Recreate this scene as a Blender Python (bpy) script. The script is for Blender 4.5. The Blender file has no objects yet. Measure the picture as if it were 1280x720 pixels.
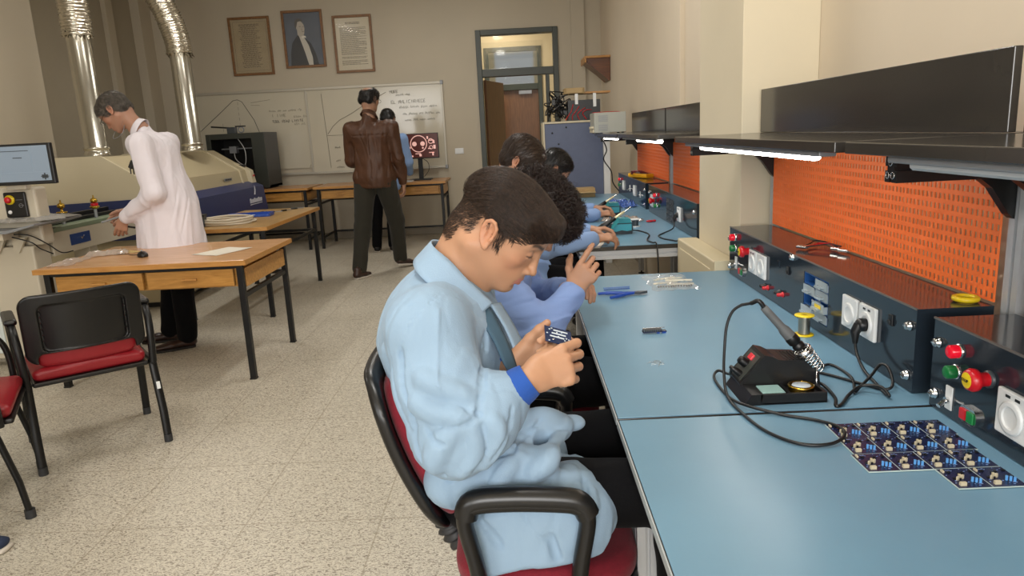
import bpy, bmesh, math, random
import numpy as np
from mathutils import Vector, Matrix, Quaternion
PI=math.pi
C=bpy.context.scene.collection
rnd=random.Random(7)
def V(*a): return Vector(a)
# ------------------------------------------------------------ materials
def lin(h):
    if isinstance(h,str):
        h=h.lstrip('#'); c=[int(h[i:i+2],16)/255 for i in (0,2,4)]
    else: c=[x/255 for x in h]
    return tuple(x/12.92 if x<=.04045 else ((x+.055)/1.055)**2.4 for x in c)+(1,)
MATS={}
def mat(name,col,rough=.5,metal=0,spec=.5,noise=0,nscale=20,bump=0,bscale=60,coat=0,sheen=0,sss=0,alpha=1,emit=None,estr=0,trans=0,stretch=None,col2=None,attr=None,ior=None):
    if name in MATS: return MATS[name]
    m=bpy.data.materials.new(name); m.use_nodes=True; MATS[name]=m
    nt=m.node_tree; b=nt.nodes['Principled BSDF']
    b.inputs['Base Color'].default_value=lin(col); b.inputs['Roughness'].default_value=rough
    b.inputs['Metallic'].default_value=metal; b.inputs['Specular IOR Level'].default_value=spec
    if coat: b.inputs['Coat Weight'].default_value=coat; b.inputs['Coat Roughness'].default_value=.08
    if sheen: b.inputs['Sheen Weight'].default_value=sheen
    if sss:
        b.inputs['Subsurface Weight'].default_value=sss; b.inputs['Subsurface Radius'].default_value=(.012,.005,.003); b.inputs['Subsurface Scale'].default_value=.6
    if alpha<1: b.inputs['Alpha'].default_value=alpha
    if trans: b.inputs['Transmission Weight'].default_value=trans
    if ior: b.inputs['IOR'].default_value=ior
    if emit: b.inputs['Emission Color'].default_value=lin(emit); b.inputs['Emission Strength'].default_value=estr
    N=nt.nodes; L=nt.links
    tc=N.new('ShaderNodeTexCoord'); mp=N.new('ShaderNodeMapping'); L.new(tc.outputs['Object'],mp.inputs[0])
    if stretch: mp.inputs['Scale'].default_value=stretch
    if noise:
        t=N.new('ShaderNodeTexNoise'); t.inputs['Scale'].default_value=nscale; t.inputs['Detail'].default_value=4
        L.new(mp.outputs[0],t.inputs['Vector'])
        r=N.new('ShaderNodeMapRange'); r.inputs[1].default_value=.3; r.inputs[2].default_value=.7
        L.new(t.outputs['Fac'],r.inputs[0])
        mx=N.new('ShaderNodeMix'); mx.data_type='RGBA'
        c=lin(col)
        if col2: mx.inputs['A'].default_value=c; mx.inputs['B'].default_value=lin(col2)
        else:
            mx.inputs['A'].default_value=tuple(max(0,x*(1-noise)) for x in c[:3])+(1,)
            mx.inputs['B'].default_value=tuple(min(1,x*(1+noise)) for x in c[:3])+(1,)
        L.new(r.outputs[0],mx.inputs['Factor']); L.new(mx.outputs['Result'],b.inputs['Base Color'])
    if attr:
        a=N.new('ShaderNodeAttribute'); a.attribute_name=attr
        L.new(a.outputs['Color'],b.inputs['Base Color'])
    if bump:
        t2=N.new('ShaderNodeTexNoise'); t2.inputs['Scale'].default_value=bscale; t2.inputs['Detail'].default_value=5
        L.new(mp.outputs[0],t2.inputs['Vector'])
        bp=N.new('ShaderNodeBump'); bp.inputs['Strength'].default_value=bump; bp.inputs['Distance'].default_value=.002
        L.new(t2.outputs['Fac'],bp.inputs['Height']); L.new(bp.outputs[0],b.inputs['Normal'])
    return m
# ------------------------------------------------------------ mesh builder
def frame(d):
    d=d.normalized(); u=Vector((0,0,1)) if abs(d.z)<.9 else Vector((1,0,0))
    a=d.cross(u).normalized(); return a,a.cross(d).normalized()*-1
class MB:
    def __init__(s): s.v=[];s.f=[];s.mi=[];s.m=0;s.mats=[];s.sm=[]
    def mat(s,m):
        if m not in s.mats: s.mats.append(m)
        s.m=s.mats.index(m); return s
    def add(s,vs,fs,smooth=False):
        o=len(s.v); s.v+=[tuple(v) for v in vs]
        for f in fs: s.f.append(tuple(i+o for i in f)); s.mi.append(s.m); s.sm.append(smooth)
        return s
    def box(s,c,d,R=None,bev=0):
        hx,hy,hz=d[0]/2,d[1]/2,d[2]/2; c=Vector(c)
        if bev:
            bm=bmesh.new(); bmesh.ops.create_cube(bm,size=1)
            for v in bm.verts: v.co=Vector((v.co.x*d[0],v.co.y*d[1],v.co.z*d[2]))
            bmesh.ops.bevel(bm,geom=bm.edges[:],offset=min(bev,.49*min(d)),segments=2,affect='EDGES',profile=.5)
            vs=[v.co.copy() for v in bm.verts]; fs=[[v.index for v in f.verts] for f in bm.faces]; bm.free()
        else:
            vs=[Vector((x,y,z)) for x in(-hx,hx) for y in(-hy,hy) for z in(-hz,hz)]
            fs=[(0,1,3,2),(4,6,7,5),(0,4,5,1),(2,3,7,6),(0,2,6,4),(1,5,7,3)]
        if R is not None: vs=[R@v for v in vs]
        return s.add([v+c for v in vs],fs)
    def b2(s,x0,x1,y0,y1,z0,z1,bev=0): return s.box(((x0+x1)/2,(y0+y1)/2,(z0+z1)/2),(abs(x1-x0),abs(y1-y0),abs(z1-z0)),None,bev)
    def cyl(s,a,b,r,r2=None,seg=16,cap=True):
        a=Vector(a);b=Vector(b); r2=r if r2 is None else r2
        u,w=frame(b-a); vs=[];fs=[]
        for k in range(seg):
            t=2*PI*k/seg; d=u*math.cos(t)+w*math.sin(t); vs+=[a+d*r,b+d*r2]
        for k in range(seg):
            j=(k+1)%seg; fs.append((2*k,2*k+1,2*j+1,2*j))
        s.add(vs,fs,True)
        if cap:
            o=[vs[2*k] for k in range(seg)]; p=[vs[2*k+1] for k in range(seg)]
            if r>1e-5: s.add(o,[tuple(range(seg))])
            if r2>1e-5: s.add(p,[tuple(range(seg))[::-1]])
        return s
    def tube(s,pts,r,seg=8,closed=False,flat=1.0,cap=True):
        P=[Vector(p) for p in pts]; n=len(P); rs=r if isinstance(r,(list,tuple)) else [r]*n
        T=[]
        for i in range(n):
            a=P[(i-1)%n] if (closed or i>0) else P[0]; b=P[(i+1)%n] if (closed or i<n-1) else P[-1]
            d=(b-a); T.append(d.normalized() if d.length>1e-9 else Vector((0,0,1)))
        u,_=frame(T[0]); vs=[];fs=[]
        for i in range(n):
            if i>0:
                q=T[i-1].rotation_difference(T[i]); u=q@u
            u=(u-T[i]*u.dot(T[i])).normalized(); w=T[i].cross(u)
            for k in range(seg):
                t=2*PI*k/seg; vs.append(P[i]+(u*math.cos(t)+w*math.sin(t)*flat)*rs[i])
        m=n if closed else n-1
        for i in range(m):
            for k in range(seg):
                j=(k+1)%seg; i2=(i+1)%n
                fs.append((i*seg+k,i*seg+j,i2*seg+j,i2*seg+k))
        s.add(vs,fs,True)
        if not closed and cap:
            s.add(vs[:seg],[tuple(range(seg))[::-1]]); s.add(vs[-seg:],[tuple(range(seg))])
        return s
    def lathe(s,prof,o=(0,0,0),d=(0,0,1),seg=24):
        d=Vector(d).normalized(); u,w=frame(d); o=Vector(o); vs=[];fs=[]; n=len(prof)
        for k in range(seg):
            t=2*PI*k/seg; e=u*math.cos(t)+w*math.sin(t)
            for (r,h) in prof: vs.append(o+e*max(r,1e-5)+d*h)
        for k in range(seg):
            j=(k+1)%seg
            for i in range(n-1): fs.append((k*n+i,j*n+i,j*n+i+1,k*n+i+1))
        return s.add(vs,fs,True)
    def prism(s,poly,a,ax,ay,az,L):
        # poly in (ax,ay) plane at origin a, extruded along az by L
        a=Vector(a);ax=Vector(ax);ay=Vector(ay);az=Vector(az); n=len(poly)
        vs=[a+ax*p[0]+ay*p[1] for p in poly]; vs+=[v+az*L for v in vs]
        fs=[tuple(range(n))[::-1],tuple(range(n,2*n))]+[(i,(i+1)%n,(i+1)%n+n,i+n) for i in range(n)]
        return s.add(vs,fs)
    def ell(s,c,r,R=None,seg=16,rings=10):
        c=Vector(c); vs=[];fs=[]
        for i in range(rings+1):
            ph=PI*i/rings
            for k in range(seg):
                t=2*PI*k/seg; v=Vector((r[0]*math.sin(ph)*math.cos(t),r[1]*math.sin(ph)*math.sin(t),r[2]*math.cos(ph)))
                if R is not None: v=R@v
                vs.append(c+v)
        for i in range(rings):
            for k in range(seg):
                j=(k+1)%seg; fs.append((i*seg+k,(i+1)*seg+k,(i+1)*seg+j,i*seg+j))
        return s.add(vs,fs,True)
    def torus(s,c,R,r,d=(0,0,1),seg=24,rs=8):
        c=Vector(c);u,w=frame(Vector(d))
        return s.tube([c+(u*math.cos(2*PI*k/seg)+w*math.sin(2*PI*k/seg))*R for k in range(seg)],r,rs,True)
    def mesh(s,name):
        me=bpy.data.meshes.new(name); me.from_pydata(s.v,[],s.f)
        for m in s.mats: me.materials.append(m)
        me.polygons.foreach_set('material_index',s.mi); me.polygons.foreach_set('use_smooth',s.sm)
        bm=bmesh.new(); bm.from_mesh(me); bmesh.ops.recalc_face_normals(bm,faces=bm.faces); bm.to_mesh(me); bm.free()
        me.update(); return me
def bez(pts,n=10):
    """Catmull-Rom through pts"""
    P=[Vector(p) for p in pts]; out=[]
    for i in range(len(P)-1):
        p0=P[max(i-1,0)];p1=P[i];p2=P[i+1];p3=P[min(i+2,len(P)-1)]
        for k in range(n):
            t=k/n; out.append(.5*((2*p1)+(p2-p0)*t+(2*p0-5*p1+4*p2-p3)*t*t+(3*p1-p0-3*p2+p3)*t**3))
    out.append(P[-1]); return out
# ------------------------------------------------------------ things
def tag(o,label=None,cat=None,group=None,kind=None):
    if label: o['label']=label
    if cat: o['category']=cat
    if group: o['group']=group
    if kind: o['kind']=kind
    return o
def thing(name,label,cat,loc=(0,0,0),rz=0,group=None):
    o=bpy.data.objects.new(name,None); C.objects.link(o); o.empty_display_size=.05
    o.location=loc; o.rotation_euler=(0,0,rz); return tag(o,label,cat,group)
def wm(o):
    m=Matrix.Translation(o.location)@o.rotation_euler.to_matrix().to_4x4()
    return wm(o.parent)@m if o.parent else m
def part(name,mb,parent=None,m=None,world=False,label=None):
    if isinstance(mb,MB):
        if m is not None and not mb.mats: mb.mats=[m]
        me=mb.mesh(name)
    else:
        me=mb
        if m is not None and not len(me.materials): me.materials.append(m)
    if world and parent: me.transform(wm(parent).inverted())
    o=bpy.data.objects.new(name,me); C.objects.link(o)
    if parent: o.parent=parent
    if label: o['label']=label
    return o
def single(name,mb,m,label,cat,group=None,loc=None,rz=0):
    o=part(name,mb,None,m)
    if loc is not None: o.location=loc
    o.rotation_euler=(0,0,rz)
    return tag(o,label,cat,group)
def struct(name,mb,m=None,parent=None):
    o=part(name,mb,parent,m)
    if not parent: o['kind']='structure'
    return o
KIDS={}
def copy_tree(o,loc=None,rz=None,label=None,group=None):
    def rec(x,par):
        c=x.copy(); C.objects.link(c)
        if par: c.parent=par
        for ch in [q for q in C.objects if q.parent==x]: rec(ch,c)
        return c
    c=rec(o,None)
    if loc is not None: c.location=loc
    if rz is not None: c.rotation_euler=(0,0,rz)
    if label: c['label']=label
    if group: c['group']=group
    return c
def text(name,s,size,loc,R,m,parent=None,depth=.0004):
    cu=bpy.data.curves.new(name,'FONT'); cu.body=s; cu.size=size; cu.extrude=depth; cu.align_x='CENTER'; cu.align_y='CENTER'
    cu.materials.append(m); o=bpy.data.objects.new(name,cu); 
    dg=bpy.context.evaluated_depsgraph_get()
    C.objects.link(o); bpy.context.view_layer.update()
    me=bpy.data.meshes.new_from_object(o.evaluated_get(bpy.context.evaluated_depsgraph_get()))
    bpy.data.objects.remove(o); bpy.data.curves.remove(cu)
    me.transform(Matrix.Translation(Vector(loc))@R.to_4x4())
    return part(name,me,parent,m,world=bool(parent))
R_BACK=Matrix(((1,0,0),(0,0,-1),(0,1,0)))       # text plane facing -Y (towards the viewer)
R_LEFT=Matrix(((0,0,-1),(-1,0,0),(0,1,0)))      # text plane facing -X
# ------------------------------------------------------------ camera
cam=bpy.data.cameras.new('camera'); camo=bpy.data.objects.new('camera',cam); C.objects.link(camo)
cam.sensor_width=36; cam.lens=900/1280*36; cam.clip_start=.02; cam.clip_end=100
Xc=V(0.99875932,-0.04723083,-0.01578201);Yc=V(0.00542949,-0.21175023,0.97730873);Zc=V(-0.04950095,-0.97618189,-0.21123107)
# rows = world axes in camera (x right, y down, z forward)
R=Matrix(((Xc.x,-Xc.y,-Xc.z),(Yc.x,-Yc.y,-Yc.z),(Zc.x,-Zc.y,-Zc.z)))
camo.matrix_world=Matrix.Translation((0,0,1.36))@R.to_4x4()
bpy.context.scene.camera=camo
sc=bpy.context.scene
sc.view_settings.view_transform='Standard'; sc.view_settings.look='None'; sc.view_settings.gamma=1; sc.view_settings.use_curve_mapping=False
sc.view_settings.exposure=0.0
# ------------------------------------------------------------ shared materials
M_alu=mat('aluminium','#c2c5c8',.4,.35)
M_blk=mat('black_plastic','#121213',.38,noise=.15,nscale=40)
M_blkm=mat('black_metal','#0e0e0f',.42,.2)
M_white=mat('white_plastic','#e4e6e6',.35)
M_mat=mat('bench_mat','#6d94ac',.33,spec=.5,noise=.06,nscale=3,bump=.05,bscale=250)
M_navy=mat('box_laminate','#262f38',.12,spec=.6,noise=.08,nscale=5)
M_dark=mat('shelf_laminate','#35322f',.16,spec=.6,noise=.08,nscale=4)
M_orange=mat('orange_powder_coat','#fb7a38',.5)
M_chrome=mat('chrome','#d8d8d8',.15,1)
M_red=mat('red_plastic','#c01420',.3); M_green=mat('green_plastic','#147a3c',.3); M_yel=mat('yellow_plastic','#e6c81e',.35)
M_cord=mat('black_cord','#131314',.4)
M_grey=mat('grey_metal','#8f9296',.45,.3)
M_dg=mat('dark_grey_plastic','#3c4247',.4)
def woodmat(name,c1,c2,scale=1,stretch=(1,9,9),rough=.35):
    m=bpy.data.materials.new(name); m.use_nodes=True; nt=m.node_tree; N=nt.nodes; L=nt.links; b=N['Principled BSDF']
    b.inputs['Roughness'].default_value=rough
    tc=N.new('ShaderNodeTexCoord'); mp=N.new('ShaderNodeMapping'); mp.inputs['Scale'].default_value=stretch
    L.new(tc.outputs['Object'],mp.inputs[0])
    t=N.new('ShaderNodeTexNoise'); t.inputs['Scale'].default_value=4*scale; t.inputs['Detail'].default_value=8; t.inputs['Distortion'].default_value=.6
    L.new(mp.outputs[0],t.inputs['Vector'])
    r=N.new('ShaderNodeValToRGB'); r.color_ramp.elements[0].position=.3; r.color_ramp.elements[1].position=.7
    r.color_ramp.elements[0].color=lin(c1); r.color_ramp.elements[1].color=lin(c2)
    L.new(t.outputs['Fac'],r.inputs[0]); L.new(r.outputs[0],b.inputs['Base Color'])
    return m
M_desk=woodmat('pale_beech_laminate','#b98a5c','#cfa074',1,(1,6,6),.25)
M_drawer=woodmat('varnished_pine','#a87637','#c9954e',2,(1,8,8),.35)
M_edge=woodmat('beech_edge','#b07a3c','#c4904e',2,(1,8,8),.35)
# ------------------------------------------------------------ room
WX0,WX1,WY0,WY1,WZ=-4.95,1.2,-3.2,10.2,3.45
def floormat():
    m=bpy.data.materials.new('terrazzo_tiles'); m.use_nodes=True; nt=m.node_tree; N=nt.nodes; L=nt.links; b=N['Principled BSDF']
    b.inputs['Roughness'].default_value=.42
    tc=N.new('ShaderNodeTexCoord')
    def chips(scale,lo,hi,rot,seed):
        mp=N.new('ShaderNodeMapping'); mp.inputs['Scale'].default_value=(1,2.3,1); mp.inputs['Rotation'].default_value=(0,0,rot); mp.inputs['Location'].default_value=(seed,seed,0)
        L.new(tc.outputs['Object'],mp.inputs[0])
        nz=N.new('ShaderNodeTexNoise'); nz.inputs['Scale'].default_value=30; nz.inputs['Detail'].default_value=2
        L.new(mp.outputs[0],nz.inputs['Vector'])
        ad=N.new('ShaderNodeVectorMath'); ad.operation='MULTIPLY_ADD'; L.new(nz.outputs['Color'],ad.inputs[0]); ad.inputs[1].default_value=(.05,.05,.05); L.new(mp.outputs[0],ad.inputs[2])
        v=N.new('ShaderNodeTexNoise'); v.inputs['Scale'].default_value=scale; v.inputs['Detail'].default_value=1.0; v.inputs['Roughness'].default_value=.3
        L.new(ad.outputs[0],v.inputs['Vector'])
        r=N.new('ShaderNodeMapRange'); r.inputs[1].default_value=lo; r.inputs[2].default_value=hi
        L.new(v.outputs['Fac'],r.inputs[0]); return r.outputs[0]
    base=N.new('ShaderNodeTexNoise'); base.inputs['Scale'].default_value=1.3; base.inputs['Detail'].default_value=4; L.new(tc.outputs['Object'],base.inputs['Vector'])
    r0=N.new('ShaderNodeValToRGB'); r0.color_ramp.elements[0].color=lin('#bdb6a5'); r0.color_ramp.elements[1].color=lin('#d6cfbf')
    L.new(base.outputs['Fac'],r0.inputs[0])
    col=r0.outputs[0]
    for (sc_,lo,hi,rot,sd,cc,st) in ((95,.60,.635,.5,3,'#6b6052',.85),(110,.605,.64,-.7,9,'#746858',.8),(80,.62,.66,1.4,17,'#e6dfcf',.5),(150,.60,.64,.1,31,'#857a6a',.6)):
        f=chips(sc_,lo,hi,rot,sd)
        mu=N.new('ShaderNodeMath'); mu.operation='MULTIPLY'; mu.inputs[1].default_value=st; L.new(f,mu.inputs[0])
        mx=N.new('ShaderNodeMix'); mx.data_type='RGBA'; L.new(mu.outputs[0],mx.inputs['Factor']); L.new(col,mx.inputs['A']); mx.inputs['B'].default_value=lin(cc)
        col=mx.outputs['Result']
    # joints
    mp=N.new('ShaderNodeMapping'); mp.inputs['Location'].default_value=(.06,.1,0); L.new(tc.outputs['Object'],mp.inputs[0])
    br=N.new('ShaderNodeTexBrick'); br.offset=0; br.inputs['Scale'].default_value=1; br.inputs['Brick Width'].default_value=.5; br.inputs['Row Height'].default_value=.5
    br.inputs['Mortar Size'].default_value=.0035; br.inputs['Mortar Smooth'].default_value=.3
    L.new(mp.outputs[0],br.inputs['Vector'])
    mu=N.new('ShaderNodeMath'); mu.operation='MULTIPLY'; mu.inputs[1].default_value=.55; L.new(br.outputs['Fac'],mu.inputs[0])
    mx=N.new('ShaderNodeMix'); mx.data_type='RGBA'; L.new(mu.outputs[0],mx.inputs['Factor']); L.new(col,mx.inputs['A']); mx.inputs['B'].default_value=lin('#8f836f')
    L.new(mx.outputs['Result'],b.inputs['Base Color'])
    return m
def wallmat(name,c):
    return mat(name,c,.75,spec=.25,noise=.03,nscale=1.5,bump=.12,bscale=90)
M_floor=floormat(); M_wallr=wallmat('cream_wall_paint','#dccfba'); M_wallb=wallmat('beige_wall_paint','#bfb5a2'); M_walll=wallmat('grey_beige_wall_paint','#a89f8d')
M_ceil=mat('ceiling_paint','#d8d2c4',.9)
M_frame=mat('dark_green_metal_frame','#34392f',.4)
struct('floor',MB().b2(WX0-.2,WX1+.2,WY0-.2,13.5,-.1,0),M_floor)
struct('ceiling',MB().b2(WX0-.2,WX1+.2,WY0-.2,WY1+.2,WZ,WZ+.1),M_ceil)
# back wall with the door opening (x -.5..0.6, z 0..2.72)
DX0,DX1,DZ=-.49,.62,2.72
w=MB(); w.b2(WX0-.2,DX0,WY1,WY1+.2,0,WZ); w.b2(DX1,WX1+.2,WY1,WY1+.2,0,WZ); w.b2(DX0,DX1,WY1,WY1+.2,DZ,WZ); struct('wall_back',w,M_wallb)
# right wall: shallow pilaster and the deep pillar between the benches
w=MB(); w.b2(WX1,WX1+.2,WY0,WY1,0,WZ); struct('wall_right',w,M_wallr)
M_pil=wallmat('pillar_paint','#d8cdb4')
struct('trim_1',MB().b2(.9,WX1,2.95,3.62,0,WZ,.004),M_pil)
struct('trim_2',MB().b2(WX1-.035,WX1,5.25,6.9,0,WZ,.003),M_wallr)
struct('trim_3',MB().b2(.8,.98,WY1-.05,WY1,0,WZ,.003),M_wallb)
# left wall with pilasters
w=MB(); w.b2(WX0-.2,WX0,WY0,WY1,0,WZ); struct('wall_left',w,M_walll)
struct('trim_4',MB().b2(WX0,WX0+.32,6.2,7.35,0,WZ,.004),M_wallb)
for i,(y0,y1,d) in enumerate(((8.55,8.72,.06),(9.2,9.36,.06),(9.9,10.2,.12))):
    struct('trim_%d'%(5+i),MB().b2(WX0,WX0+d,y0,y1,0,WZ,.004),M_wallb)
# wall behind the camera with two wide window openings
w=MB(); w.b2(WX0-.2,WX1+.2,WY0-.2,WY0,0,.95); w.b2(WX0-.2,WX1+.2,WY0-.2,WY0,2.9,WZ)
for a,b_ in ((WX0-.2,-4.4),(-2.1,-1.5),(.9,WX1+.2)): w.b2(a,b_,WY0-.2,WY0,.95,2.9)
struct('wall_front',w,M_wallr)
for i,(a,b_) in enumerate(((-4.4,-2.1),(-1.5,.9))):
    f=MB()
    for x in (a+.03,(a+b_)/2,b_-.03): f.b2(x-.03,x+.03,WY0-.13,WY0-.07,.95,2.9)
    for z in (.98,2.2,2.87): f.b2(a,b_,WY0-.12,WY0-.08,z-.03,z+.03)
    struct('window_%d'%(i+1),f,M_white)
M_base=mat('baseboard_paint','#8d8474',.5)
struct('baseboard_back',MB().b2(WX0,DX0-.05,WY1-.025,WY1,0,.09,.003),M_base)
struct('baseboard_right',MB().b2(WX1-.02,WX1,3.63,WY1,0,.09,.003),M_base)
struct('baseboard_left',MB().b2(WX0,WX0+.02,WY0,8.5,0,.09,.003),M_base)
# corridor beyond the door
M_cor=wallmat('corridor_paint','#c2b18d')
w=MB(); w.b2(-2.2,-.48,12.6,12.8,0,3.3); w.b2(.48,2.4,12.6,12.8,0,3.3); w.b2(-.48,.48,12.6,12.8,2.75,3.3)
struct('wall_corridor_far',w,M_cor)
struct('wall_corridor_left',MB().b2(-2.2,-2.0,10.4,12.6,0,3.3),M_cor)
struct('wall_corridor_right',MB().b2(2.2,2.4,10.4,12.6,0,3.3),M_cor)
struct('ceiling_corridor',MB().b2(-2.2,2.4,10.4,12.8,3.3,3.4),M_cor)
M_glass=mat('clear_glass','#eef4f2',.03,trans=1,alpha=.18,ior=1.45)
M_door=woodmat('brown_door_veneer','#5e3f24','#765031',1.2,(9,9,1),.4)
def door(name,x0,x1,z1,zt,y,leaf=None):
    d=bpy.data.objects.new(name,None); C.objects.link(d); d['kind']='structure'; d.location=((x0+x1)/2,y,0)
    f=MB(); t=.07
    f.b2(x0,x0+t,y-.03,y+.13,0,z1,.004); f.b2(x1-t,x1,y-.03,y+.13,0,z1,.004)
    f.b2(x0+t,x1-t,y-.03,y+.13,z1-t,z1,.004); f.b2(x0+t,x1-t,y-.03,y+.13,zt-.05,zt+.05,.004)
    part('door_frame',f,d,M_frame,world=True)
    part('transom_glass',MB().b2(x0+t,x1-t,y+.04,y+.048,zt+.05,z1-t),d,M_glass,world=True)
    return d
d1=door('door_1',DX0,DX1,DZ,2.16,WY1)
part('side_post',MB().b2(.44,.49,WY1-.02,WY1+.12,0,2.11,.003),d1,M_frame,world=True)
part('side_glass',MB().b2(.49,DX1-.07,WY1+.04,WY1+.046,0.0,2.11),d1,M_glass,world=True)
# leaf swung outwards into the corridor
lf=thing('door_leaf','x','x',(-.40,WY1+.14,0),math.radians(74)); 
for k in ('label','category'): del lf[k]
lf['kind']='structure'; lf.name='door_3'
part('door_panel',MB().b2(0,.82,-.02,.02,.01,2.08,.003),lf,M_door)
part('door_handle',MB().b2(.70,.76,-.04,-.02,.95,1.13,.004).cyl((.73,-.03,1.07),(.73,-.075,1.07),.009).cyl((.73,-.07,1.07),(.62,-.07,1.07),.009),lf,M_chrome)
d2=door('door_2',-.48,.48,2.75,2.1,12.6)
part('door_panel',MB().b2(-.41,.41,12.63,12.68,.01,2.05,.003),d2,M_door,world=True)
part('door_closer',MB().b2(.08,.3,12.58,12.63,1.98,2.04,.004),d2,M_grey,world=True)
# the lit opening seen through the far transom: a corridor window
struct('wall_stair',MB().b2(-2,2.2,14.6,14.8,0,3.3),M_cor)
struct('window_3',MB().b2(-.35,.4,14.55,14.6,1.9,2.9).mat(mat('far_window_frame','#c8ccd0',.5)),None)
# ------------------------------------------------------------ workbench modules
def alu_poly(w,h):
    g=.2; d=.22; P=[]
    a=w/2;b=h/2;gw=min(w,h)*.1;gd=min(w,h)*.2
    return [(-a,-b),(-gw,-b),(-gw,-b+gd),(gw,-b+gd),(gw,-b),(a,-b),(a,-gw),(a-gd,-gw),(a-gd,gw),(a,gw),(a,b),(gw,b),(gw,b-gd),(-gw,b-gd),(-gw,b),(-a,b),(-a,gw),(-a+gd,gw),(-a+gd,-gw),(-a,-gw)]
def alu(mb,a,b,w=.045,h=.045,up=(0,0,1)):
    a=Vector(a);b=Vector(b);d=(b-a); L=d.length; d.normalize(); u=Vector(up)
    if abs(d.dot(u))>.9: u=Vector((0,1,0))
    s=d.cross(u).normalized(); return mb.prism(alu_poly(w,h),a,s,u,d,L)
def perf(mb,x,y0,y1,z0,z1,py=.018,pz=.024,hy=.0095,hz=.0135,t=.003):
    ny=int((y1-y0)/py); nz=int((z1-z0)/pz); py=(y1-y0)/ny; pz=(z1-z0)/nz
    ys=[];zs=[]
    for i in range(ny): ys+=[y0+i*py,y0+i*py+(py-hy)/2,y0+i*py+(py+hy)/2]
    ys.append(y1)
    for i in range(nz): zs+=[z0+i*pz,z0+i*pz+(pz-hz)/2,z0+i*pz+(pz+hz)/2]
    zs.append(z1)
    NY=len(ys);NZ=len(zs); vs=[(x+dx,y,z) for dx in (0,t) for y in ys for z in zs]
    I=lambda l,i,j:l*NY*NZ+i*NZ+j; fs=[]
    for i in range(NY-1):
        for j in range(NZ-1):
            hole=(i%3==1 and j%3==1)
            if not hole:
                fs.append((I(0,i,j),I(0,i+1,j),I(0,i+1,j+1),I(0,i,j+1))); fs.append((I(1,i,j),I(1,i,j+1),I(1,i+1,j+1),I(1,i+1,j)))
            else:
                c=[(i,j),(i+1,j),(i+1,j+1),(i,j+1)]
                for q in range(4):
                    a=c[q];b=c[(q+1)%4]; fs.append((I(0,*a),I(1,*a),I(1,*b),I(0,*b)))
    for i in range(NY-1):
        fs.append((I(0,i,0),I(1,i,0),I(1,i+1,0),I(0,i+1,0))); fs.append((I(0,i,NZ-1),I(0,i+1,NZ-1),I(1,i+1,NZ-1),I(1,i,NZ-1)))
    for j in range(NZ-1):
        fs.append((I(0,0,j),I(0,0,j+1),I(1,0,j+1),I(1,0,j))); fs.append((I(0,NY-1,j),I(1,NY-1,j),I(1,NY-1,j+1),I(0,NY-1,j+1)))
    return mb.add(vs,fs)
def make_bench(label,y0,y1,X,face,back,near_arm=False):
    """X front edge, face = instrument box front, back = rear plane"""
    t=thing('workbench',label,'workbench',((X+face)/2,(y0+y1)/2,0),0,'row of electronics workbenches')
    g=.004
    part('table_top',MB().b2(X,back+.06,y0+g,y1-g,.735,.757,.002),t,M_dark,world=True)
    part('bench_mat',MB().b2(X+.002,back+.055,y0+g+.001,y1-g-.001,.757,.76,.001),t,M_mat,world=True)
    part('edge_trim',MB().b2(X-.0025,X,y0+g,y1-g,.744,.7595),t,mat('grey_edge_trim','#a9b0b2',.4),world=True)
    fr=MB()
    for y in (y0+.04,y1-.04): alu(fr,(X+.06,y,.711),(back,y,.711))
    alu(fr,(X+.05,y0+.065,.711),(X+.05,y1-.065,.711)); alu(fr,(back-.02,y0+.065,.711),(back-.02,y1-.065,.711))
    part('frame',fr,t,M_alu,world=True)
    for y in (y0+.04,y1-.04):
        l=MB(); alu(l,(X+.05,y,.03),(X+.05,y,.688)); part('leg',l,t,M_alu,world=True)
        l=MB(); alu(l,(back+.03,y,.03),(back+.03,y,1.285)); part('rear_post',l,t,M_alu,world=True)
        for x in (X+.05,back+.03): part('foot',MB().lathe([(0,0),(.03,0),(.03,.008),(.008,.014),(.008,.03),(0,.03)],(x,y,0)),t,M_blk,world=True)
    pn=MB(); perf(pn,back,y0+.075,y1-.075,.955,1.272); part('perforated_panel',pn,t,M_orange,world=True)
    part('backing_rail',MB().b2(back+.01,back+.03,y0+.065,y1-.065,1.272,1.285),t,M_alu,world=True)
    # shelf
    sx=face-.206
    part('shelf_board',MB().b2(sx,back+.05,y0+.03,y1-.01,1.288,1.310,.002),t,M_dark,world=True)
    part('shelf_back_panel',MB().b2(back-.035,back-.017,y0+.03,y1-.01,1.311,1.475+(.012 if y0<0 else 0),.002),t,M_dark,world=True)
    for y in (y0+.055,y1-.06):
        if y<y0+.06 and not near_arm: arm=False
        else: arm=True
        b=MB(); poly=[(0,0),(-.17,0),(-.165,-.012),(-.10,-.045),(-.05,-.085),(-.012,-.14),(0,-.15)]
        b.prism([(x,z) for x,z in poly],(back+.005,y-.012,1.287),(1,0,0),(0,0,1),(0,1,0),.024)
        part('curved_bracket',b,t,M_blk,world=True)
        if not arm: continue
        a=MB(); alu(a,(sx+.045,y-.04,1.262),(back+.006,y-.04,1.262),.04,.05); part('support_arm',a,t,M_blkm,world=True)
        e=MB(); e.mat(M_chrome)
        pl=[(p[0]*.98,p[1]*.98) for p in alu_poly(.038,.048)]
        for (u,v) in ((-.009,-.012),(.009,-.012),(0,.011)): e.torus((sx+.044,y-.04+u,1.262+v),.006,.0012,(1,0,0),10,5)
        part('arm_end_profile',e,t,M_chrome,world=True)
    # lamp
    lm=MB(); yc=(y0+y1)/2
    lm.mat(M_grey); lm.b2(sx+.012,sx+.05,yc-.62,yc+.62,1.276,1.2875,.003)
    o=part('lamp_housing',lm,t,None,world=True)
    return t,sx
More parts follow.
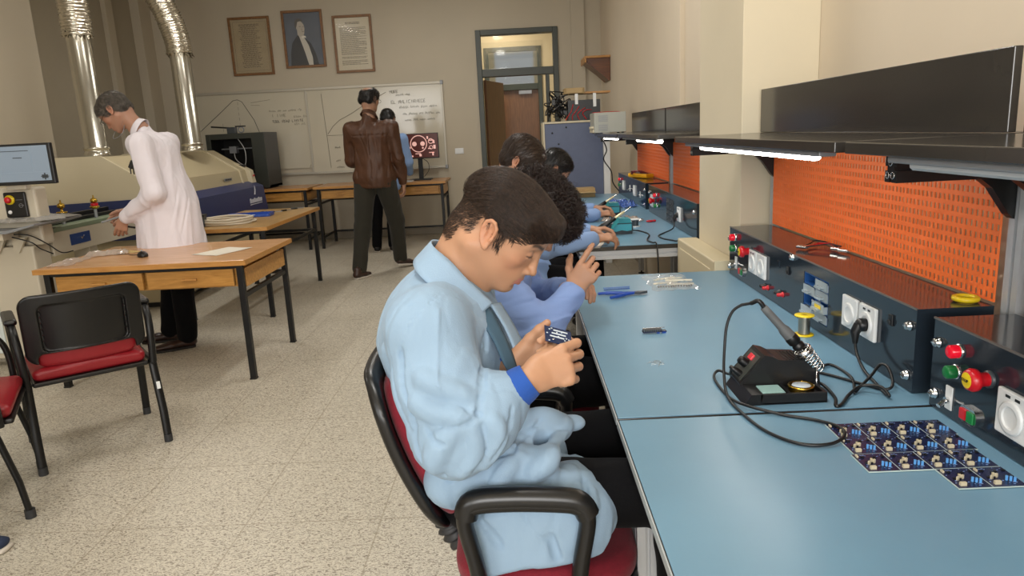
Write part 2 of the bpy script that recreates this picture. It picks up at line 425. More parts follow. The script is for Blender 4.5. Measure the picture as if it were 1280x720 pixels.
def instrument_box(label,y0,y1,face,back,hole=None):
    t=thing('instrument_box',label,'instrument box',((face+back)/2,(y0+y1)/2,.76),0,'dark power boxes along the benches')
    m=MB()
    if hole:
        a,b_,c,d=hole; D=.045
        m.b2(face+D,back-.004,y0,y1,.762,.95); m.b2(face,face+D,y0,a,.762,.95); m.b2(face,face+D,b_,y1,.762,.95); m.b2(face,face+D,a,b_,.762,c); m.b2(face,face+D,a,b_,d,.95)
    else: m.b2(face,back-.004,y0,y1,.762,.95,.0025)
    part('housing',m,t,M_navy,world=True)
    part('edge_strip',MB().b2(face-.0015,face+.002,y0,y1,.9475,.9515),t,mat('laminate_edge','#6a6662',.4),world=True)
    return t
def knob(mb,face,y,z,r,L,cap=None):
    mb.lathe([(0,L),(r*.7,L),(r,L*.85),(r,L*.4),(r*.9,L*.35),(r*.9,0),(0,0)],(face,y,z),(-1,0,0))
def box_controls(t,face,y0,y1,layout):
    for kind,y,z in layout:
        if kind=='screw':
            m=MB(); m.lathe([(0,.012),(.007,.012),(.009,.009),(.009,.005),(.011,.004),(.011,0),(0,0)],(face,y,z),(-1,0,0)); m.b2(face-.0135,face-.012,y-.007,y+.007,z-.001,z+.001)
            part('screw_head',m,t,M_chrome,world=True)
        elif kind=='stop':
            m=MB(); m.mat(M_dg); m.lathe([(0,.006),(.016,.006),(.016,0)],(face,y,z),(-1,0,0))
            m.mat(M_red); m.lathe([(.013,.006),(.013,.022),(.0205,.026),(.0215,.034),(.018,.041),(.0145,.043)],(face,y,z),(-1,0,0))
            m.mat(M_yel); m.lathe([(0,.0445),(.0145,.043)],(face,y,z),(-1,0,0))
            s=part('emergency_stop',m,t,None,world=True,label='red emergency stop button with yellow centre')
            s0=text('stop_text','STOP',.008,(face-.0462,y,z),R_LEFT,M_blk,t); s0.parent=s; 
        elif kind in('red','green'):
            m=MB(); m.mat(M_chrome); m.lathe([(0,.004),(.0145,.004),(.0145,0)],(face,y,z),(-1,0,0)); m.mat(mat('red_lens','#e0102a',.2,emit='#e0102a',estr=.25) if kind=='red' else M_green)
            m.lathe([(0,.022),(.010,.022),(.013,.019),(.013,.004)],(face,y,z),(-1,0,0)); part('indicator_lamp',m,t,None,world=True,label=kind+' round indicator lamp')
        elif kind=='switch':
            m=MB(); m.b2(face-.003,face,y-.011,y+.011,z-.024,z+.024,.001); s=part('switch_plate',m,t,M_white,world=True)
            m=MB(); m.cyl((face-.003,y,z-.005),(face-.009,y,z-.005),.007); m.cyl((face-.008,y,z-.005),(face-.024,y-.004,z-.014),.0035,.005); part('toggle_lever',m,t,M_chrome,world=True)
        elif kind=='dual':
            m=MB(); m.mat(M_chrome)
            P=[]
            for k in range(24):
                a=2*PI*k/24; P.append((.013*math.cos(a)+(.013 if math.cos(a)>0 else -.013),.017*math.sin(a)))
            m.prism(P,(face,y,z),(0,1,0),(0,0,1),(-1,0,0),.008)
            m.mat(M_red); m.b2(face-.012,face-.008,y+.001,y+.021,z-.011,z+.011,.003); m.mat(M_green); m.b2(face-.012,face-.008,y-.021,y-.001,z-.011,z+.011,.003)
            part('start_stop_switch',m,t,None,world=True)
        elif kind in('socket','usb_socket'):
            m=MB(); m.b2(face-.009,face,y-.041,y+.041,z-.041,z+.041,.003)
            m.lathe([(.030,.009),(.030,.0115),(.026,.0125),(.0205,.0125),(.0195,.0125),(.0195,-.012),(0,-.012)],(face,y,z-.004),(-1,0,0),28)
            o=part('wall_socket',m,t,M_white,world=True)
            for dy in (-.0095,.0095): part('contact_hole',MB().cyl((face+.0115,y+dy,z-.004),(face+.008,y+dy,z-.004),.0025),t,M_blk,world=True)
            if kind=='usb_socket':
                for dy in (-.012,.012): part('usb_port',MB().b2(face-.0096,face-.0088,y+dy-.006,y+dy+.006,z+.029,z+.034),t,M_blk,world=True)
        elif kind=='rocker':
            m=MB(); m.b2(face-.005,face,y-.009,y+.009,z-.013,z+.013,.002); m.b2(face-.009,face-.004,y-.006,y+.006,z-.009,z+.001,.002); part('rocker_switch',m,t,M_blk,world=True)
        elif kind=='inlet':
            m=MB(); m.b2(face-.002,face,y-.011,y+.011,z-.012,z+.012,.001); m.mat(M_navy); m.b2(face-.004,face-.002,y-.008,y+.008,z-.001,z+.009); part('fuse_panel',m,t,M_blk,world=True)
        elif kind=='banana':
            m=MB(); m.mat(M_blk); m.lathe([(0,.02),(.005,.02),(.006,.016),(.006,.004),(.009,.003),(.009,0)],(face,y+.014,z),(-1,0,0)); m.mat(M_red); m.lathe([(0,.02),(.005,.02),(.006,.016),(.006,.004),(.009,.003),(.009,0)],(face,y-.014,z-.002),(-1,0,0))
            part('banana_jacks',m,t,None,world=True)
def drawer_cabinet(label,face,yc,z0,M_case,M_pull,group=None,nz=4,ny=2,w=.17,h=.125):
    t=thing('parts_organizer',label,'drawer organizer',(face+.02,yc,z0),0,group)
    c=MB(); D=.035; th=.003; y0=yc-w/2;y1=yc+w/2
    x1=face+D+.001; x0=x1-D
    c.b2(x1-.003,x1,y0,y1,z0,z0+h)
    for j in range(nz+1): z=z0+j*(h-th)/nz; c.b2(x0,x1-.003,y0,y1,z,z+th)
    for j in range(ny+1): y=y0+j*(w-th)/ny; c.b2(x0,x1-.003,y,y+th,z0,z0+h)
    part('case',c,t,M_case,world=True)
    return t,x0,x1,y0,z0,w,h
M_clear=mat('clear_plastic','#c9d6dc',.1,alpha=.42,spec=.8)
M_bluep=mat('blue_cabinet_plastic','#1f4f8c',.4)
benchA,sxA=make_bench('long dark workbench with blue-grey mat at the right foreground',-.12,1.42,.185,.834,1.0)
benchB,sxB=make_bench('dark workbench with blue-grey mat holding the soldering station and spool',1.425,2.93,.185,.834,1.0)
boxA=instrument_box('dark instrument box with emergency stop button at the right edge of the photo',-.1,1.425,.834,1.0)
boxB=instrument_box('dark instrument box behind the solder spool with red leads on top',1.49,2.86,.834,1.0,(1.929,2.101,.789,.916))
box_controls(boxA,.834,0,0,[('screw',1.402,.903),('screw',1.402,.795),('red',1.335,.905),('green',1.340,.862),('stop',1.240,.882),('switch',1.354,.803),('dual',1.283,.794),('usb_socket',1.165,.842),('socket',1.075,.842),('screw',.1,.9)])
box_controls(boxB,.834,0,0,[('screw',2.84,.905),('screw',2.84,.795),('red',2.79,.917),('green',2.785,.875),('stop',2.60,.893),('switch',2.77,.82),('dual',2.69,.80),('usb_socket',2.555,.862),('socket',2.462,.862),('inlet',2.31,.898),('banana',2.28,.808),('rocker',2.225,.893),('screw',2.187,.942),('socket',1.785,.868),('usb_socket',1.692,.868),('rocker',1.59,.90),('screw',1.512,.908),('screw',1.512,.796),('banana',2.42,.80)])
LEDM=mat('led_tube','#ffffff',.4,emit='#fff6ea',estr=22)
def led(t,sx,y0,y1,on=True,x=None):
    x=sx+.031 if x is None else x
    m=MB(); m.prism([(-.012,0),(.012,0),(.011,-.006),(.006,-.0105),(-.006,-.0105),(-.011,-.006)],(x,y0,1.276),(1,0,0),(0,0,1),(0,1,0),y1-y0)
    part('light_tube',m,t,LEDM if on else mat('unlit_diffuser','#b4b8bb',.35),world=True)
led(benchB,sxB,1.62,2.60); led(benchA,sxA,.35,1.21,False)
# blue parts drawers on box B
dc,x0,x1,y0,z0,w_,h_=drawer_cabinet('blue parts drawer block fixed to the instrument box beside the sockets',.834,2.015,.79,M_bluep,None)
def pdrawer(t,x0,y,z,w,h):
    m=MB(); th=.0015; x1=x0+.026
    m.b2(x0,x0+th,y,y+w,z,z+h); m.b2(x0,x1,y,y+th,z,z+h*.8); m.b2(x0,x1,y+w-th,y+w,z,z+h*.8); m.b2(x0,x1,y,y+w,z,z+th)
    m.b2(x0-.012,x0,y+w*.25,y+w*.75,z+h*.35,z+h*.45); m.b2(x0-.012,x0-.0105,y+w*.25,y+w*.75,z+h*.2,z+h*.45)
    part('drawer',m,t,M_clear,world=True)
for i,j,out in ((0,3,.004),(0,2,.002),(1,2,.004),(0,1,.012),(1,3,-9),(0,0,.004),(1,1,-9),(1,0,.01)):
    if out<0: continue
    pdrawer(dc,x0-out,y0+.004+i*w_/2*.985,z0+.0035+j*(h_-.003)/4,w_/2-.006,(h_)/4-.005)
part('label_tape',MB().b2(x0-.0135,x0-.0125,y0+.02,y0+.06,z0+.045,z0+.055),dc,M_yel,world=True)
# far benches beyond the pillar
benchC,sxC=make_bench('nearer workbench beyond the pillar with teal soldering stations',3.68,5.2,.275,.92,1.09)
benchD,sxD=make_bench('farthest workbench beside the blue cabinet',5.205,6.72,.275,.92,1.09)
boxC=instrument_box('dark instrument box with grey drawers beyond the pillar',3.75,5.14,.92,1.09,(4.309,4.531,.774,.916))
boxD=instrument_box('dark instrument box farthest along the bench row',5.27,6.68,.92,1.09)
box_controls(boxC,.92,0,0,[('screw',3.8,.9),('usb_socket',4.15,.85),('socket',5.0,.85),('rocker',4.72,.87),('red',4.86,.9),('green',4.84,.83),('stop',4.90,.86),('screw',5.1,.9)])
box_controls(boxD,.92,0,0,[('screw',5.3,.9),('socket',5.75,.86),('switch',5.5,.85),('socket',6.35,.86),('red',6.55,.9),('green',6.56,.85),('screw',6.62,.9),('switch',6.0,.86)])
dc2,x0,x1,y0,z0,w_,h_=drawer_cabinet('dark grey parts drawer block on the far instrument box',.92,4.42,.775,M_dg,None,w=.22,h=.14)
for j in range(4):
    for i in range(2):
        m=MB(); m.b2(x0-.004,x0,y0+.006+i*.107,y0+.10+i*.107,z0+.005+j*.034,z0+.034+j*.034,.001); m.b2(x0-.012,x0-.004,y0+.03+i*.107,y0+.075+i*.107,z0+.012+j*.034,z0+.016+j*.034)
        part('drawer',m,dc2,M_dg,world=True)
led(benchC,sxC,3.80,4.5,True); led(benchD,sxD,5.45,6.2,True)
# cable trunking on the pillar
M_trunk=mat('cream_trunking','#cfc3a4',.5)
t=thing('cable_trunking','cream boxed trunking at the foot of the pillar above the bench end','trunking',(.85,3.3,.6))
part('trunk_body',MB().b2(.80,.898,2.94,3.66,.52,.79,.006),t,M_trunk,world=True)
part('cover_panel',MB().b2(.795,.80,3.02,3.60,.56,.75,.003),t,M_trunk,world=True)
part('end_cap',MB().b2(.792,.90,2.928,2.94,.51,.80,.004),t,M_trunk,world=True)
# ------------------------------------------------------------ desks
def desk(label,x0,x1,y0,y1,h,drawers=2,lower=False,top=None,front='y',name='desk',rz=0,group='wooden desks with black steel frames'):
    t=thing(name,label,'desk',((x0+x1)/2,(y0+y1)/2,0),rz,group)
    W=x1-x0;D=y1-y0; a,b=-W/2,W/2; c,d=-D/2,D/2
    part('table_top',MB().b2(a,b,c,d,h-.028,h,.003),t,top or M_desk)
    part('edge_band',MB().b2(a-.002,b+.002,c-.004,c-.0005,h-.030,h-.001).b2(b+.0005,b+.004,c,d,h-.030,h-.001),t,M_edge)
    for sx in (a+.05,b-.05):
        for sy in (c+.05,d-.05):
            l=MB().b2(sx-.0175,sx+.0175,sy-.0175,sy+.0175,.008,h-.029,.003)
            o=part('leg',l,t,M_blkm); part('leg_cap',MB().b2(sx-.02,sx+.02,sy-.02,sy+.02,0,.0085,.002),o,M_blk)
    r=MB()
    for sx in (a+.05,b-.05):
        r.b2(sx-.012,sx+.012,c+.0675,d-.0675,h-.23,h-.205); 
        if lower: r.b2(sx-.012,sx+.012,c+.0675,d-.0675,.13,.155)
    r.b2(a+.0675,b-.0675,d-.062,d-.038,h-.23,h-.205)
    if lower: r.b2(a+.0675,b-.0675,d-.062,d-.038,.13,.155)
    for sy in (c+.05,d-.05): r.b2(a+.0675,b-.0675,sy-.012,sy+.012,h-.052,h-.029)
    part('rail',r,t,M_blkm)
    if drawers:
        part('drawer_carcass',MB().b2(a+.075,b-.075,c+.08,d-.10,h-.165,h-.055).b2(b-.05,b-.035,c+.08,d-.08,h-.17,h-.06),t,M_drawer)
        n=drawers; w=(W-.16)/n
        for i in range(n):
            xx=a+.08+i*w
            o=part('drawer',MB().b2(xx+.012,xx+w-.012,c+.045,c+.07,h-.155,h-.055,.003),t,M_drawer)
            xm=xx+w/2
            part('drawer_handle',MB().b2(xm-.045,xm+.045,c+.022,c+.034,h-.112,h-.100,.003).b2(xm-.04,xm-.03,c+.03,c+.046,h-.112,h-.1).b2(xm+.03,xm+.04,c+.03,c+.046,h-.112,h-.1),o,M_edge)
    return t
M_desk2=woodmat('worn_laminate_top','#9c7a4a','#b8925c',1,(6,1,6),.3)
desk('front wooden desk with two drawers, carrying the computer mouse and paper',-2.80,-1.58,4.03,4.90,.725)
desk('narrow desk behind the front desk with the white hose coil on it',-2.72,-1.98,5.58,7.12,.735,drawers=0,top=M_desk2)
desk('long back desk under the right half of the whiteboard carrying a monitor',-2.62,-.93,9.22,9.98,.80,drawers=3,lower=True)
desk('back desk in the corner carrying the black 3D printer',-4.45,-2.68,9.18,9.94,.80,drawers=2,lower=True)
# ------------------------------------------------------------ wave soldering machine
M_cream=mat('cream_machine_paint','#b7aa8a',.4,noise=.02,nscale=2); M_cream2=mat('light_cream_rim','#c9bea2',.4)
M_bluem=mat('navy_blue_machine_paint','#24315f',.35); M_label=mat('white_print','#c9cbd6',.5)
t=thing('wave_soldering_machine','large cream soldering machine with a blue skirt behind the desks','machine',(-3.7,7.2,0))
Y0,Y1=6.1,8.45
prof=[(-4.75,.93),(-4.75,1.08),(-4.40,1.325),(-3.50,1.325),(-3.13,1.09),(-3.10,.93)]
m=MB(); m.prism(prof,(0,Y0+.03,0),(1,0,0),(0,0,1),(0,1,0),Y1-Y0-.33); part('hood',m,t,M_cream,world=True)
def rim(y,w,s=.012):
    m=MB(); p2=[(-4.76-s*.3,.93),(-4.76-s*.3,1.085),(-4.405,1.325+s),(-3.49,1.325+s),(-3.13+s,1.097),(-3.10+s,.93)]
    m.prism(p2,(0,y,0),(1,0,0),(0,0,1),(0,1,0),w); return m
part('hood_rim',rim(Y0,.03),t,M_cream2,world=True); part('hood_rim',rim(Y1-.30,.03),t,M_cream2,world=True)
m=MB(); m.prism(prof,(0,Y1-.27,0),(1,0,0),(0,0,1),(0,1,0),.27); part('end_hood',m,t,M_cream,world=True)
m=MB(); m.mat(M_cream2); m.prism([(-3.30,1.19),(-3.18,1.14),(-3.075,1.08),(-3.05,.94),(-3.30,.94)],(0,Y1-.10,0),(1,0,0),(0,0,1),(0,1,0),.10)
m.mat(M_blk); m.b2(-3.2,-3.13,Y1-.09,Y1-.03,1.125,1.15); m.mat(M_red); m.b2(-3.052,-3.046,Y1-.085,Y1-.04,1.01,1.03)
part('control_strip',m,t,None,world=True)
m=MB(); m.prism([(-4.82,.62),(-4.82,.90),(-4.75,.93),(-3.12,.965),(-2.985,.90),(-2.955,.62)],(0,Y0-.02,0),(1,0,0),(0,0,1),(0,1,0),Y1-Y0+.04); part('skirt',m,t,M_bluem,world=True)
part('lower_cabinet',MB().b2(-4.7,-3.08,Y0+.05,Y1-.03,.05,.62,.01),t,M_cream,world=True)
part('plinth',MB().b2(-4.6,-3.15,Y0+.1,Y1-.1,0,.05),t,M_blk,world=True)
m=MB(); m.mat(M_grey); m.b2(-3.101,-3.095,7.66,7.85,1.0,1.03); m.mat(M_blk)
for k in range(5): m.b2(-3.0955,-3.094,7.67+k*.034,7.692+k*.034,1.008,1.022)
part('name_plate',m,t,None,world=True)
m=MB(); n=9
for k in range(n): m.b2(-2.966,-2.961,7.95+k*.042,7.982+k*.042,.735,.775 if k%3 else .785)
m.prism([(0,.82),(.03,.82),(.05,.87),(.028,.92),(.02,.86)],(-2.966,8.1,0),(0,1,0),(0,0,1),(1,0,0),.005)
m.b2(-2.966,-2.961,7.95,8.32,.715,.722)
part('printed_logo',m,t,M_label,world=True)
# ducts
M_steel=mat('galvanised_duct','#c4c0b4',.22,.95); M_foil=mat('crumpled_foil','#cfc8b8',.2,.95,bump=1.0,bscale=55)
def duct(label,x,y,ztop,flex):
    t=thing('exhaust_duct',label,'duct',(x,y,1.33),0)
    r=.097
    m=MB(); m.lathe([(r+.012,0),(r+.012,.03),(r+.004,.035),(r+.004,.05),(r+.010,.055),(r+.010,.075),(r,.08),(r,ztop-1.33)],(x,y,1.34),seg=40); part('steel_pipe',m,t,M_steel,world=True)
    pts=bez(flex,30); rs=[]; rr=random.Random(3)
    for i in range(len(pts)): rs.append(.118+.006*math.sin(i*1.9)+rr.uniform(-.004,.004)+(.006 if i<4 else 0))
    m=MB(); m.tube(pts,rs,seg=40)
    # crumple
    vs=[]
    for i,v in enumerate(m.v):
        k=i%40; q=1+.03*math.sin(k*2.3+(i//40)*1.1)+rr.uniform(-.025,.025); c=pts[min(i//40,len(pts)-1)]
        vs.append(tuple(c+(Vector(v)-c)*q))
    m.v=vs
    part('flexible_foil_hose',m,t,M_foil,world=True); return t
duct('left silver exhaust duct rising behind the man in the white coat',-3.80,6.62,2.40,[(-3.80,6.62,2.37),(-3.80,6.62,2.6),(-3.80,6.60,2.9),(-3.80,6.6,3.2),(-3.80,6.6,3.44)])
duct('right silver exhaust duct bending left beside the whiteboard',-3.37,7.62,2.33,[(-3.37,7.62,2.30),(-3.375,7.62,2.42),(-3.42,7.62,2.62),(-3.50,7.6,2.85),(-3.62,7.58,3.1),(-3.8,7.55,3.3),(-3.95,7.5,3.43)])
# ------------------------------------------------------------ printed board machine at the left edge
M_ivory=mat('ivory_machine_paint','#c4bba8',.4); M_cool=mat('pale_blue_white_door','#cdd6d4',.35)
t=thing('inspection_machine','tall ivory machine column with control panel at the left edge of the photo','machine',(-3.6,4.9,0))
part('cabinet',MB().b2(-3.95,-3.13,4.55,4.72,.06,.80,.01),t,M_ivory,world=True)
part('upper_cabinet',MB().b2(-3.95,-3.07,4.58,4.70,.80,1.17,.015),t,M_ivory,world=True)
part('door_panel',MB().b2(-3.93,-3.42,4.535,4.552,.10,.52,.006),t,M_cool,world=True); part('door_panel',MB().b2(-3.93,-3.42,4.535,4.552,.525,.86,.006),t,M_cool,world=True)
for x in (-3.9,-3.3):
    for y in (4.60,4.67): part('levelling_foot',MB().lathe([(0,0),(.025,0),(.025,.008),(.008,.012),(.008,.065),(0,.065)],(x,y,0)),t,M_chrome,world=True)
cp=part('control_panel',MB().b2(-3.265,-3.125,4.56,4.5795,.985,1.145,.008),t,M_blk,world=True)
m=MB(); m.mat(M_yel); m.lathe([(0,.01),(.03,.01),(.03,0)],(-3.223,4.56,1.098),(0,-1,0)); m.mat(M_red); m.lathe([(0,.035),(.015,.034),(.02,.028),(.02,.02),(.01,.018),(.01,.01)],(-3.223,4.56,1.098),(0,-1,0)); part('emergency_stop',m,t,None,world=True,label='red emergency stop on a yellow disc')
part('push_button',MB().lathe([(0,.008),(.010,.008),(.012,.004),(.012,0)],(-3.235,4.56,1.02),(0,-1,0)),t,M_white,world=True)
m=MB(); m.b2(-3.185,-3.145,4.5585,4.56,1.095,1.097); m.b2(-3.17,-3.14,4.5585,4.56,1.06,1.062); m.torus((-3.16,4.56,1.06),.012,.0012,(0,1,0),14,5); part('panel_marking',m,t,M_grey,world=True)
# support bracket and shelf tray
part('bracket_plate',MB().prism([(-3.50,.86),(-3.20,.86),(-3.20,.90),(-3.50,.90)],(0,4.40,0),(1,0,0),(0,0,1),(0,1,0),.14),t,M_ivory,world=True)
m=MB()
for x in (-3.34,-3.21): m.prism([(0,.86),(.0,.76),(.03,.76),(.09,.86)],(x-.03,4.53,0),(1,0,0),(0,0,1),(0,1,0),.02)
part('bracket_rib',m,t,M_ivory,world=True)
part('tray',MB().prism([(-3.56,.902),(-3.16,.902),(-2.98,.945),(-2.98,.955),(-3.16,.92),(-3.56,.92)],(0,4.38,0),(1,0,0),(0,0,1),(0,1,0),.5),t,M_grey,world=True)
# its monitor
M_scr=mat('grey_screen','#7f8d9b',.25,emit='#8797a8',estr=.22)
t=thing('monitor','black framed monitor with a grey software window at the left edge','monitor',(-3.06,4.50,1.19),math.radians(3))
part('bezel',MB().box((0,0,.125),(.385,.035,.25),None,.006),t,M_blk)
sc_=part('screen',MB().b2(-.172,.172,-.0195,-.0176,.022,.236),t,M_scr)
m=MB(); m.mat(M_dg); m.b2(-.14,.06,-.0208,-.0196,.205,.209); m.b2(-.04,.015,-.0208,-.0196,.163,.168); m.b2(.11,.16,-.0208,-.0196,.045,.049); m.b2(.131,.139,-.0208,-.0196,.027,.068); m.b2(.116,.154,-.0208,-.0196,.036,.058)
m.mat(mat('screen_line','#7b8c9c',.3,emit='#7b8c9c',estr=.3)); m.b2(-.17,.17,-.0205,-.0196,.075,.077); m.b2(.07,.072,-.0205,-.0196,.08,.23)
part('screen_content',m,sc_,None)
part('mount_arm',MB().b2(-.16,-.02,.017,.10,.02,.09,.004).b2(-.15,-.03,.04,.10,-.03,.03,.004),t,M_ivory)
# conveyor rail
M_rail=mat('rail_green_grey','#7b8a72',.4); M_brass=mat('brass','#c9a548',.25,1)
t=thing('conveyor_rail','cream and green conveyor beam with brass fittings beside the left machine','conveyor',(-3.25,5.05,0))
part('beam',MB().b2(-3.30,-3.12,4.74,5.85,.70,.855,.004),t,M_ivory,world=True)
part('top_rail',MB().b2(-3.30,-3.115,4.74,5.85,.8555,.885,.003),t,M_rail,world=True)
part('guide',MB().b2(-3.40,-3.37,4.74,5.9,.90,.93,.002).b2(-3.26,-3.24,4.74,5.9,.8855,.91,.002),t,M_blkm,world=True)
part('chain_bed',MB().b2(-3.37,-3.262,4.95,5.9,.888,.90),t,M_blk,world=True)
part('support_leg',MB().b2(-3.28,-3.16,5.2,5.3,0,.70,.004),t,M_ivory,world=True)
m=MB(); m.mat(mat('deep_blue_panel','#1c3c78',.3)); m.b2(-3.119,-3.114,4.93,5.16,.745,.82); m.mat(M_chrome)
m.cyl((-3.114,5.04,.785),(-3.10,5.04,.785),.008); m.cyl((-3.105,5.04,.785),(-3.08,5.03,.80),.003)
part('pneumatic_valve',m,t,None,world=True)
m=MB(); m.mat(M_yel); m.lathe([(0,.004),(.045,.004),(.045,0)],(-3.119,5.6,.80),(1,0,0)); m.mat(M_blk); m.lathe([(0,.028),(.03,.028),(.036,.02),(.036,.004)],(-3.117,5.6,.802),(1,0,0)); m.cyl((-3.09,5.6,.79),(-3.05,5.66,.77),.008)
part('hand_wheel',m,t,None,world=True)
for y in (5.02,5.42):
    m=MB(); m.mat(M_grey); m.cyl((-3.2,y,.885),(-3.2,y,.95),.012); m.mat(M_brass); m.lathe([(0,.95),(.012,.95),(.035,.965),(.035,.972),(.008,.975),(.008,.995),(.02,1.0),(.026,1.012),(.02,1.028),(.006,1.035),(.004,1.055),(0,1.055)],(-3.2,y,0))
    if y>5.2: m.mat(M_red); m.cyl((-3.2,y,.976),(-3.2,y,.994),.026)
    part('brass_fitting',m,t,None,world=True)
cb=MB()
cb.tube(bez([(-3.20,4.50,.885),(-3.12,4.53,.87),(-3.06,4.60,.80),(-3.02,4.66,.735),(-2.98,4.72,.735)]),.004)
cb.tube(bez([(-3.20,4.48,.87),(-3.10,4.50,.83),(-3.08,4.55,.78),(-3.05,4.62,.735)]),.004)
tag(part('cable',cb,None,M_cord),'dark cables hanging from the ivory machine onto the front desk','cable')
# ------------------------------------------------------------ small things on the desks
t=thing('computer_mouse','black computer mouse on the front wooden desk','mouse',(-2.33,4.36,.7255),math.radians(35))
m=MB(); m.ell((0,0,.008),(.031,.055,.026),seg=20); m.v=[(x,y,max(z,0)) for x,y,z in m.v]; part('mouse_body',m,t,M_blk)
part('scroll_wheel',MB().cyl((-.004,.028,.030),(.004,.028,.030),.008),t,M_grey)
part('mouse_cable',MB().tube(bez([(0,.05,.01),(-.01,.09,.003),(-.05,.13,.003),(-.06,.2,.003),(-.12,.24,.003)]),.002),t,M_cord)
M_paper=mat('paper','#d9d2c4',.8)
def sheet(label,loc,rz,w,l,lines=True,name='paper_sheet',cat='paper',m=M_paper):
    mb=MB(); n=8; vs=[];fs=[]
    for i in range(n+1):
        for j in range(n+1):
            u,v=i/n,j/n; vs.append(((u-.5)*w,(v-.5)*l,.001+.004*max(0,u-.7)*max(0,v-.6)*6+.0006*math.sin(9*u)))
    for i in range(n):
        for j in range(n): fs.append((i*(n+1)+j,(i+1)*(n+1)+j,(i+1)*(n+1)+j+1,i*(n+1)+j+1))
    k=len(vs); vs2=[(x,y,z-.0007) for x,y,z in vs]; mb.add(vs+vs2,fs+[tuple(q+k for q in f[::-1]) for f in fs]); 
    o=single(name,mb,m,label,cat,loc=loc,rz=rz); return o
sheet('white sheet of paper at the right end of the front desk',(-1.86,4.42,.7255),math.radians(-25),.21,.29)
p=sheet('yellowish slip of paper under the crumpled plastic on the front desk',(-2.53,4.60,.7255),math.radians(60),.07,.14,m=mat('manila_paper','#c9ae72',.8))
def crumple(name,label,cat,loc,sx,sy,h,m,seed,rz=0,group=None):
    rr=random.Random(seed); n=14; vs=[];fs=[]
    H=[[0]*(n+1) for _ in range(n+1)]
    for i in range(n+1):
        for j in range(n+1):
            e=min(i,j,n-i,n-j); H[i][j]=.002+ (h*rr.random() if e>0 else rr.random()*h*.25)
    for i in range(n+1):
        for j in range(n+1):
            vs.append(((i/n-.5)*sx*(1+.15*math.sin(j*1.3+seed)),(j/n-.5)*sy*(1+.15*math.sin(i*1.7+seed)),H[i][j]))
    for i in range(n):
        for j in range(n):
            a,b,c,d=i*(n+1)+j,(i+1)*(n+1)+j,(i+1)*(n+1)+j+1,i*(n+1)+j+1; fs+=[(a,b,c),(a,c,d)]
    k=len(vs); vs+= [(x,y,z-.0008) for x,y,z in vs]; fs+=[tuple(q+k for q in f[::-1]) for f in fs]
    return single(name,MB().add(vs,fs),m,label,cat,group,loc,rz)
M_film=mat('clear_film','#cbbcae',.12,alpha=.35,spec=.9)
M_film2=mat('grey_film','#a9a6a0',.15,alpha=.7,spec=.9)
crumple('plastic_bag','crumpled clear plastic bag near the left end of the front desk','plastic bag',(-2.63,4.50,.726),.22,.12,.03,M_film,2,.4)
crumple('plastic_film','flat clear plastic film at the left corner of the front desk','plastic bag',(-2.72,4.25,.726),.14,.3,.012,M_film,5,.1)
crumple('plastic_film','grey plastic sheet lying on the tray of the ivory machine','plastic sheet',(-3.20,4.62,.957),.5,.3,.03,M_film2,8,.1)
# middle desk
M_hose=mat('white_hose','#cdc3b0',.4)
m=MB(); 
for k,(R_,z,ox) in enumerate(((.185,.010,0),(.178,.028,.006),(.19,.028,-.006),(.183,.046,.004))):
    m.tube([(ox+R_*math.cos(a)*1.15,R_*math.sin(a)*1.0,z+.003*math.sin(3*a+k)) for a in np.linspace(0,2*PI,40)[:-1]],.0095,8,True)
m.tube(bez([(.21,0,.012),(.22,.08,.011),(.17,.16,.011)]),.0095)
single('hose_coil',m,M_hose,'coil of white hose on the narrow desk behind the front desk','hose',loc=(-2.44,5.95,.7355))
t=thing('equipment_box','small dark box beside the white hose coil','box',(-2.62,5.80,.7355),.15)
part('box_body',MB().b2(-.07,.07,-.05,.05,0,.085,.004),t,M_dg); part('box_lid',MB().b2(-.078,.078,-.058,.058,.0855,.098,.003),t,M_blk)
M_bluet=mat('blue_tool_plastic','#1c46a0',.35)
t=thing('tool_tray','blue plastic tool tray on the narrow desk behind the hose coil','tray',(-2.43,6.45,.7355),.1)
part('tray_body',MB().b2(-.2,.2,-.09,.09,0,.012,.003).b2(-.2,.2,.08,.09,.012,.03).b2(.19,.2,-.09,.08,.012,.03),t,M_bluet)
part('tray_label',MB().b2(-.05,.05,-.03,.03,.0125,.0135),t,M_label)
for k,(x,y,a,L) in enumerate(((-2.30,6.75,.3,.14),(-2.22,6.85,.9,.11),(-2.16,7.0,.5,.12),(-2.42,6.78,1.3,.13))):
    t=thing('hand_tool',['black handled pliers lying nearest the blue tray','short dark screwdriver on the narrow desk','slim tweezers at the far end of the narrow desk','dark file lying behind the blue tray'][k],'tool',(x,y,.7355),a)
    part('handle',MB().b2(-L/2,0,-.012,.012,0,.014,.004),t,M_blk); part('blade',MB().b2(0,L/2,-.004,.004,.003,.009,.001),t,M_grey)
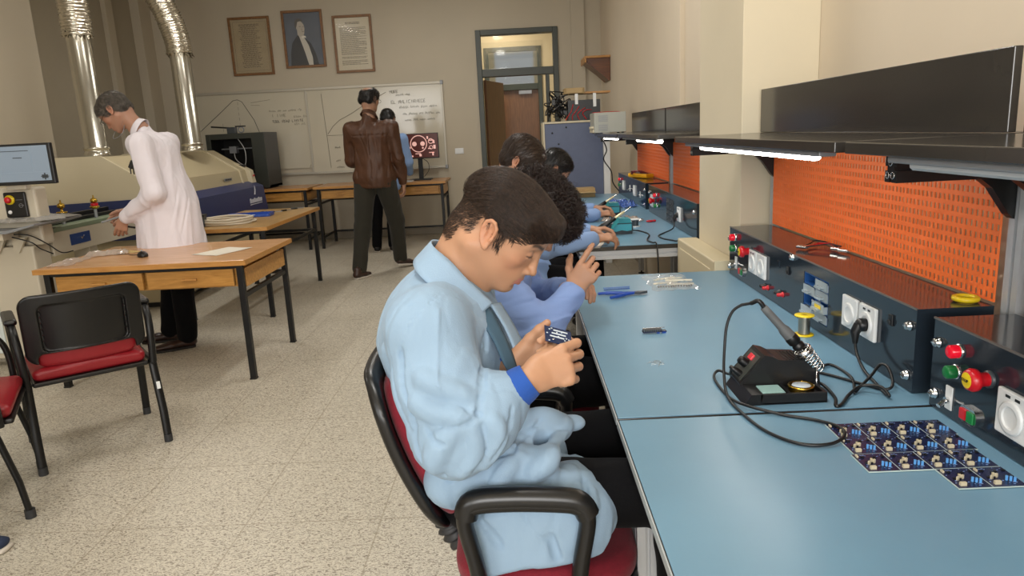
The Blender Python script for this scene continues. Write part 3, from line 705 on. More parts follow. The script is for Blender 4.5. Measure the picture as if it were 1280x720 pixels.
# ------------------------------------------------------------ back wall things
M_fr=woodmat('oak_frame','#6a4828','#8d6236',2,(6,6,6),.4)
def picture(label,x0,x1,z0,z1,kind):
    y=WY1
    t=thing('picture_frame',label,'picture',((x0+x1)/2,y-.012,z0),0,'framed pictures above the whiteboard')
    f=.032; m=MB()
    m.b2(x0,x0+f,y-.03,y-.002,z0,z1,.004); m.b2(x1-f,x1,y-.03,y-.002,z0,z1,.004); m.b2(x0+f,x1-f,y-.03,y-.002,z0,z0+f,.004); m.b2(x0+f,x1-f,y-.03,y-.002,z1-f,z1,.004)
    part('wooden_frame',m,t,M_fr,world=True)
    X0,X1,Z0,Z1=x0+f,x1-f,z0+f,z1-f; W=X1-X0;Hh=Z1-Z0
    if kind=='portrait':
        p=part('print',MB().b2(X0,X1,y-.010,y-.004,Z0,Z1),t,mat('slate_print_background','#4c5460',.5,noise=.2,nscale=4),world=True)
        def shape(pts,m_,d):
            q=MB(); q.prism([(X0+u*W,Z0+v*Hh) for u,v in pts],(0,y-.010-d,0),(1,0,0),(0,0,1),(0,1,0),.0006); q.mats=[m_]
            o=part('figure_print',q,p); o.location=(0,0,0); o.parent=None; o.data.transform(wm(t).inverted()); o.parent=p
        coat=mat('print_black','#0b0c0f',.5); skin=mat('print_skin','#b3aa9b',.5); sh=mat('print_shirt','#c4bfb2',.5); hair=mat('print_hair','#4b463e',.5)
        shape([(.08,0),(.10,.22),(.16,.42),(.26,.52),(.36,.60),(.46,.57),(.56,.50),(.68,.42),(.80,.22),(.86,0)],coat,.0006)
        shape([(.36,.60),(.40,.62),(.50,.55),(.62,.38),(.70,.15),(.70,0),(.58,0),(.50,.25),(.42,.45)],sh,.0012)
        shape([(.44,.55),(.50,.57),(.56,.555),(.57,.52),(.52,.53),(.46,.51)],mat('print_tie','#dcd8cc',.5),.0018)
        shape([(.34,.68),(.34,.58),(.42,.55),(.50,.57),(.53,.60),(.54,.66),(.55,.70),(.53,.78),(.46,.84),(.36,.84),(.30,.78),(.31,.72)],skin,.0024)
        shape([(.28,.80),(.30,.86),(.38,.90),(.48,.88),(.52,.83),(.44,.84),(.37,.83),(.34,.76),(.31,.70),(.28,.74)],hair,.003)
        for u,v,w_ in ((.40,.735,.05),(.49,.73,.04),(.47,.64,.05)): shape([(u,v),(u+w_,v),(u+w_,v+.008),(u,v+.008)],hair,.0032)
        shape([(.455,.665),(.49,.665),(.465,.73)],mat('print_shadow_tone','#978e80',.5),.0030)
    else:
        bg_=mat('aged_print','#a2906c',.5,noise=.08,nscale=5) if kind=='old' else mat('white_print_sheet','#c3b79b',.25,noise=.06,nscale=3)
        p=part('print',MB().b2(X0,X1,y-.010,y-.004,Z0,Z1),t,bg_,world=True)
        q=MB(); rr=random.Random(4 if kind=='old' else 9)
        n=34
        for i in range(n):
            v=.90-.82*i/n
            if kind=='old': u0=.2+rr.uniform(0,.08); u1=.78-rr.uniform(0,.15)
            else: u0=.12; u1=.88-(rr.uniform(0,.3) if rr.random()<.25 else 0)
            if kind!='old' and i in(2,3,26,29): continue
            if kind!='old' and i<2: u0,u1=.3,.72
            u=u0
            while u<u1:
                L=rr.uniform(.02,.09); q.b2(X0+u*W,X0+min(u+L,u1)*W,y-.0106,y-.0100,Z0+v*Hh,Z0+(v+(.012 if i>1 else .016))*Hh); u+=L+.014
        if kind=='old':
            q.b2(X0+.05*W,X0+.057*W,y-.0106,y-.01,Z0+.04*Hh,Z0+.96*Hh);q.b2(X0+.943*W,X0+.95*W,y-.0106,y-.01,Z0+.04*Hh,Z0+.96*Hh);q.b2(X0+.05*W,X0+.95*W,y-.0106,y-.01,Z0+.04*Hh,Z0+.045*Hh);q.b2(X0+.05*W,X0+.95*W,y-.0106,y-.01,Z0+.955*Hh,Z0+.96*Hh)
        o=part('printed_text',q,None,mat('print_ink_'+kind,'#6f6047' if kind=='old' else '#6e6654',.6)); o.data.transform(wm(t).inverted()); o.parent=p
    part('glass',MB().b2(X0,X1,y-.0165,y-.0155,Z0,Z1),t,mat('picture_glass','#ffffff',.03,alpha=.03,spec=.6),world=True)
picture('leftmost framed text on aged brown paper above the whiteboard',-3.80,-3.24,2.29,3.045,'old')
picture('framed portrait of a man in a dark tailcoat above the whiteboard',-3.075,-2.525,2.355,3.095,'portrait')
picture('rightmost framed white sheet of printed text above the whiteboard',-2.395,-1.87,2.26,3.0,'white')
# whiteboard
M_wb=mat('whiteboard_enamel','#c8c1ae',.12,spec=.6); M_wbf=mat('whiteboard_frame','#b4aea0',.4,.3); M_ink=mat('marker_ink','#4a4a48',.6); M_inkl=mat('faint_marker_ink','#857f70',.6)
t=thing('whiteboard','wide whiteboard with hand-drawn graphs and notes on the back wall','whiteboard',(-2.72,WY1,.95))
bx0,bx1,bz0,bz1=-4.44,-1.0,.955,2.075; yb=WY1-.02
part('left_panel',MB().b2(bx0,-2.85,yb,WY1-.003,bz0+.06,bz1-.02),t,M_wb,world=True)
part('right_panel',MB().b2(-2.85,bx1,yb-.004,WY1-.003,bz0,bz1-.02),t,M_wb,world=True)
m=MB(); m.b2(bx0-.03,bx1+.03,yb-.02,WY1-.003,bz1-.02,bz1+.015,.003); m.b2(bx0-.03,bx1+.03,yb-.02,WY1-.003,bz0-.03,bz0,.003); m.b2(bx1,bx1+.03,yb-.02,WY1-.003,bz0,bz1-.02,.003); m.b2(bx0-.03,bx0,yb-.02,WY1-.003,bz0,bz1-.02,.003); m.b2(-2.865,-2.835,yb-.016,WY1-.003,bz0,bz1-.02,.003)
part('board_frame',m,t,M_wbf,world=True)
for z in (bz0-.015,bz1): part('corner_cap',MB().b2(bx1-.005,bx1+.036,yb-.026,WY1-.003,z-.03,z+.025,.008),t,M_grey,world=True)
part('marker_tray',MB().b2(-2.8,-1.1,yb-.06,yb-.0205,bz0-.03,bz0-.022,.002),t,M_wbf,world=True)
ink=MB(); yi=yb-.0045
def stroke(pts,w=.007,mb=None):
    (mb or ink).tube([(x,yi-(.0005 if x<-2.85 else .0045)+(.0045 if x<-2.85 else 0),z) for x,z in pts],w/2,5,flat=1)
stroke([(-4.40,1.55),(-4.1,1.78),(-3.86,1.97),(-3.80,1.98),(-3.74,1.95),(-3.6,1.7),(-3.52,1.45)],.008)
il=MB()
for x,z0_,z1_ in ((-3.80,1.35,1.97),(-4.04,1.35,1.7)):
    z=z0_
    while z<z1_: stroke([(x,z),(x,z+.04)],.005,il); z+=.07
stroke([(-3.62,1.93),(-3.35,1.96)],.005,il); stroke([(-3.62,1.9),(-3.5,1.89)],.005,il)
rr=random.Random(11)
def scribble(x0,x1,z,h,mb,gap=.03,w=.006):
    x=x0
    while x<x1:
        n=rr.randint(3,7); L=n*h*.42; pts=[]
        for k in range(n*2+1): pts.append((x+k*L/(2*n),z+(h*rr.uniform(.5,1) if k%2 else h*rr.uniform(0,.25))))
        stroke(pts,w,mb); x+=L+gap
# block letters by strokes
G={'T':[[(0,1),(1,1)],[(.5,1),(.5,0)]],'O':[[(0,0),(0,1),(1,1),(1,0),(0,0)]],'L':[[(0,1),(0,0),(1,0)]],'R':[[(0,0),(0,1),(1,1),(1,.5),(0,.5),(1,0)]],'A':[[(0,0),(.5,1),(1,0)],[(.2,.4),(.8,.4)]],'D':[[(0,0),(0,1),(.7,1),(1,.5),(.7,0),(0,0)]],'C':[[(1,1),(0,1),(0,0),(1,0)]],'I':[[(.5,0),(.5,1)]],'N':[[(0,0),(0,1),(1,0),(1,1)]],'E':[[(1,1),(0,1),(0,0),(1,0)],[(0,.5),(.8,.5)]],'S':[[(1,1),(0,1),(0,.5),(1,.5),(1,0),(0,0)]],'M':[[(0,0),(0,1),(.5,.4),(1,1),(1,0)]],'U':[[(0,1),(0,0),(1,0),(1,1)]],'P':[[(0,0),(0,1),(1,1),(1,.5),(0,.5)]],'B':[[(0,0),(0,1),(.9,.9),(0,.5),(1,.3),(0,0)]],'G':[[(1,1),(0,1),(0,0),(1,0),(1,.5),(.5,.5)]],'K':[[(0,0),(0,1)],[(1,1),(0,.5),(1,0)]]}
def write(s,x,z,h,mb,w=.006):
    for ch in s:
        if ch in G:
            for st in G[ch]: stroke([(x+a*h*.6,z+b*h+a*.006) for a,b in st],w,mb)
        x+=h*.85
scribble(-3.38,-3.0,1.79,.035,il); write('I IIME',-3.35,1.72,.04,il); write('TOOL ROAD LIMITED'[:16],-3.35,1.645,.032,ink,.006)
scribble(-2.98+.0,-2.9,1.79,.04,il)
scribble(-3.05,-2.9,1.70,.04,il); scribble(-3.05,-2.9,1.6,.04,il)
stroke([(-2.9,1.02),(-2.88,1.06)],.006,il)
# right panel
stroke([(-2.64,2.0),(-2.62,1.55),(-2.60,1.0)],.006,il); stroke([(-2.62,1.44),(-2.2,1.44),(-1.9,1.45)],.005,il)
stroke([(-2.60,1.46),(-2.52,1.56),(-2.42,1.64),(-2.25,1.72),(-2.0,1.86),(-1.75,1.98)],.007,il)
for z in (1.26,1.08,.99):
    scribble(-2.52,-2.35,z,.035,il,.05); scribble(-2.3,-2.1,z,.03,il,.05)
scribble(-1.62,-1.45,1.92,.035,il); write('MORE',-1.7,1.96,.035,il)
write('EL MNLICIRNECE',-1.72+.03,1.82,.04,il); scribble(-1.58,-1.08,1.75,.04,il); scribble(-1.54,-1.08,1.66,.04,il); scribble(-1.52,-1.2,1.58,.035,il); scribble(-1.4,-1.1,1.30,.035,il)
part('handwriting',ink,t,M_ink,world=True); part('faint_handwriting',il,t,M_inkl,world=True)['kind']='stuff'
# 3D printer
t=thing('printer','black enclosed 3D printer on the corner back desk','3D printer',(-3.58,9.62,.80))
a,b,c,d,z0,z1=-3.97,-3.22,9.40,9.9,.815,1.50
m=MB(); m.b2(a,b,d-.02,d,z0,z1); m.b2(a,a+.02,c,d-.02,z0,z1); m.b2(b-.02,b,c,d-.02,z0,z1); m.b2(a,b,c,d,z1,z1+.02); m.b2(a,b,c,d,z0-.0,z0+.03)
part('enclosure',m,t,M_blk,world=True)
m=MB(); m.b2(a,a+.06,c-.02,c,z0,z1+.02,.004); m.b2(b-.17,b,c-.02,c,z0,z1+.02,.004); m.b2(a+.06,b-.17,c-.02,c,z0,z0+.11,.004); m.b2(a+.06,b-.17,c-.02,c,z1-.05,z1+.02,.004)
part('front_frame',m,t,mat('charcoal_door_frame','#353832',.4),world=True)
part('print_gantry',MB().b2(a+.1,b-.2,c+.2,c+.23,1.32,1.335).b2(-3.75,-3.66,c+.15,c+.25,1.27,1.36,.004),t,M_grey,world=True)
part('filament_tube',MB().tube(bez([(-3.7,c+.2,1.36),(-3.68,c+.15,1.2),(-3.55,c+.1,1.12),(-3.52,c+.08,1.3),(-3.6,c+.1,1.45)]),.005),t,M_white,world=True)
part('build_plate',MB().b2(a+.1,b-.22,c+.05,d-.1,.98,.995,.002),t,M_dg,world=True)
for x in (a+.06,b-.06):
    for y in (c+.05,d-.05): part('foot',MB().cyl((x,y,.8),(x,y,.815),.02),t,M_blk,world=True)
t=thing('projector_bracket','small dark device with a silver ring on top of the 3D printer','device',(-3.64,9.5,1.52))
part('body',MB().b2(-3.70,-3.60,9.42,9.52,1.521,1.60,.005),t,M_dg,world=True); part('arm',MB().box((-3.76,9.46,1.60),(.30,.03,.02),Matrix.Rotation(math.radians(6),3,'Y')@Matrix.Identity(3),.003),t,M_blk,world=True)
part('ring',MB().torus((-3.53,9.46,1.565),.035,.008,(0,1,0),20,8),t,M_grey,world=True); part('side_plate',MB().b2(-3.60,-3.48,9.45,9.50,1.60,1.615),t,M_blk,world=True)
# monitor on back desk
t=thing('monitor','monitor on the back desk showing a magnified circuit board','monitor',(-1.28,9.62,.80))
part('bezel',MB().b2(-1.54,-1.02,9.60,9.63,1.08,1.405,.004),t,M_blk,world=True)
scn=part('screen',MB().b2(-1.53,-1.03,9.597,9.5995,1.095,1.397),t,mat('dark_red_screen','#3a1712',.3,emit='#4a1c14',estr=.5),world=True)
M_pk=mat('pink_screen_trace','#d9a79c',.3,emit='#dcaea4',estr=.6)
m=MB(); ys=9.5965
def ring(cx,cz,r,w): m.torus((cx,ys,cz),r,w,(0,1,0),28,4)
def disc(cx,cz,r): m.cyl((cx,ys,cz),(cx,ys-.001,cz),r,seg=20)
ring(-1.28,1.272,.105,.006); disc(-1.335,1.272,.030); disc(-1.228,1.272,.030); disc(-1.228,1.218,.012)
ring(-1.475,1.262,.056,.006); disc(-1.475,1.292,.022); disc(-1.48,1.23,.024); disc(-1.398,1.225,.014)
for (x0_,x1_,z0_,z1_) in ((-1.17,-1.15,1.33,1.365),(-1.15,-1.08,1.305,1.318),(-1.09,-1.07,1.27,1.31),(-1.16,-1.12,1.20,1.213),(-1.09,-1.06,1.20,1.25),(-1.15,-1.08,1.15,1.16),(-1.11,-1.09,1.115,1.16),(-1.33,-1.26,1.14,1.15),(-1.28,-1.25,1.11,1.14),(-1.50,-1.36,1.105,1.125),(-1.47,-1.39,1.125,1.145)): m.b2(x0_,x1_,ys-.001,ys,z0_,z1_)
ring(-1.12,1.30,.03,.005); ring(-1.12,1.22,.022,.004)
o=part('board_image',m,None,M_pk); o.data.transform(wm(t).inverted()); o.parent=scn
part('stand',MB().b2(-1.31,-1.25,9.63,9.65,.82,1.2,.003),t,M_blk,world=True); part('stand_base',MB().b2(-1.42,-1.14,9.52,9.74,.801,.818,.006),t,M_blk,world=True)
part('stand_cable',MB().tube(bez([(-1.27,9.64,1.09),(-1.18,9.62,1.03),(-1.17,9.6,.93),(-1.24,9.6,.84)]),.004),t,M_cord,world=True)
t=thing('keyboard','pale keyboard on the back desk beside the monitor base','keyboard',(-1.5,9.42,.80))
part('keyboard_body',MB().b2(-1.68,-1.36,9.34,9.47,.801,.815,.003),t,M_white,world=True)
k=MB()
for i in range(14):
    for j in range(4): k.b2(-1.67+i*.0215,-1.652+i*.0215,9.35+j*.028,9.372+j*.028,.815,.819)
part('keys',k,t,M_grey,world=True)
# light switch
t=thing('wall_switch','white double switch on the back wall left of the door','switch',(-.80,WY1,1.10))
part('switch_plate',MB().b2(-.86,-.74,WY1-.012,WY1-.001,1.10,1.18,.003),t,M_white,world=True); part('rocker',MB().b2(-.85,-.805,WY1-.018,WY1-.0125,1.11,1.17,.002),t,M_white,world=True); part('rocker',MB().b2(-.795,-.75,WY1-.018,WY1-.0125,1.11,1.17,.002),t,M_white,world=True)
# ------------------------------------------------------------ cabinet at the end of the bench row
M_bc=mat('slate_blue_panel','#5b6580',.5,noise=.03); 
t=thing('partition_cabinet','slate blue cabinet with a pale edge at the end of the bench row','cabinet',(.58,7.55,0))
part('cabinet_body',MB().b2(.285,.86,7.33,7.85,.05,1.42,.004),t,M_bc,world=True)
part('edge_strip',MB().b2(.268,.285,7.32,7.86,.02,1.44,.002).b2(.285,.90,7.32,7.86,1.421,1.44,.002),t,M_cream2,world=True)
part('corner_post',MB().b2(.861,.925,7.28,7.86,.0,1.419,.004),t,M_white,world=True)
for x,z in ((.36,1.33),(.42,1.22),(.5,1.38)): part('screw_head',MB().lathe([(0,.004),(.008,.003),(.009,0)],(x,7.33,z),(0,-1,0)),t,M_blk,world=True)
# stuff on top of the cabinet
t=thing('cable_tangle','tangle of black cables on top of the slate blue cabinet','cables',(.45,7.5,1.44))
m=MB(); rr=random.Random(5)
for k in range(16):
    c=Vector((.43+rr.uniform(-.06,.06),7.5+rr.uniform(-.05,.05),1.50+rr.uniform(0,.15))); P=[]
    for q in range(6): P.append(c+Vector((rr.uniform(-.09,.09),rr.uniform(-.08,.08),max(rr.uniform(-.08,.12),1.449-c.z))))
    m.tube(bez(P,6),.006,6)
part('cable_loops',m,t,M_cord,world=True); part('connector',MB().b2(.37,.41,7.45,7.5,1.60,1.66,.004),t,M_blk,world=True); part('connector',MB().b2(.46,.53,7.47,7.53,1.50,1.56,.004),t,M_blk,world=True)
t=thing('dark_crate','open black crate with red wires on top of the slate blue cabinet','crate',(.68,7.55,1.44))
m=MB(); m.b2(.53,.85,7.40,7.44,1.441,1.64); m.b2(.53,.56,7.44,7.72,1.441,1.64);m.b2(.82,.85,7.44,7.72,1.441,1.64);m.b2(.53,.85,7.70,7.73,1.441,1.64); m.b2(.56,.82,7.44,7.70,1.441,1.46); part('crate_body',m,t,M_blk,world=True)
part('white_bar',MB().b2(.60,.63,7.385,7.3995,1.60,1.70).b2(.78,.81,7.385,7.3995,1.57,1.70),t,M_white,world=True)
m=MB()
for k in range(4): m.tube(bez([(.58+k*.06,7.39,1.60-k*.02),(.56+k*.05,7.36,1.54),(.52+k*.05,7.37,1.48+k*.01),(.50+k*.07,7.38,1.449)]),.004)
part('red_wire',m,t,M_red,world=True)
t=thing('cardboard_box','tan cardboard box lying across the black crate','box',(.62,7.55,1.70))
part('carton',MB().b2(.50,.70,7.42,7.68,1.702,1.76,.002),t,mat('cardboard','#a58c62',.8,noise=.06,nscale=20),world=True)
part('flap',MB().b2(.52,.68,7.40,7.419,1.71,1.755),t,mat('cardboard_light','#b79d72',.8),world=True)
single('wood_board',MB().b2(.70,.96,7.45,7.70,1.702,1.72,.002),M_edge,'thin pale board on top of the black crate','board')
t=thing('small_shelf','brown wooden wall shelf with a slanted bracket near the corner','shelf',(1.05,9.45,1.95))
m=MB(); m.b2(.88,1.195,9.2,9.75,2.20,2.225,.002); m.b2(.88,.90,9.2,9.75,2.15,2.20,.002); part('shelf_top',m,t,M_edge,world=True)
m=MB(); m.prism([(.92,2.16),(.90,2.20),(1.195,2.20),(1.195,1.93),(1.175,1.93)],(0,9.25,0),(1,0,0),(0,0,1),(0,1,0),.02); part('side_bracket',m,t,woodmat('walnut_bracket','#5a3218','#74441f',2),world=True)
m=MB(); m.prism([(.92,2.16),(.90,2.20),(1.195,2.20),(1.195,1.93),(1.175,1.93)],(0,9.68,0),(1,0,0),(0,0,1),(0,1,0),.02); part('side_bracket',m,t,bpy.data.materials['walnut_bracket'],world=True)
m=MB(); m.prism([(.905,2.15),(.905,2.17),(1.19,1.95),(1.19,1.93)],(0,9.27,0),(1,0,0),(0,0,1),(0,1,0),.41); part('slanted_board',m,t,bpy.data.materials['walnut_bracket'],world=True)
# ------------------------------------------------------------ implicit surfaces for bodies and clothes
def A(v): return np.array(v,dtype=np.float64)
def nrm(v): v=A(v); return v/max(np.linalg.norm(v),1e-9)
class S:
    def __init__(s): s.p=[]; s.disp=None
    def _a(s,f,pts,rad,k,op):
        pts=A(pts).reshape(-1,3); m=rad+1.7*k+.006
        s.p.append((f,pts.min(0)-m,pts.max(0)+m,k,op))
    def cap(s,a,b,ra,rb=None,k=.02,op=1):
        rb=ra if rb is None else rb; a=A(a);b=A(b); ba=b-a; L=max(ba@ba,1e-12)
        def f(P):
            t=np.clip(((P-a)@ba)/L,0,1); return np.linalg.norm(P-a-t[:,None]*ba,axis=1)-(ra+(rb-ra)*t)
        s._a(f,[a,b],max(ra,rb),k,op); return s
    def chain(s,pts,rs,k=.02,op=1):
        for i in range(len(pts)-1): s.cap(pts[i],pts[i+1],rs[i],rs[i+1],k,op)
        return s
    def ell(s,c,r,R=None,k=.02,op=1):
        c=A(c); r=A(r); Rm=np.eye(3) if R is None else A(R)  # columns = axes
        def f(P):
            q=(P-c)@Rm; k0=np.linalg.norm(q/r,axis=1); k1=np.linalg.norm(q/(r*r),axis=1)+1e-9
            return k0*(k0-1)/k1
        s._a(f,[c],max(r),k,op); return s
    def ecap(s,a,b,side,ra,rb,k=.03,op=1):
        """elliptical tapered capsule, ra/rb=(half width along side, half depth)"""
        a=A(a);b=A(b); d=b-a; L=np.linalg.norm(d); d=d/L; u=A(side); u=nrm(u-d*(u@d)); w=np.cross(d,u)
        def f(P):
            q=P-a; t=np.clip((q@d)/L,0,1); ru=ra[0]+(rb[0]-ra[0])*t; rv=ra[1]+(rb[1]-ra[1])*t
            o=(q@d)-t*L; x=q@u; y=q@w; rm=np.minimum(ru,rv)
            k0=np.sqrt((x/ru)**2+(y/rv)**2+(o/rm)**2); k1=np.sqrt((x/ru**2)**2+(y/rv**2)**2+(o/rm**2)**2)+1e-9
            return k0*(k0-1)/k1
        s._a(f,[a,b],max(ra+rb),k,op); return s
    def box(s,c,h,R=None,r=.01,k=.01,op=1):
        c=A(c);h=A(h);Rm=np.eye(3) if R is None else A(R)
        def f(P):
            q=np.abs((P-c)@Rm)-h+r; return np.linalg.norm(np.maximum(q,0),axis=1)+np.minimum(q.max(1),0)-r
        s._a(f,[c],np.linalg.norm(h),k,op); return s
    def bent(s,x0,cx,h,r,k=.01,op=1,fwd='x'):
        """rounded slab bent along its width; x0(z) gives the depth of its middle, cx the bend"""
        h=A(h); zc=(h[3]+h[4])/2; hz=(h[4]-h[3])/2
        def f(P):
            X,Y=(P[:,0],P[:,1]) if fwd=='x' else (P[:,1],P[:,0])
            q=np.stack([np.abs(X-x0(P[:,2])-cx*(Y/h[1])**2)-h[0],np.abs(Y)-h[1],np.abs(P[:,2]-zc)-hz],1)
            a=q[:,1:]+r[1]; o=np.linalg.norm(np.maximum(a,0),axis=1)+np.minimum(a.max(1),0)-r[1]
            w=np.stack([q[:,0]+r[0],o+r[0]],1); return np.linalg.norm(np.maximum(w,0),axis=1)+np.minimum(w.max(1),0)-r[0]
        xs=[x0(A([z]))[0]+c for z in (h[3],zc,h[4]) for c in (0,cx)]
        pts=[((x,y,z) if fwd=='x' else (y,x,z)) for x in (min(xs),max(xs)) for y in (-h[1],h[1]) for z in (h[3],h[4])]
        s._a(f,pts,h[0],k,op); return s
    def slab(s,c,h,rc,r,k=.01,op=1):
        c=A(c);h=A(h)
        def f(P):
            q=np.abs(P-c)-h; a=q[:,:2]+rc; o=np.linalg.norm(np.maximum(a,0),axis=1)+np.minimum(a.max(1),0)-rc
            w=np.stack([o+r,q[:,2]+r],1); return np.linalg.norm(np.maximum(w,0),axis=1)+np.minimum(w.max(1),0)-r
        s._a(f,[c],np.linalg.norm(h),k,op); return s
    def sub(s,o):  # merge
        s.p+=o.p; return s
    def ev(s,P,sel=None):
        d=np.full(len(P),9.0)
        for i,(f,lo,hi,k,op) in enumerate(s.p):
            if sel is not None and not sel[i]: continue
            e=f(P)
            if op>0:
                if op==1:
                    h=np.clip(.5+.5*(d-e)/k,0,1); d=d+(e-d)*h-k*h*(1-h)
            else:
                e=-e; h=np.clip(.5-.5*(d-e)/k,0,1); d=d+(e-d)*h+k*h*(1-h)
        if s.disp is not None:
            m=np.abs(d)<.028
            if m.any(): d[m]+=s.disp(P[m])
        return d
    def grad(s,P,e=.001):
        g=np.stack([s.ev(P+A(o)*e)-s.ev(P-A(o)*e) for o in ((1,0,0),(0,1,0),(0,0,1))],1)
        return g/np.maximum(np.linalg.norm(g,axis=1,keepdims=True),1e-9)
    def mesh(s,h,name='m',mat_=None,B=20):
        lo=np.min([p[1] for p in s.p if p[4]>0],0); hi=np.max([p[2] for p in s.p if p[4]>0],0)
        n=np.ceil((hi-lo)/h).astype(int)+2; nb=-(-n//B)
        g=np.arange(B+1); gx,gy,gz=np.meshgrid(g,g,g,indexing='ij'); base=np.stack([gx,gy,gz],-1).reshape(-1,3)
        plo=np.array([p[1] for p in s.p]); phi=np.array([p[2] for p in s.p]); pos=np.array([p[4]>0 for p in s.p])
        K1=int(n.max()+B+4); cells=[];verts=[];edges=[]
        corners=[(a,b,c) for a in(0,1) for b in(0,1) for c in(0,1)]
        E=[(i,j) for i in range(8) for j in range(i+1,8) if sum(abs(corners[i][q]-corners[j][q]) for q in range(3))==1]
        for bx in range(nb[0]):
            for by in range(nb[1]):
                for bz in range(nb[2]):
                    o=np.array([bx,by,bz])*B; l=lo+o*h; u=l+B*h
                    sel=np.all((plo<=u)&(phi>=l),axis=1)
                    if not (sel&pos).any(): continue
                    if s.disp is not None or sel.sum()>10:   # coarse look first: skip blocks far from the surface
                        cd=np.abs(s.ev(lo+(base[::7]+o)*h,sel)).min()
                        if cd>h*9+.012: continue
                    D=s.ev(lo+(base+o)*h,sel).reshape(B+1,B+1,B+1)
                    neg=D<0
                    if not neg.any() or neg.all(): continue
                    cs=[neg[a:B+a,b:B+b,c:B+c] for a,b,c in corners]
                    cnt=np.sum(cs,0); act=np.argwhere((cnt>0)&(cnt<8))
                    if len(act):
                        vals=np.stack([D[act[:,0]+a,act[:,1]+b,act[:,2]+c] for a,b,c in corners],1)
                        acc=np.zeros((len(act),3)); num=np.zeros(len(act))
                        for i,j in E:
                            vi,vj=vals[:,i],vals[:,j]; cr=(vi<0)!=(vj<0); t=np.where(cr,vi/np.where(cr,vi-vj,1),0)
                            pt=A(corners[i])+t[:,None]*(A(corners[j])-A(corners[i])); acc+=pt*cr[:,None]; num+=cr
                        verts.append(lo+(act+o+acc/num[:,None])*h); a2=act+o
                        cells.append(a2[:,0]*K1*K1+a2[:,1]*K1+a2[:,2])
                    for ax in range(3):
                        sl=[slice(0,B)]*3; s2=list(sl); s2[ax]=slice(1,B+1)
                        a_=neg[tuple(sl)]; b_=neg[tuple(s2)]
                        e=np.argwhere(a_!=b_)
                        if len(e): edges.append(np.concatenate([e+o,np.full((len(e),1),ax),a_[tuple(e.T)][:,None].astype(int)],1))
        cells=np.concatenate(cells);verts=np.concatenate(verts);edges=np.concatenate(edges)
        od=np.argsort(cells);cells=cells[od];verts=verts[od]
        quads=[]
        for ax in range(3):
            e=edges[edges[:,3]==ax]; p,q=[(1,2),(2,0),(0,1)][ax]
            offs=[(0,0),(-1,0),(-1,-1),(0,-1)]; ids=[]; ok=np.ones(len(e),bool)
            for (da,db) in offs:
                c=e[:,:3].copy(); c[:,p]+=da; c[:,q]+=db
                key=c[:,0]*K1*K1+c[:,1]*K1+c[:,2]; ix=np.clip(np.searchsorted(cells,key),0,len(cells)-1); ok&=cells[ix]==key; ids.append(ix)
            Q=np.stack(ids,1)[ok]; fl=e[ok][:,4]==0
            Q[fl]=Q[fl][:,::-1]; quads.append(Q)
        Q=np.concatenate(quads)
        me=bpy.data.meshes.new(name)
        me.vertices.add(len(verts)); me.vertices.foreach_set('co',verts.astype(np.float32).ravel())
        me.loops.add(len(Q)*4); me.loops.foreach_set('vertex_index',Q.astype(np.int32).ravel())
        me.polygons.add(len(Q)); me.polygons.foreach_set('loop_start',np.arange(0,len(Q)*4,4,dtype=np.int32)); 
        me.polygons.foreach_set('use_smooth',np.ones(len(Q),bool))
        me.update(calc_edges=True)
        if mat_: me.materials.append(mat_)
        n_=len(verts); ee=np.sort(np.concatenate([Q[:,[i,(i+1)%4]] for i in range(4)]),1); kk=ee[:,0].astype(np.int64)*n_+ee[:,1]
        if (np.unique(kk,return_counts=True)[1]==1).any():   # close the odd missing cell
            bm=bmesh.new(); bm.from_mesh(me); be=[e for e in bm.edges if e.is_boundary]
            bmesh.ops.holes_fill(bm,edges=be,sides=0); bmesh.ops.recalc_face_normals(bm,faces=bm.faces)
            for f in bm.faces: f.smooth=True
            bm.to_mesh(me); bm.free()
        s.V=verts
        return me
def colattr(me,cols):
    a=me.color_attributes.new('Col','FLOAT_COLOR','POINT'); c=np.ones((len(cols),4),np.float32); c[:,:3]=cols; a.data.foreach_set('color',c.ravel())
def sm(x,a,b): t=np.clip((x-a)/(b-a),0,1); return t*t*(3-2*t)
def snoise(P,f,seed=0):
    r=np.random.RandomState(seed); v=0
    for i in range(4):
        d=nrm(r.randn(3)); e=nrm(r.randn(3)); v=v+np.sin(f*(1+.35*i)*(P@d)+1.7*np.sin(f*.6*(P@e)+i)+r.rand()*6)
    return v/4
def creases(amp,f,seed,axis=(0,0,1),st=.3,width=.10):
    """thin sharp cloth creases between flatter panels"""
    ax=nrm(axis)
    def d(P):
        Q=P-np.outer(P@ax,ax)*(1-st)
        v=snoise(Q,f,seed); u=snoise(Q+.3,f*1.6,seed+9); g=.5+.5*snoise(P,9,seed+2)
        return amp*g*np.exp(-(v/width)**2)-amp*.9*g*np.exp(-((v-.28)/(width*1.6))**2)+amp*.6*(1-g)*np.exp(-(u/width)**2)
    return d
def both(*fs): return lambda P:sum(f(P) for f in fs)
def folds(amp,f,seed,axis=(0,0,1),st=.35,env=None):
    """soft cloth wrinkles running along axis"""
    ax=nrm(axis)
    def d(P):
        Q=P-np.outer(P@ax,ax)*(1-st)
        v=snoise(Q,f,seed)+.5*snoise(Q,f*2.1,seed+5)
        w=amp*(np.abs(v)*1.6-.6)
        if env is not None: w=w*env(P)
        return w
    return d
M_skin=mat('skin_tan','#c08a66',.48,attr='Col',spec=.4,sss=.12,bump=.12,bscale=220)
def headframe(c,fwd,up):
    x=nrm(fwd); z=A(up); z=nrm(z-x*(z@x)); y=np.cross(z,x); return A(c),np.stack([x,y,z],1)
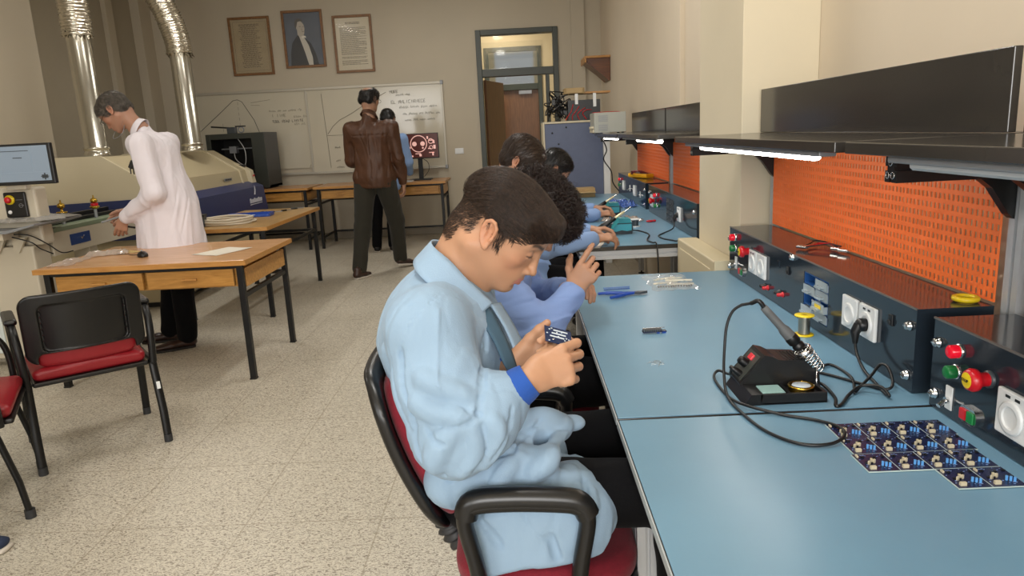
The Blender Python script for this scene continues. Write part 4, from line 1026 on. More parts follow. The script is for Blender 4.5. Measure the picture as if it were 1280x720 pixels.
def head(s,c,R,sc_=1.0,open_eyes=False,ears=True,earx=-.016):
    T=lambda p:c+R@(A(p)*sc_)
    q=sc_
    def E(p,r,k,op=1,rot=None): s.ell(T(p),A(r)*q,R if rot is None else R@rot,k*q,op)
    def Cp(a,b,ra,rb,k,op=1): s.cap(T(a),T(b),ra*q,rb*q,k*q,op)
    E((-.012,0,.031),(.100,.076,.078),.02)
    E((.048,0,.034),(.048,.060,.050),.03)
    E((-.052,0,-.034),(.047,.056,.056),.03)
    E((.028,0,-.030),(.064,.060,.080),.03)
    for y in (1,-1):
        Cp((-.008,.052*y,-.045),(.064,.016*y,-.092),.020,.016,.025)
        E((.056,.042*y,-.022),(.020,.0155,.016),.02)
        Cp((.088,.012*y,.016),(.072,.046*y,.020),.0075,.007,.012)
    E((.075,0,-.098),(.017,.020,.016),.018)
    E((.073,0,-.062),(.026,.028,.026),.02)
    for y in (1,-1):
        E((.098,.032*y,.002),(.017,.016,.011),.010,-1)
        E((.0765,.031*y,.000),(.0135,.0150,.0120),.002)
        if open_eyes: pass
        Cp((.0905,.022*y,-.0045),(.0865,.042*y,-.0035),.0012,.001,.0015,-1)
        Cp((.0905,.023*y,-.0085),(.086,.041*y,-.008),.0022,.002,.004)
    Cp((.0905,0,.012),(.1060,0,-.034),.0062,.0080,.010)
    E((.1070,0,-.0385),(.0105,.0092,.0085),.006)
    for y in (1,-1):
        E((.0975,.0115*y,-.0420),(.010,.0062,.0070),.006)
        E((.102,.006*y,-.0480),(.005,.0026,.003),.002,-1)
    Cp((.0975,0,-.0510),(.0975,0,-.058),.0020,.0024,.004,-1)
    for y in (1,-1):
        Cp((.0975,.003*y,-.0645),(.0870,.021*y,-.0700),.0044,.0024,.004)
        Cp((.0955,0,-.0765),(.0860,.019*y,-.0725),.0050,.0028,.004)
        Cp((.107,0,-.0702),(.091,.0225*y,-.0718),.0012,.0012,.0025,-1)
    Cp((.092,-.010,-.0865),(.092,.010,-.0865),.0035,.0035,.008,-1)
    if ears:
        for y in (1,-1):
            rz=np.array([[math.cos(.32*y),-math.sin(.32*y),0],[math.sin(.32*y),math.cos(.32*y),0],[0,0,1]])
            ry=np.array([[math.cos(-.2),0,math.sin(-.2)],[0,1,0],[-math.sin(-.2),0,math.cos(-.2)]])
            r2=rz@ry; e=A((earx,.081*y,-.006)); o=lambda a,b,c_:tuple(e+r2@A((a,b*y,c_)))
            E(o(-.002,-.001,0),(.0165,.0060,.029),.004,1,r2)
            E(o(.0015,.007,.004),(.0115,.0095,.0195),.0015,-1,r2)
            hel=[(.012,.0,.006),(.013,.002,.018),(.006,.004,.028),(-.005,.005,.0305),(-.014,.006,.024),(-.0175,.006,.010),(-.016,.005,-.004),(-.010,.004,-.017),(-.002,.002,-.026)]
            for i in range(len(hel)-1): Cp(o(*hel[i]),o(*hel[i+1]),.0040,.0040,.0015)
            E(o(.003,.001,-.0255),(.0075,.0045,.008),.004,1,r2)
            Cp(o(.0115,.002,-.003),o(.0105,.004,-.009),.004,.003,.003)
            Cp(o(-.008,.002,.016),o(-.0085,.002,-.010),.003,.003,.004)
def skin_cols(V,c,R,sc_,base,scalp=None,lip=(.55,.20,.16),brow=(.035,.02,.012),beard=0):
    q=((V-c)@R)/sc_; base=A(base); col=np.tile(base,(len(V),1))
    n=snoise(V,60,3); col*= (1+.05*n)[:,None]
    near=(np.linalg.norm(q,axis=1)<.16)
    # cheek and nose redness
    ch=np.exp(-(((q[:,0]-.07)/.03)**2+((np.abs(q[:,1])-.045)/.025)**2+((q[:,2]+.03)/.03)**2))*near
    er=np.exp(-(((np.abs(q[:,1])-.085)/.012)**2+((q[:,2]+.006)/.035)**2+((q[:,0]+.010)/.03)**2))*near
    red=A((1.08,.78,.72)); w=np.clip(.5*ch+.55*er,0,1)[:,None]; col=col*(1-w)+col*red*w
    x,y,z=q[:,0],np.abs(q[:,1]),q[:,2]
    def mix(m,cc): 
        nonlocal col; m=(m*near)[:,None]; col=col*(1-m)+A(cc)*m
    zc=-.0655+ .0*y
    lipm=sm(x,.078,.084)*(1-sm(y,.019,.023))*sm(z,-.0830,-.0805)*(1-sm(z,-.0625,-.0605+0*z)); mix(lipm*.8,lip)
    zb=.021+.006*np.exp(-((y-.04)/.015)**2); bm=np.exp(-((z-zb)/.0046)**2)*sm(y,.010,.016)*(1-sm(y,.048,.056))*sm(x,.05,.06); mix(np.clip(bm*1.1,0,.9),brow)
    lash=np.exp(-((z+.0045)/.0016)**2)*sm(y,.018,.021)*(1-sm(y,.043,.046))*sm(x,.075,.08); mix(np.clip(lash,0,.92),(.02,.012,.01))
    if beard:
        b=sm(-z,.03,.06)*sm(x,.0,.03)*beard; mix(b,(.12,.09,.075))
    if scalp is not None:
        cc,fn=scalp; m=fn(q); mix(m,cc)
    return np.clip(col,0,1)
def hand(s,w,d,n,side,curl=(.5,.6,.6,.7),spread=.06,thumb=(.7,.5,.5),thc=.3,q=1.0,ext=None):
    """w wrist, d to the fingers, n palm normal (palm looks along n), side=+1 thumb on cross(n,d)"""
    w=A(w); d=nrm(d); n=A(n); n=nrm(n-d*(n@d)); t=np.cross(n,d)*side
    s.ecap(w-d*.03*q,w+d*.02*q,t,(.026*q,.019*q),(.029*q,.018*q),.01)
    s.ecap(w+d*.018*q,w+d*.078*q,t,(.027*q,.0145*q),(.038*q,.012*q),.012)
    s.cap(w+d*.02*q+t*.022*q+n*.006*q,w+d*.055*q+t*.03*q+n*.006*q,.015*q,.012*q,.012)
    L=[(.042,.026,.021),(.046,.029,.022),(.043,.027,.021),(.034,.021,.019)]
    ro=[.0092,.0094,.0088,.0078]
    for i in range(4):
        off=(.031,.0105,-.0105,-.0305)[i]; b=w+d*(.083-(0,.0,.003,.010)[i])*q+t*off*q
        a=curl[i] if not isinstance(curl[i],(tuple,list)) else 0
        cs=(curl[i]*.9,curl[i]*1.15,curl[i]*.7) if not isinstance(curl[i],(tuple,list)) else curl[i]
        dd=nrm(d+t*(.5-i/3)*2*spread); ang=0; p=b-d*.012*q; pts=[p,b]; e=b
        for k in range(3):
            ang+=cs[k]; v=dd*math.cos(ang)+n*math.sin(ang); e=e+v*L[i][k]*q; pts.append(e)
        r=ro[i]*q; s.chain(pts,[r*1.05,r*1.08,r*.98,r*.92,r*.78],.004)
    b=w+d*.028*q+t*.026*q+n*.004*q; v=nrm(d*thumb[0]+t*thumb[1]+n*thumb[2]); e1=b+v*.042*q
    v2=nrm(v+n*thc*.6-t*thc*.6+d*.15); e2=e1+v2*.031*q; v3=nrm(v2+n*thc*.5-t*thc*.5); e3=e2+v3*.024*q
    s.chain([b,e1,e2,e3],[.0145*q,.0115*q,.0105*q,.0085*q],.006)
def shoe(parent,heel,toe,m,sole,name='shoe',h=.085,q=1.0,cuff=None,res=.004):
    heel=A(heel);toe=A(toe); d=toe-heel; L=np.linalg.norm(d); d=d/L; side=nrm(np.cross(d,(0,0,1))); up=np.cross(side,d)
    s=S(); P=lambda a,b,c_:heel+d*a*L+side*b+up*c_
    s.ecap(P(.12,0,.045),P(.55,0,.038),side,(.034*q,.030),(.042*q,.026),.02)
    s.ecap(P(.55,0,.038),P(.86,0,.030),side,(.043*q,.026),(.034*q,.017),.02)
    s.cap(P(.16,0,.05),P(.20,0,h),.036*q,.038*q,.02)
    s.box(heel+d*L*.5-up*.03+up*0,(L,.08,.025),np.stack([d,side,up],1),.002,.006,-1)
    o=part(name,s.mesh(res),parent,m,world=True)
    t=S(); t.ecap(P(.10,0,.010),P(.55,0,.010),side,(.038*q,.014),(.046*q,.014),.01); t.ecap(P(.55,0,.010),P(.90,0,.010),side,(.047*q,.014),(.036*q,.012),.01)
    t.box(P(.5,0,.030),(L,.09,.010),np.stack([d,side,up],1),.001,.003,-1); t.box(P(.5,0,-.012),(L,.09,.012),np.stack([d,side,up],1),.001,.003,-1)
    so=part('sole',t.mesh(res),None,sole); so.data.transform(wm(parent).inverted()); so.parent=o
    return o
def strands(hs,V,N,flow,count,L,steps,w,m,parent,name='hair_strands',seed=1,lift=.002,jit=.25,keep=None,curl=0):
    r=np.random.RandomState(seed)
    idx=np.arange(len(V)) if keep is None else np.nonzero(keep(V))[0]
    idx=r.choice(idx,count); P=V[idx].copy(); tr=[P.copy()]
    Lr=L*(.6+.7*r.rand(count)); off=r.randn(count,3)*jit
    ph=r.rand(count)*6
    for k in range(steps):
        f=flow(P)+off; n=hs.grad(P); f=f-n*np.sum(f*n,1,keepdims=True); f/=np.maximum(np.linalg.norm(f,axis=1,keepdims=True),1e-6)
        if curl:
            b=np.cross(n,f); f=f+curl*(b*np.sin(ph+k*1.3)[:,None]); f/=np.linalg.norm(f,axis=1,keepdims=True)
        P=P+f*(Lr/steps)[:,None]; d=hs.ev(P); tgt=lift*(.3+1.4*np.sin((k+1)/steps*2.4))*(.3+1.2*((idx*7)%11/11.))
        if curl: tgt=tgt+lift*1.2*(1+np.sin(ph*2+k*1.7))
        P=P-n*(d-tgt)[:,None]; tr.append(P.copy())
    T=np.stack(tr,1); n=T.shape[1]; D=np.gradient(T,axis=1); Nn=hs.grad(T.reshape(-1,3)).reshape(T.shape)
    sd=np.cross(D,Nn); sd/=np.maximum(np.linalg.norm(sd,axis=2,keepdims=True),1e-9)
    ww=w*np.linspace(1,.25,n)[None,:,None]*(.6+.8*r.rand(count))[:,None,None]
    a=T+sd*ww; b=T-sd*ww; c=T+Nn*ww*.7
    vs=np.stack([a,b,c],2).reshape(-1,3)
    i=np.arange(count)[:,None]*n*3+np.arange(n-1)[None,:]*3; i=i.ravel()
    q=np.concatenate([np.stack([i,i+2,i+5,i+3],1),np.stack([i+2,i+1,i+4,i+5],1),np.stack([i+1,i,i+3,i+4],1)])
    me=bpy.data.meshes.new(name); me.vertices.add(len(vs)); me.vertices.foreach_set('co',vs.astype(np.float32).ravel())
    me.loops.add(len(q)*4); me.loops.foreach_set('vertex_index',q.astype(np.int32).ravel()); me.polygons.add(len(q)); me.polygons.foreach_set('loop_start',np.arange(0,len(q)*4,4,dtype=np.int32))
    me.polygons.foreach_set('use_smooth',np.ones(len(q),bool)); me.update(calc_edges=True); me.materials.append(m)
    return me
def join_meshes(name,mes,m=None):
    bm=bmesh.new()
    for x in mes: bm.from_mesh(x)
    me=bpy.data.meshes.new(name); bm.to_mesh(me); bm.free()
    for x in mes[0].materials: me.materials.append(x)
    return me
def hair_obj(parent,hs,c,R,sc_,flow,m,count,L,w,res,seed=1,lift=.002,keep=None,curl=0,label=None,jit=.25):
    base=hs.mesh(res,'hair_base'); base.materials.append(m)
    fl=lambda P:(flow(((P-c)@R)/sc_))@R.T
    kp=None if keep is None else (lambda Vv:keep(((Vv-c)@R)/sc_))
    st=strands(hs,hs.V,None,fl,count,L*sc_,8,w,m,parent,seed=seed,lift=lift,keep=kp,curl=curl,jit=jit)
    me=join_meshes('hair',[base,st]); 
    for p in me.polygons: p.use_smooth=True
    return part('hair',me,parent,None,world=True,label=label)
def band(up,lo,th=.003,n=6,k=8):
    U=bez(up,k);Lw=bez(lo,k); N_=len(U); vs=[];fs=[]
    for i in range(N_):
        for j in range(n+1):
            t=j/n; p=U[i].lerp(Lw[i],t); vs.append(p)
    for i in range(N_-1):
        for j in range(n): fs.append((i*(n+1)+j,(i+1)*(n+1)+j,(i+1)*(n+1)+j+1,i*(n+1)+j+1))
    me=bpy.data.meshes.new('band'); me.from_pydata([tuple(v) for v in vs],[],fs)
    bm=bmesh.new(); bm.from_mesh(me); bmesh.ops.solidify(bm,geom=bm.faces[:],thickness=th); bmesh.ops.recalc_face_normals(bm,faces=bm.faces)
    bm.to_mesh(me); bm.free(); me.polygons.foreach_set('use_smooth',[True]*len(me.polygons)); return me
# ------------------------------------------------------------ office chairs
M_shell=mat('black_chair_shell','#0f0f10',.33); M_redf=mat('dark_red_fabric','#7a0c22',.85,sheen=.1,noise=.1,nscale=150,bump=.5,bscale=500); M_redl=mat('red_leatherette','#8c1620',.4)
M_rub=mat('grey_rubber','#2c2d2f',.55)
def rounded(pts,k=6): return bez(pts,k)
def task_chair(label,x,y,h=.55,rz=0,group='red task chairs along the benches'):
    t=thing('task_chair',label,'chair',(x,y,0),rz,group)
    s=S(); s.slab((.012,0,h-.030),(.188,.232,.031),.11,.029); s.ell((.01,0,h+.0),(.17,.20,.010),k=.03)
    part('seat_cushion',s.mesh(.007),t,M_redf)
    s=S(); s.slab((.015,0,h-.076),(.190,.225,.012),.11,.010); part('seat_pan',s.mesh(.007),t,M_shell)
    # backrest: curved shell and cushion
    bx=lambda z:-.205-.40*(z-(h+.105))-.020*np.sin(np.clip((z-h-.045)/.33,0,1)*3.1)
    s=S(); s.bent(lambda z:bx(z)+.032,.025,(.030,.195,0,h+.080,h+.380),(.026,.08)); part('backrest_cushion',s.mesh(.005),t,M_redf)
    s=S(); s.bent(lambda z:bx(z)-.010,.025,(.014,.212,0,h+.060,h+.400),(.012,.09)); part('backrest_shell',s.mesh(.005),t,M_shell)
    m=MB(); pts=bez([(-.225,0,h+.10),(-.215,0,h+.02),(-.175,0,h-.06),(-.09,0,h-.105)],16); rs=[.027+.006*math.sin(i*1.9) for i in range(len(pts))]
    m.tube(pts,rs,seg=20); part('bellows_upright',m,t,M_rub)
    m=MB(); m.box((-.232,0,h+.125),(.045,.09,.12),None,.01); part('upright_bracket',m,t,M_shell)
    for sy in (-1,1):
        m=MB(); Y=sy*.282
        P=[(-.105,Y,h-.085),(-.120,Y,h+.05),(-.138,Y,h+.150),(-.122,Y,h+.179),(-.06,Y,h+.184),(.03,Y,h+.179),(.070,Y,h+.171),(.088,Y,h+.145),(.073,Y,h+.05),(.058,Y,h-.085)]
        m.tube(bez(P,7),.020,12,flat=.8); o=part('armrest',m,t,M_shell)
        m=MB(); m.tube(bez([(-.135,Y,h+.160),(-.122,Y,h+.188),(-.06,Y,h+.193),(.03,Y,h+.188),(.073,Y,h+.179),(.089,Y,h+.153)],6),.0215,12,flat=1.05); part('arm_pad',m,o,mat('arm_pad_plastic','#111112',.3))
        m=MB(); m.b2(-.11,-.08,min(Y,sy*.12),max(Y,sy*.12),h-.097,h-.087); m.b2(.07,.10,min(Y,sy*.12),max(Y,sy*.12),h-.097,h-.087); part('arm_bracket',m,o,M_blkm)
    m=MB(); m.lathe([(.028,.08),(.028,h-.22),(.018,h-.22),(.018,h-.10),(.06,h-.10),(.06,h-.09)]); part('gas_column',m,t,M_blkm)
    for k in range(5):
        a=2*PI*k/5+.3; d=Vector((math.cos(a),math.sin(a),0)); m=MB(); m.tube([d*.02+V(0,0,.10),d*.15+V(0,0,.095),d*.28+V(0,0,.075)],[.026,.020,.014],8); o=part('base_arm',m,t,M_shell)
        m=MB(); c=d*.28; q=Vector((-d.y,d.x,0)); m.cyl(c+q*.006+V(0,0,.028),c+q*.026+V(0,0,.028),.027); m.cyl(c-q*.006+V(0,0,.028),c-q*.026+V(0,0,.028),.027); m.cyl(c+V(0,0,.03),c+V(0,0,.075),.008); part('castor',m,o,M_blk)
    return t
task_chair('red task chair the nearest seated student sits on',.01,1.485,.515)
task_chair('red task chair of the curly-haired student, second from the camera',.02,2.27,.52)
task_chair('black-armed task chair at the near end of the far bench, behind the curly-haired student',-.03,3.72,.52)
def visitor_chair(label,x,y,rz,group='black and red visitor chairs at the left'):
    # faces local +Y
    t=thing('visitor_chair',label,'chair',(x,y,0),rz,group); h=.45
    s=S(); s.box((0,.02,h-.025),(.225,.215,.028),r=.026); s.ell((0,.02,h),(.2,.2,.012),k=.03); part('seat_cushion',s.mesh(.007),t,M_redl)
    part('seat_pan',MB().box((0,.02,h-.062),(.46,.44,.022),None,.008),t,M_shell)
    # shell backrest with a recessed middle panel
    by=lambda z:-.225-.045*(z-.505)/.275
    s=S(); s.bent(by,.035,(.0125,.235,0,.475,.790),(.009,.055),fwd='y')
    s.bent(lambda z:by(z)-.022,.035,(.014,.168,0,.530,.742),(.006,.030),k=.004,op=-1,fwd='y')
    s.bent(by,.0,(.06,.190,0,.42,.522),(.01,.02),k=.01,op=-1,fwd='y')
    part('backrest',s.mesh(.0045),t,M_shell)
    s=S(); s.bent(lambda z:by(z)+.032,.03,(.024,.205,0,.455,.72),(.022,.05),fwd='y')
    part('back_cushion',s.mesh(.006),t,M_redl)
    for sx in (-1,1):
        X=sx*.255
        for (yt,yb,nm) in ((-.17,-.245,'rear'),(.17,.235,'front')):
            m=MB(); m.tube([(X*.98,yt,h-.055),(X,yb*.94,.15),(X*1.0,yb,.018)],.0125,10,flat=1.5); o=part('leg',m,t,M_blkm)
            part('leg_cap',MB().cyl((X,yb,0),(X,yb,.035),.019),o,M_rub)
        m=MB(); m.tube(bez([(X,.20,h-.07),(X*1.02,.19,.56),(X*1.03,.13,.635),(X*1.03,0,.65),(X*1.03,-.14,.64),(X*1.01,-.20,.55),(X*.98,-.20,h-.06)],6),.013,8,flat=1.3); a=part('armrest',m,t,M_blkm)
        part('arm_pad',MB().box((X*1.03,.0,.665),(.05,.27,.028),None,.012),a,M_shell)
        part('frame_rail',MB().b2(min(X*.98-.01,X*.98+.01),max(X*.98-.01,X*.98+.01),-.2,.2,h-.075,h-.05,.004),a,M_blkm)
    part('cross_bar',MB().b2(-.24,.24,-.15,-.12,h-.075,h-.0735+.0).b2(-.24,.24,.10,.13,h-.09,h-.0735),t,M_blkm)
    return t
vc=visitor_chair('black visitor chair with a red seat, back to the camera at the left desk',-2.08,3.24,math.radians(38))
part('sticker',MB().box((.253,-.2185,.275),(.016,.003,.035),Matrix.Rotation(-.2,3,'X'),.001),vc,M_white)
visitor_chair('black and red visitor chair cut off by the left edge of the photo',-2.27,2.63,math.radians(-61))
# ------------------------------------------------------------ clothes and people
def cloth(name,c,rough=.85,bs=400,b=.25,sheen=.08,noise=.03): return mat(name,c,rough,spec=.15,sheen=sheen,bump=b,bscale=bs,noise=noise,nscale=6)
M_coat1=cloth('sky_blue_coat_cloth','#90a9c0'); M_coat2=cloth('periwinkle_coat_cloth','#8099cc'); M_coat3=cloth('mid_blue_coat_cloth','#86a2cf'); M_coatw=cloth('white_coat_cloth','#dcd6dc'); 
M_cuff=cloth('royal_blue_knit_cuff','#2f57a8',bs=700,b=.5)
M_trk=cloth('black_trouser_cloth','#08080b',sheen=.02); M_trg=cloth('dark_olive_grey_trouser_cloth','#302e27'); M_leather=mat('brown_leather','#4a2f1f',.5,spec=.35,bump=.5,bscale=60,noise=.15,nscale=9)
M_shoeb=mat('dark_brown_shoe_leather','#35231d',.45); M_sole=mat('white_sole','#c4bcb0',.6); M_solk=mat('dark_sole','#1c1816',.6); M_navyc=mat('navy_canvas','#1f2b45',.8)
M_h_brown=mat('dark_brown_hair','#1f1712',.42,spec=.45,noise=.5,nscale=170,col2='#46352a'); M_h_blk=mat('black_hair','#141110',.4,spec=.45,noise=.3,nscale=60); M_h_curl=mat('very_dark_brown_hair','#281b17',.42,spec=.5,noise=.4,nscale=60); M_h_grey=mat('grey_hair','#5b544c',.5,noise=.5,nscale=55)
def sleeve(s,pts,rs,k=.03): s.chain(pts,rs,k); return s
def std_hair(c,R,q,face=(.088,0,-.028),fr=(.072,.092,.088),low=(.035,0,-.105),lr=(.125,.11,.078),back=0,infl=1.0,top=0,crown=None):
    T=lambda p:c+R@(A(p)*q); s=S()
    s.ell(T((-.014-back,0,.036+top)),A((.104+back,.081,.088+top))*q*infl,R,.02); s.ell(T((.045,0,.045+top)),A((.050,.064,.056))*q*infl,R,.03)
    s.cap(T((-.07,.03,-.02)),T((-.062,-.03,-.02)),.045*q,.045*q,.02)
    s.ell(T(face),A(fr)*q,R,.008,-1); s.ell(T(low),A(lr)*q,R,.008,-1)
    for y in (1,-1): s.ell(T((-.016,.085*y,-.012)),A((.020,.03,.034))*q,R,.006,-1)
    if crown: s.ell(T(crown[0]),A(crown[1])*q,R,.02,-1)
    return s
def figure(name,label,group,J,skin,coat,coatname,trous,shoes,q=1.0,res=.006,hres=.006,hair=None,hm=None,extra=None,coatr=1.0,disp=None,openj=False,hcount=500,lapel=None,cuff=None,trw=1.0,scalp=None,standing=True,beard=0,legs=True,flow=None,curl=0,hw=.0016,hl=.06,hjit=.25,hlift=.003,coatfn=None,hres_hair=None):
    root=thing(name,label,'person',(J['pelvis'][0],J['pelvis'][1],0),0,group)
    c,R=headframe(J['head'],J['fwd'],J['up'])
    side=nrm(A(J['shR'])-A(J['shL']))
    b=S()
    b.ecap(J['pelvis'],J['waist'],side,(.135,.095),(.12,.08),.05); b.ecap(J['waist'],J['chest'],side,(.12,.08),(.145,.095),.05)
    b.cap(J['chest'],J['neck'],.08,.055,.05); b.cap(J['neck'],c+R@A((-.032,0,-.045))*q,.056,.052,.03)
    for sd in 'LR':
        b.chain([J['sh'+sd],J['el'+sd],J['wr'+sd]],[.048,.036,.025],.02); b.cap(J['chest'],J['sh'+sd],.05,.05,.03)
        hd=J['hand'+sd]
        if hd: hand(b,J['wr'+sd],hd[0],hd[1],1 if np.dot(np.cross(hd[1],hd[0]),hd[2])>0 else -1,**(hd[3] if len(hd)>3 else {}))
        if legs: b.chain([J['hip'+sd],J['kn'+sd],J['an'+sd]],[.07,.05,.035],.02)
    head(b,c,R,q)
    me=b.mesh(res,'body'); colattr(me,skin_cols(b.V,c,R,q,skin,scalp=scalp,beard=beard))
    part('body',me,root,M_skin,world=True)
    # coat
    s=S(); k_=coatr
    s.ecap(J['pelvis'],J['waist'],side,(.165*k_,.120*k_),(.150*k_,.112*k_),.06); s.ecap(J['waist'],J['chest'],side,(.150*k_,.112*k_),(.165*k_,.118*k_),.06)
    up_=nrm(A(J['neck'])-A(J['chest']))
    s.cap(J['chest'],J['neck']-up_*.03,.10*k_,.068,.05)
    for sd in 'LR':
        s.cap(A(J['chest'])+up_*.03,J['sh'+sd],.085,.066*k_,.05)
        w=A(J['wr'+sd]); e=A(J['el'+sd]); 
        s.chain([J['sh'+sd],e,e+(w-e)*.93],[.070*k_,.056*k_,.040*k_],.025)
    if coatfn: coatfn(s,J,side)
    s.disp=disp
    sme=s.mesh(hres,coatname); co=part(coatname,sme,root,coat,world=True)
    if cuff:
        for sd in 'LR':
            w=A(J['wr'+sd]); e=A(J['el'+sd]); d=nrm(w-e); m=MB(); m.tube([w-d*.035,w-d*.02,w+d*.004],[.036,.035,.031],20); part('knit_cuff',m,root,cuff,world=True)
    # collar
    nb=A(J['neck']); cu=nrm(c-nb); fw=nrm(np.cross(np.cross(cu,R[:,0]),cu)); sdv=np.cross(cu,fw)
    up=[];lo=[]
    for i in range(13):
        a=PI*(.0)+2*PI*(i+.0)/12*.86+2*PI*.07; d=-0+1; vec=fw*math.cos(a)+sdv*math.sin(a)
        tilt=.012*(-math.cos(a))
        up.append(tuple(nb+vec*.061+cu*(.026+tilt*1.0))); lo.append(tuple(nb+vec*(.086+.006*math.cos(a))-cu*(.020+.02*math.cos(a))))
    part('collar',band(up,lo,.004),root,coat,world=True)
    if legs:
        t=S()
        t.ecap(A(J['pelvis']),A(J['pelvis'])+A((0,0,.02)),side,(.15,.105),(.15,.105),.05)
        for sd in 'LR': 
            t.chain([J['hip'+sd],J['kn'+sd],A(J['an'+sd])+A((0,0,-.02))],[.092*trw,.068*trw,.058*trw],.03)
        t.disp=folds(.004,22,3,(0,0,1),.5); part('trousers',t.mesh(hres),root,trous,world=True)
        for sd in 'LR':
            if J.get('toe'+sd) is not None:
                a=A(J['an'+sd]); toe=A(J['toe'+sd]); 
                hl_=J.get('heel'+sd); 
                if hl_ is None:
                    d=toe-a; d[2]=0; d=nrm(d); hl_=(a[0]-d[0]*.06,a[1]-d[1]*.06,0.0)
                shoe(root,hl_,toe,shoes[0],shoes[1],res=max(.004,res*.8))
    if hair:
        hs=hair(c,R,q)
        fl=flow or (lambda p:np.stack([-.4+0*p[:,0]-p[:,0]*2,p[:,1]*6,-.2-np.abs(p[:,1])*8-np.maximum(-p[:,0],0)*9],1))
        hair_obj(root,hs,c,R,q,fl,hm,hcount,hl,hw,hres_hair or hres,lift=hlift,curl=curl,jit=hjit)
    return root,c,R,s
# ---- the nearest student
def hero():
    skin=(.47,.255,.15)
    ear=A((-.062,1.385,1.168)); fwd=nrm((.760,-.204,-.616)); 
    c0,R=headframe((0,0,0),fwd,(0,0,1)); q=.94
    c=ear-R@A((-.004,-.081,-.006))*q
    root=thing('person','person in a sky-blue work coat with short dark hair soldering a board, nearest the camera','person',(-.05,1.47,0),0,'students in blue coats at the benches')
    wrR=A((.002,1.262,.912)); elR=A((-.145,1.240,.820)); shR=A((-.185,1.305,1.005)); shL=A((-.15,1.64,1.02)); elL=A((-.11,1.70,.80)); wrL=A((-.030,1.385,.895))
    neck=A((-.150,1.472,1.065)); chest=A((-.170,1.47,.945)); waist=A((-.158,1.47,.79)); pel=A((-.05,1.47,.635))
    b=S(); b.ecap(pel,waist,(0,1,0),(.13,.09),(.12,.08),.05); b.ecap(waist,chest,(0,1,0),(.12,.08),(.14,.09),.05)
    b.cap(chest,neck,.08,.055,.05); b.ecap(neck-A((.01,0,.02)),c+R@A((-.040,0,-.040)),(0,1,0),(.060,.064),(.054,.060),.03)
    # sternomastoid, throat
    b.cap(c+R@A((-.03,-.055,-.05)),neck+A((.055,-.02,-.01)),.017,.014,.02); b.cap(c+R@A((.03,0,-.085)),neck+A((.05,0,-.01)),.022,.03,.03)
    for sh,el,wr in ((shR,elR,wrR),(shL,elL,wrL)): b.chain([sh,el,wr],[.045,.036,.0245],.02); b.cap(chest,sh,.05,.045,.03)
    head(b,c,R,q,earx=-.004)
    # right hand: back of the hand to the camera, fingers closing on the board
    dR=nrm(A((.072,.020,.020))); nR=nrm(A((.02,.93,-.36)))
    hand(b,wrR,dR,nR,1 if np.dot(np.cross(nR,dR),A((-.4,.3,1)))>0 else -1,curl=[(.55,.95,.5),(.75,1.0,.5),(.9,1.05,.5),(1.05,1.0,.5)],spread=.03,thumb=(.9,.25,.45),thc=.1,q=.98)
    dL=nrm(A((.06,-.010,.028))); nL=nrm(A((.10,-.93,.30)))
    hand(b,wrL,dL,nL,1 if np.dot(np.cross(nL,dL),A((-.3,-.2,1)))>0 else -1,curl=[.8,.9,.95,1.0],spread=.02,thumb=(.95,.42,.10),thc=.1,q=.92)
    me=b.mesh(.0028,'body')
    def scalp(p):
        x,y,z=p[:,0],np.abs(p[:,1]),p[:,2]
        m=sm(z,.008,.028)*(1-sm(x,.030,.050))                  # above the ear and temple
        m=np.maximum(m,sm(z,-.035,-.005)*(1-sm(x,-.045,-.032)))        # behind the ear
        m=np.maximum(m,sm(z,-.085,-.04)*(1-sm(x,-.075,-.055)))
        m=np.maximum(m,sm(z,-.028,.0)*sm(x,.008,.016)*(1-sm(x,.024,.032)))  # sideburn
        m=m*sm(z,-.09,.05)**.6
        return np.clip(m,0,1)*.84*(y<.0805+9*(z>.03))
    colattr(me,skin_cols(b.V,c,R,q,skin,scalp=((.045,.030,.022),scalp)))
    part('body',me,root,M_skin,world=True)
    # ---- coat
    s=S()
    s.ecap(pel,waist,(0,1,0),(.170,.112),(.172,.125),.035); s.ecap(waist,chest,(0,1,0),(.175,.125),(.180,.122),.06)
    s.cap(chest,neck+A((-.02,0,-.045)),.11,.078,.05); s.cap(chest+A((-.03,-.06,.02)),chest+A((-.03,.06,.02)),.09,.09,.05)
    s.cap(chest+A((0,0,.04)),shR,.085,.066,.05); s.cap(chest+A((0,0,.04)),shL,.085,.066,.05)
    s.cap(neck+A((-.025,-.03,-.035)),shR+A((.0,.02,.01)),.06,.058,.04); s.cap(neck+A((-.025,.03,-.035)),shL+A((0,-.02,.01)),.06,.058,.04)
    s.chain([shR,elR+(shR-elR)*.45,elR,elR+(wrR-elR)*.35,elR+(wrR-elR)*.68],[.078,.080,.068,.066,.047],.03)
    s.cap(elR+A((.01,-.005,-.005)),elR+A((.055,.0,.035)),.066,.07,.03)
    s.chain([shL,elL,elL+(wrL-elL)*.85],[.075,.068,.044],.03)
    # skirt over the thighs
    s.ecap((-.07,1.375,.615),(.075,1.345,.635),(0,1,0),(.115,.085),(.105,.068),.04)
    s.ecap((-.07,1.58,.615),(.03,1.60,.635),(0,1,0),(.115,.090),(.10,.066),.04)
    s.cap((.06,1.30,.655),(.105,1.29,.625),.062,.058,.03)
    s.ecap((-.04,1.265,.65),(-.01,1.245,.560),(1,0,0),(.10,.030),(.115,.014),.03)
    s.ecap((.04,1.262,.64),(.050,1.243,.560),(1,0,0),(.085,.030),(.078,.014),.03)
    s.ecap((.105,1.31,.65),(.112,1.275,.585),(0,1,0),(.05,.030),(.045,.020),.02)
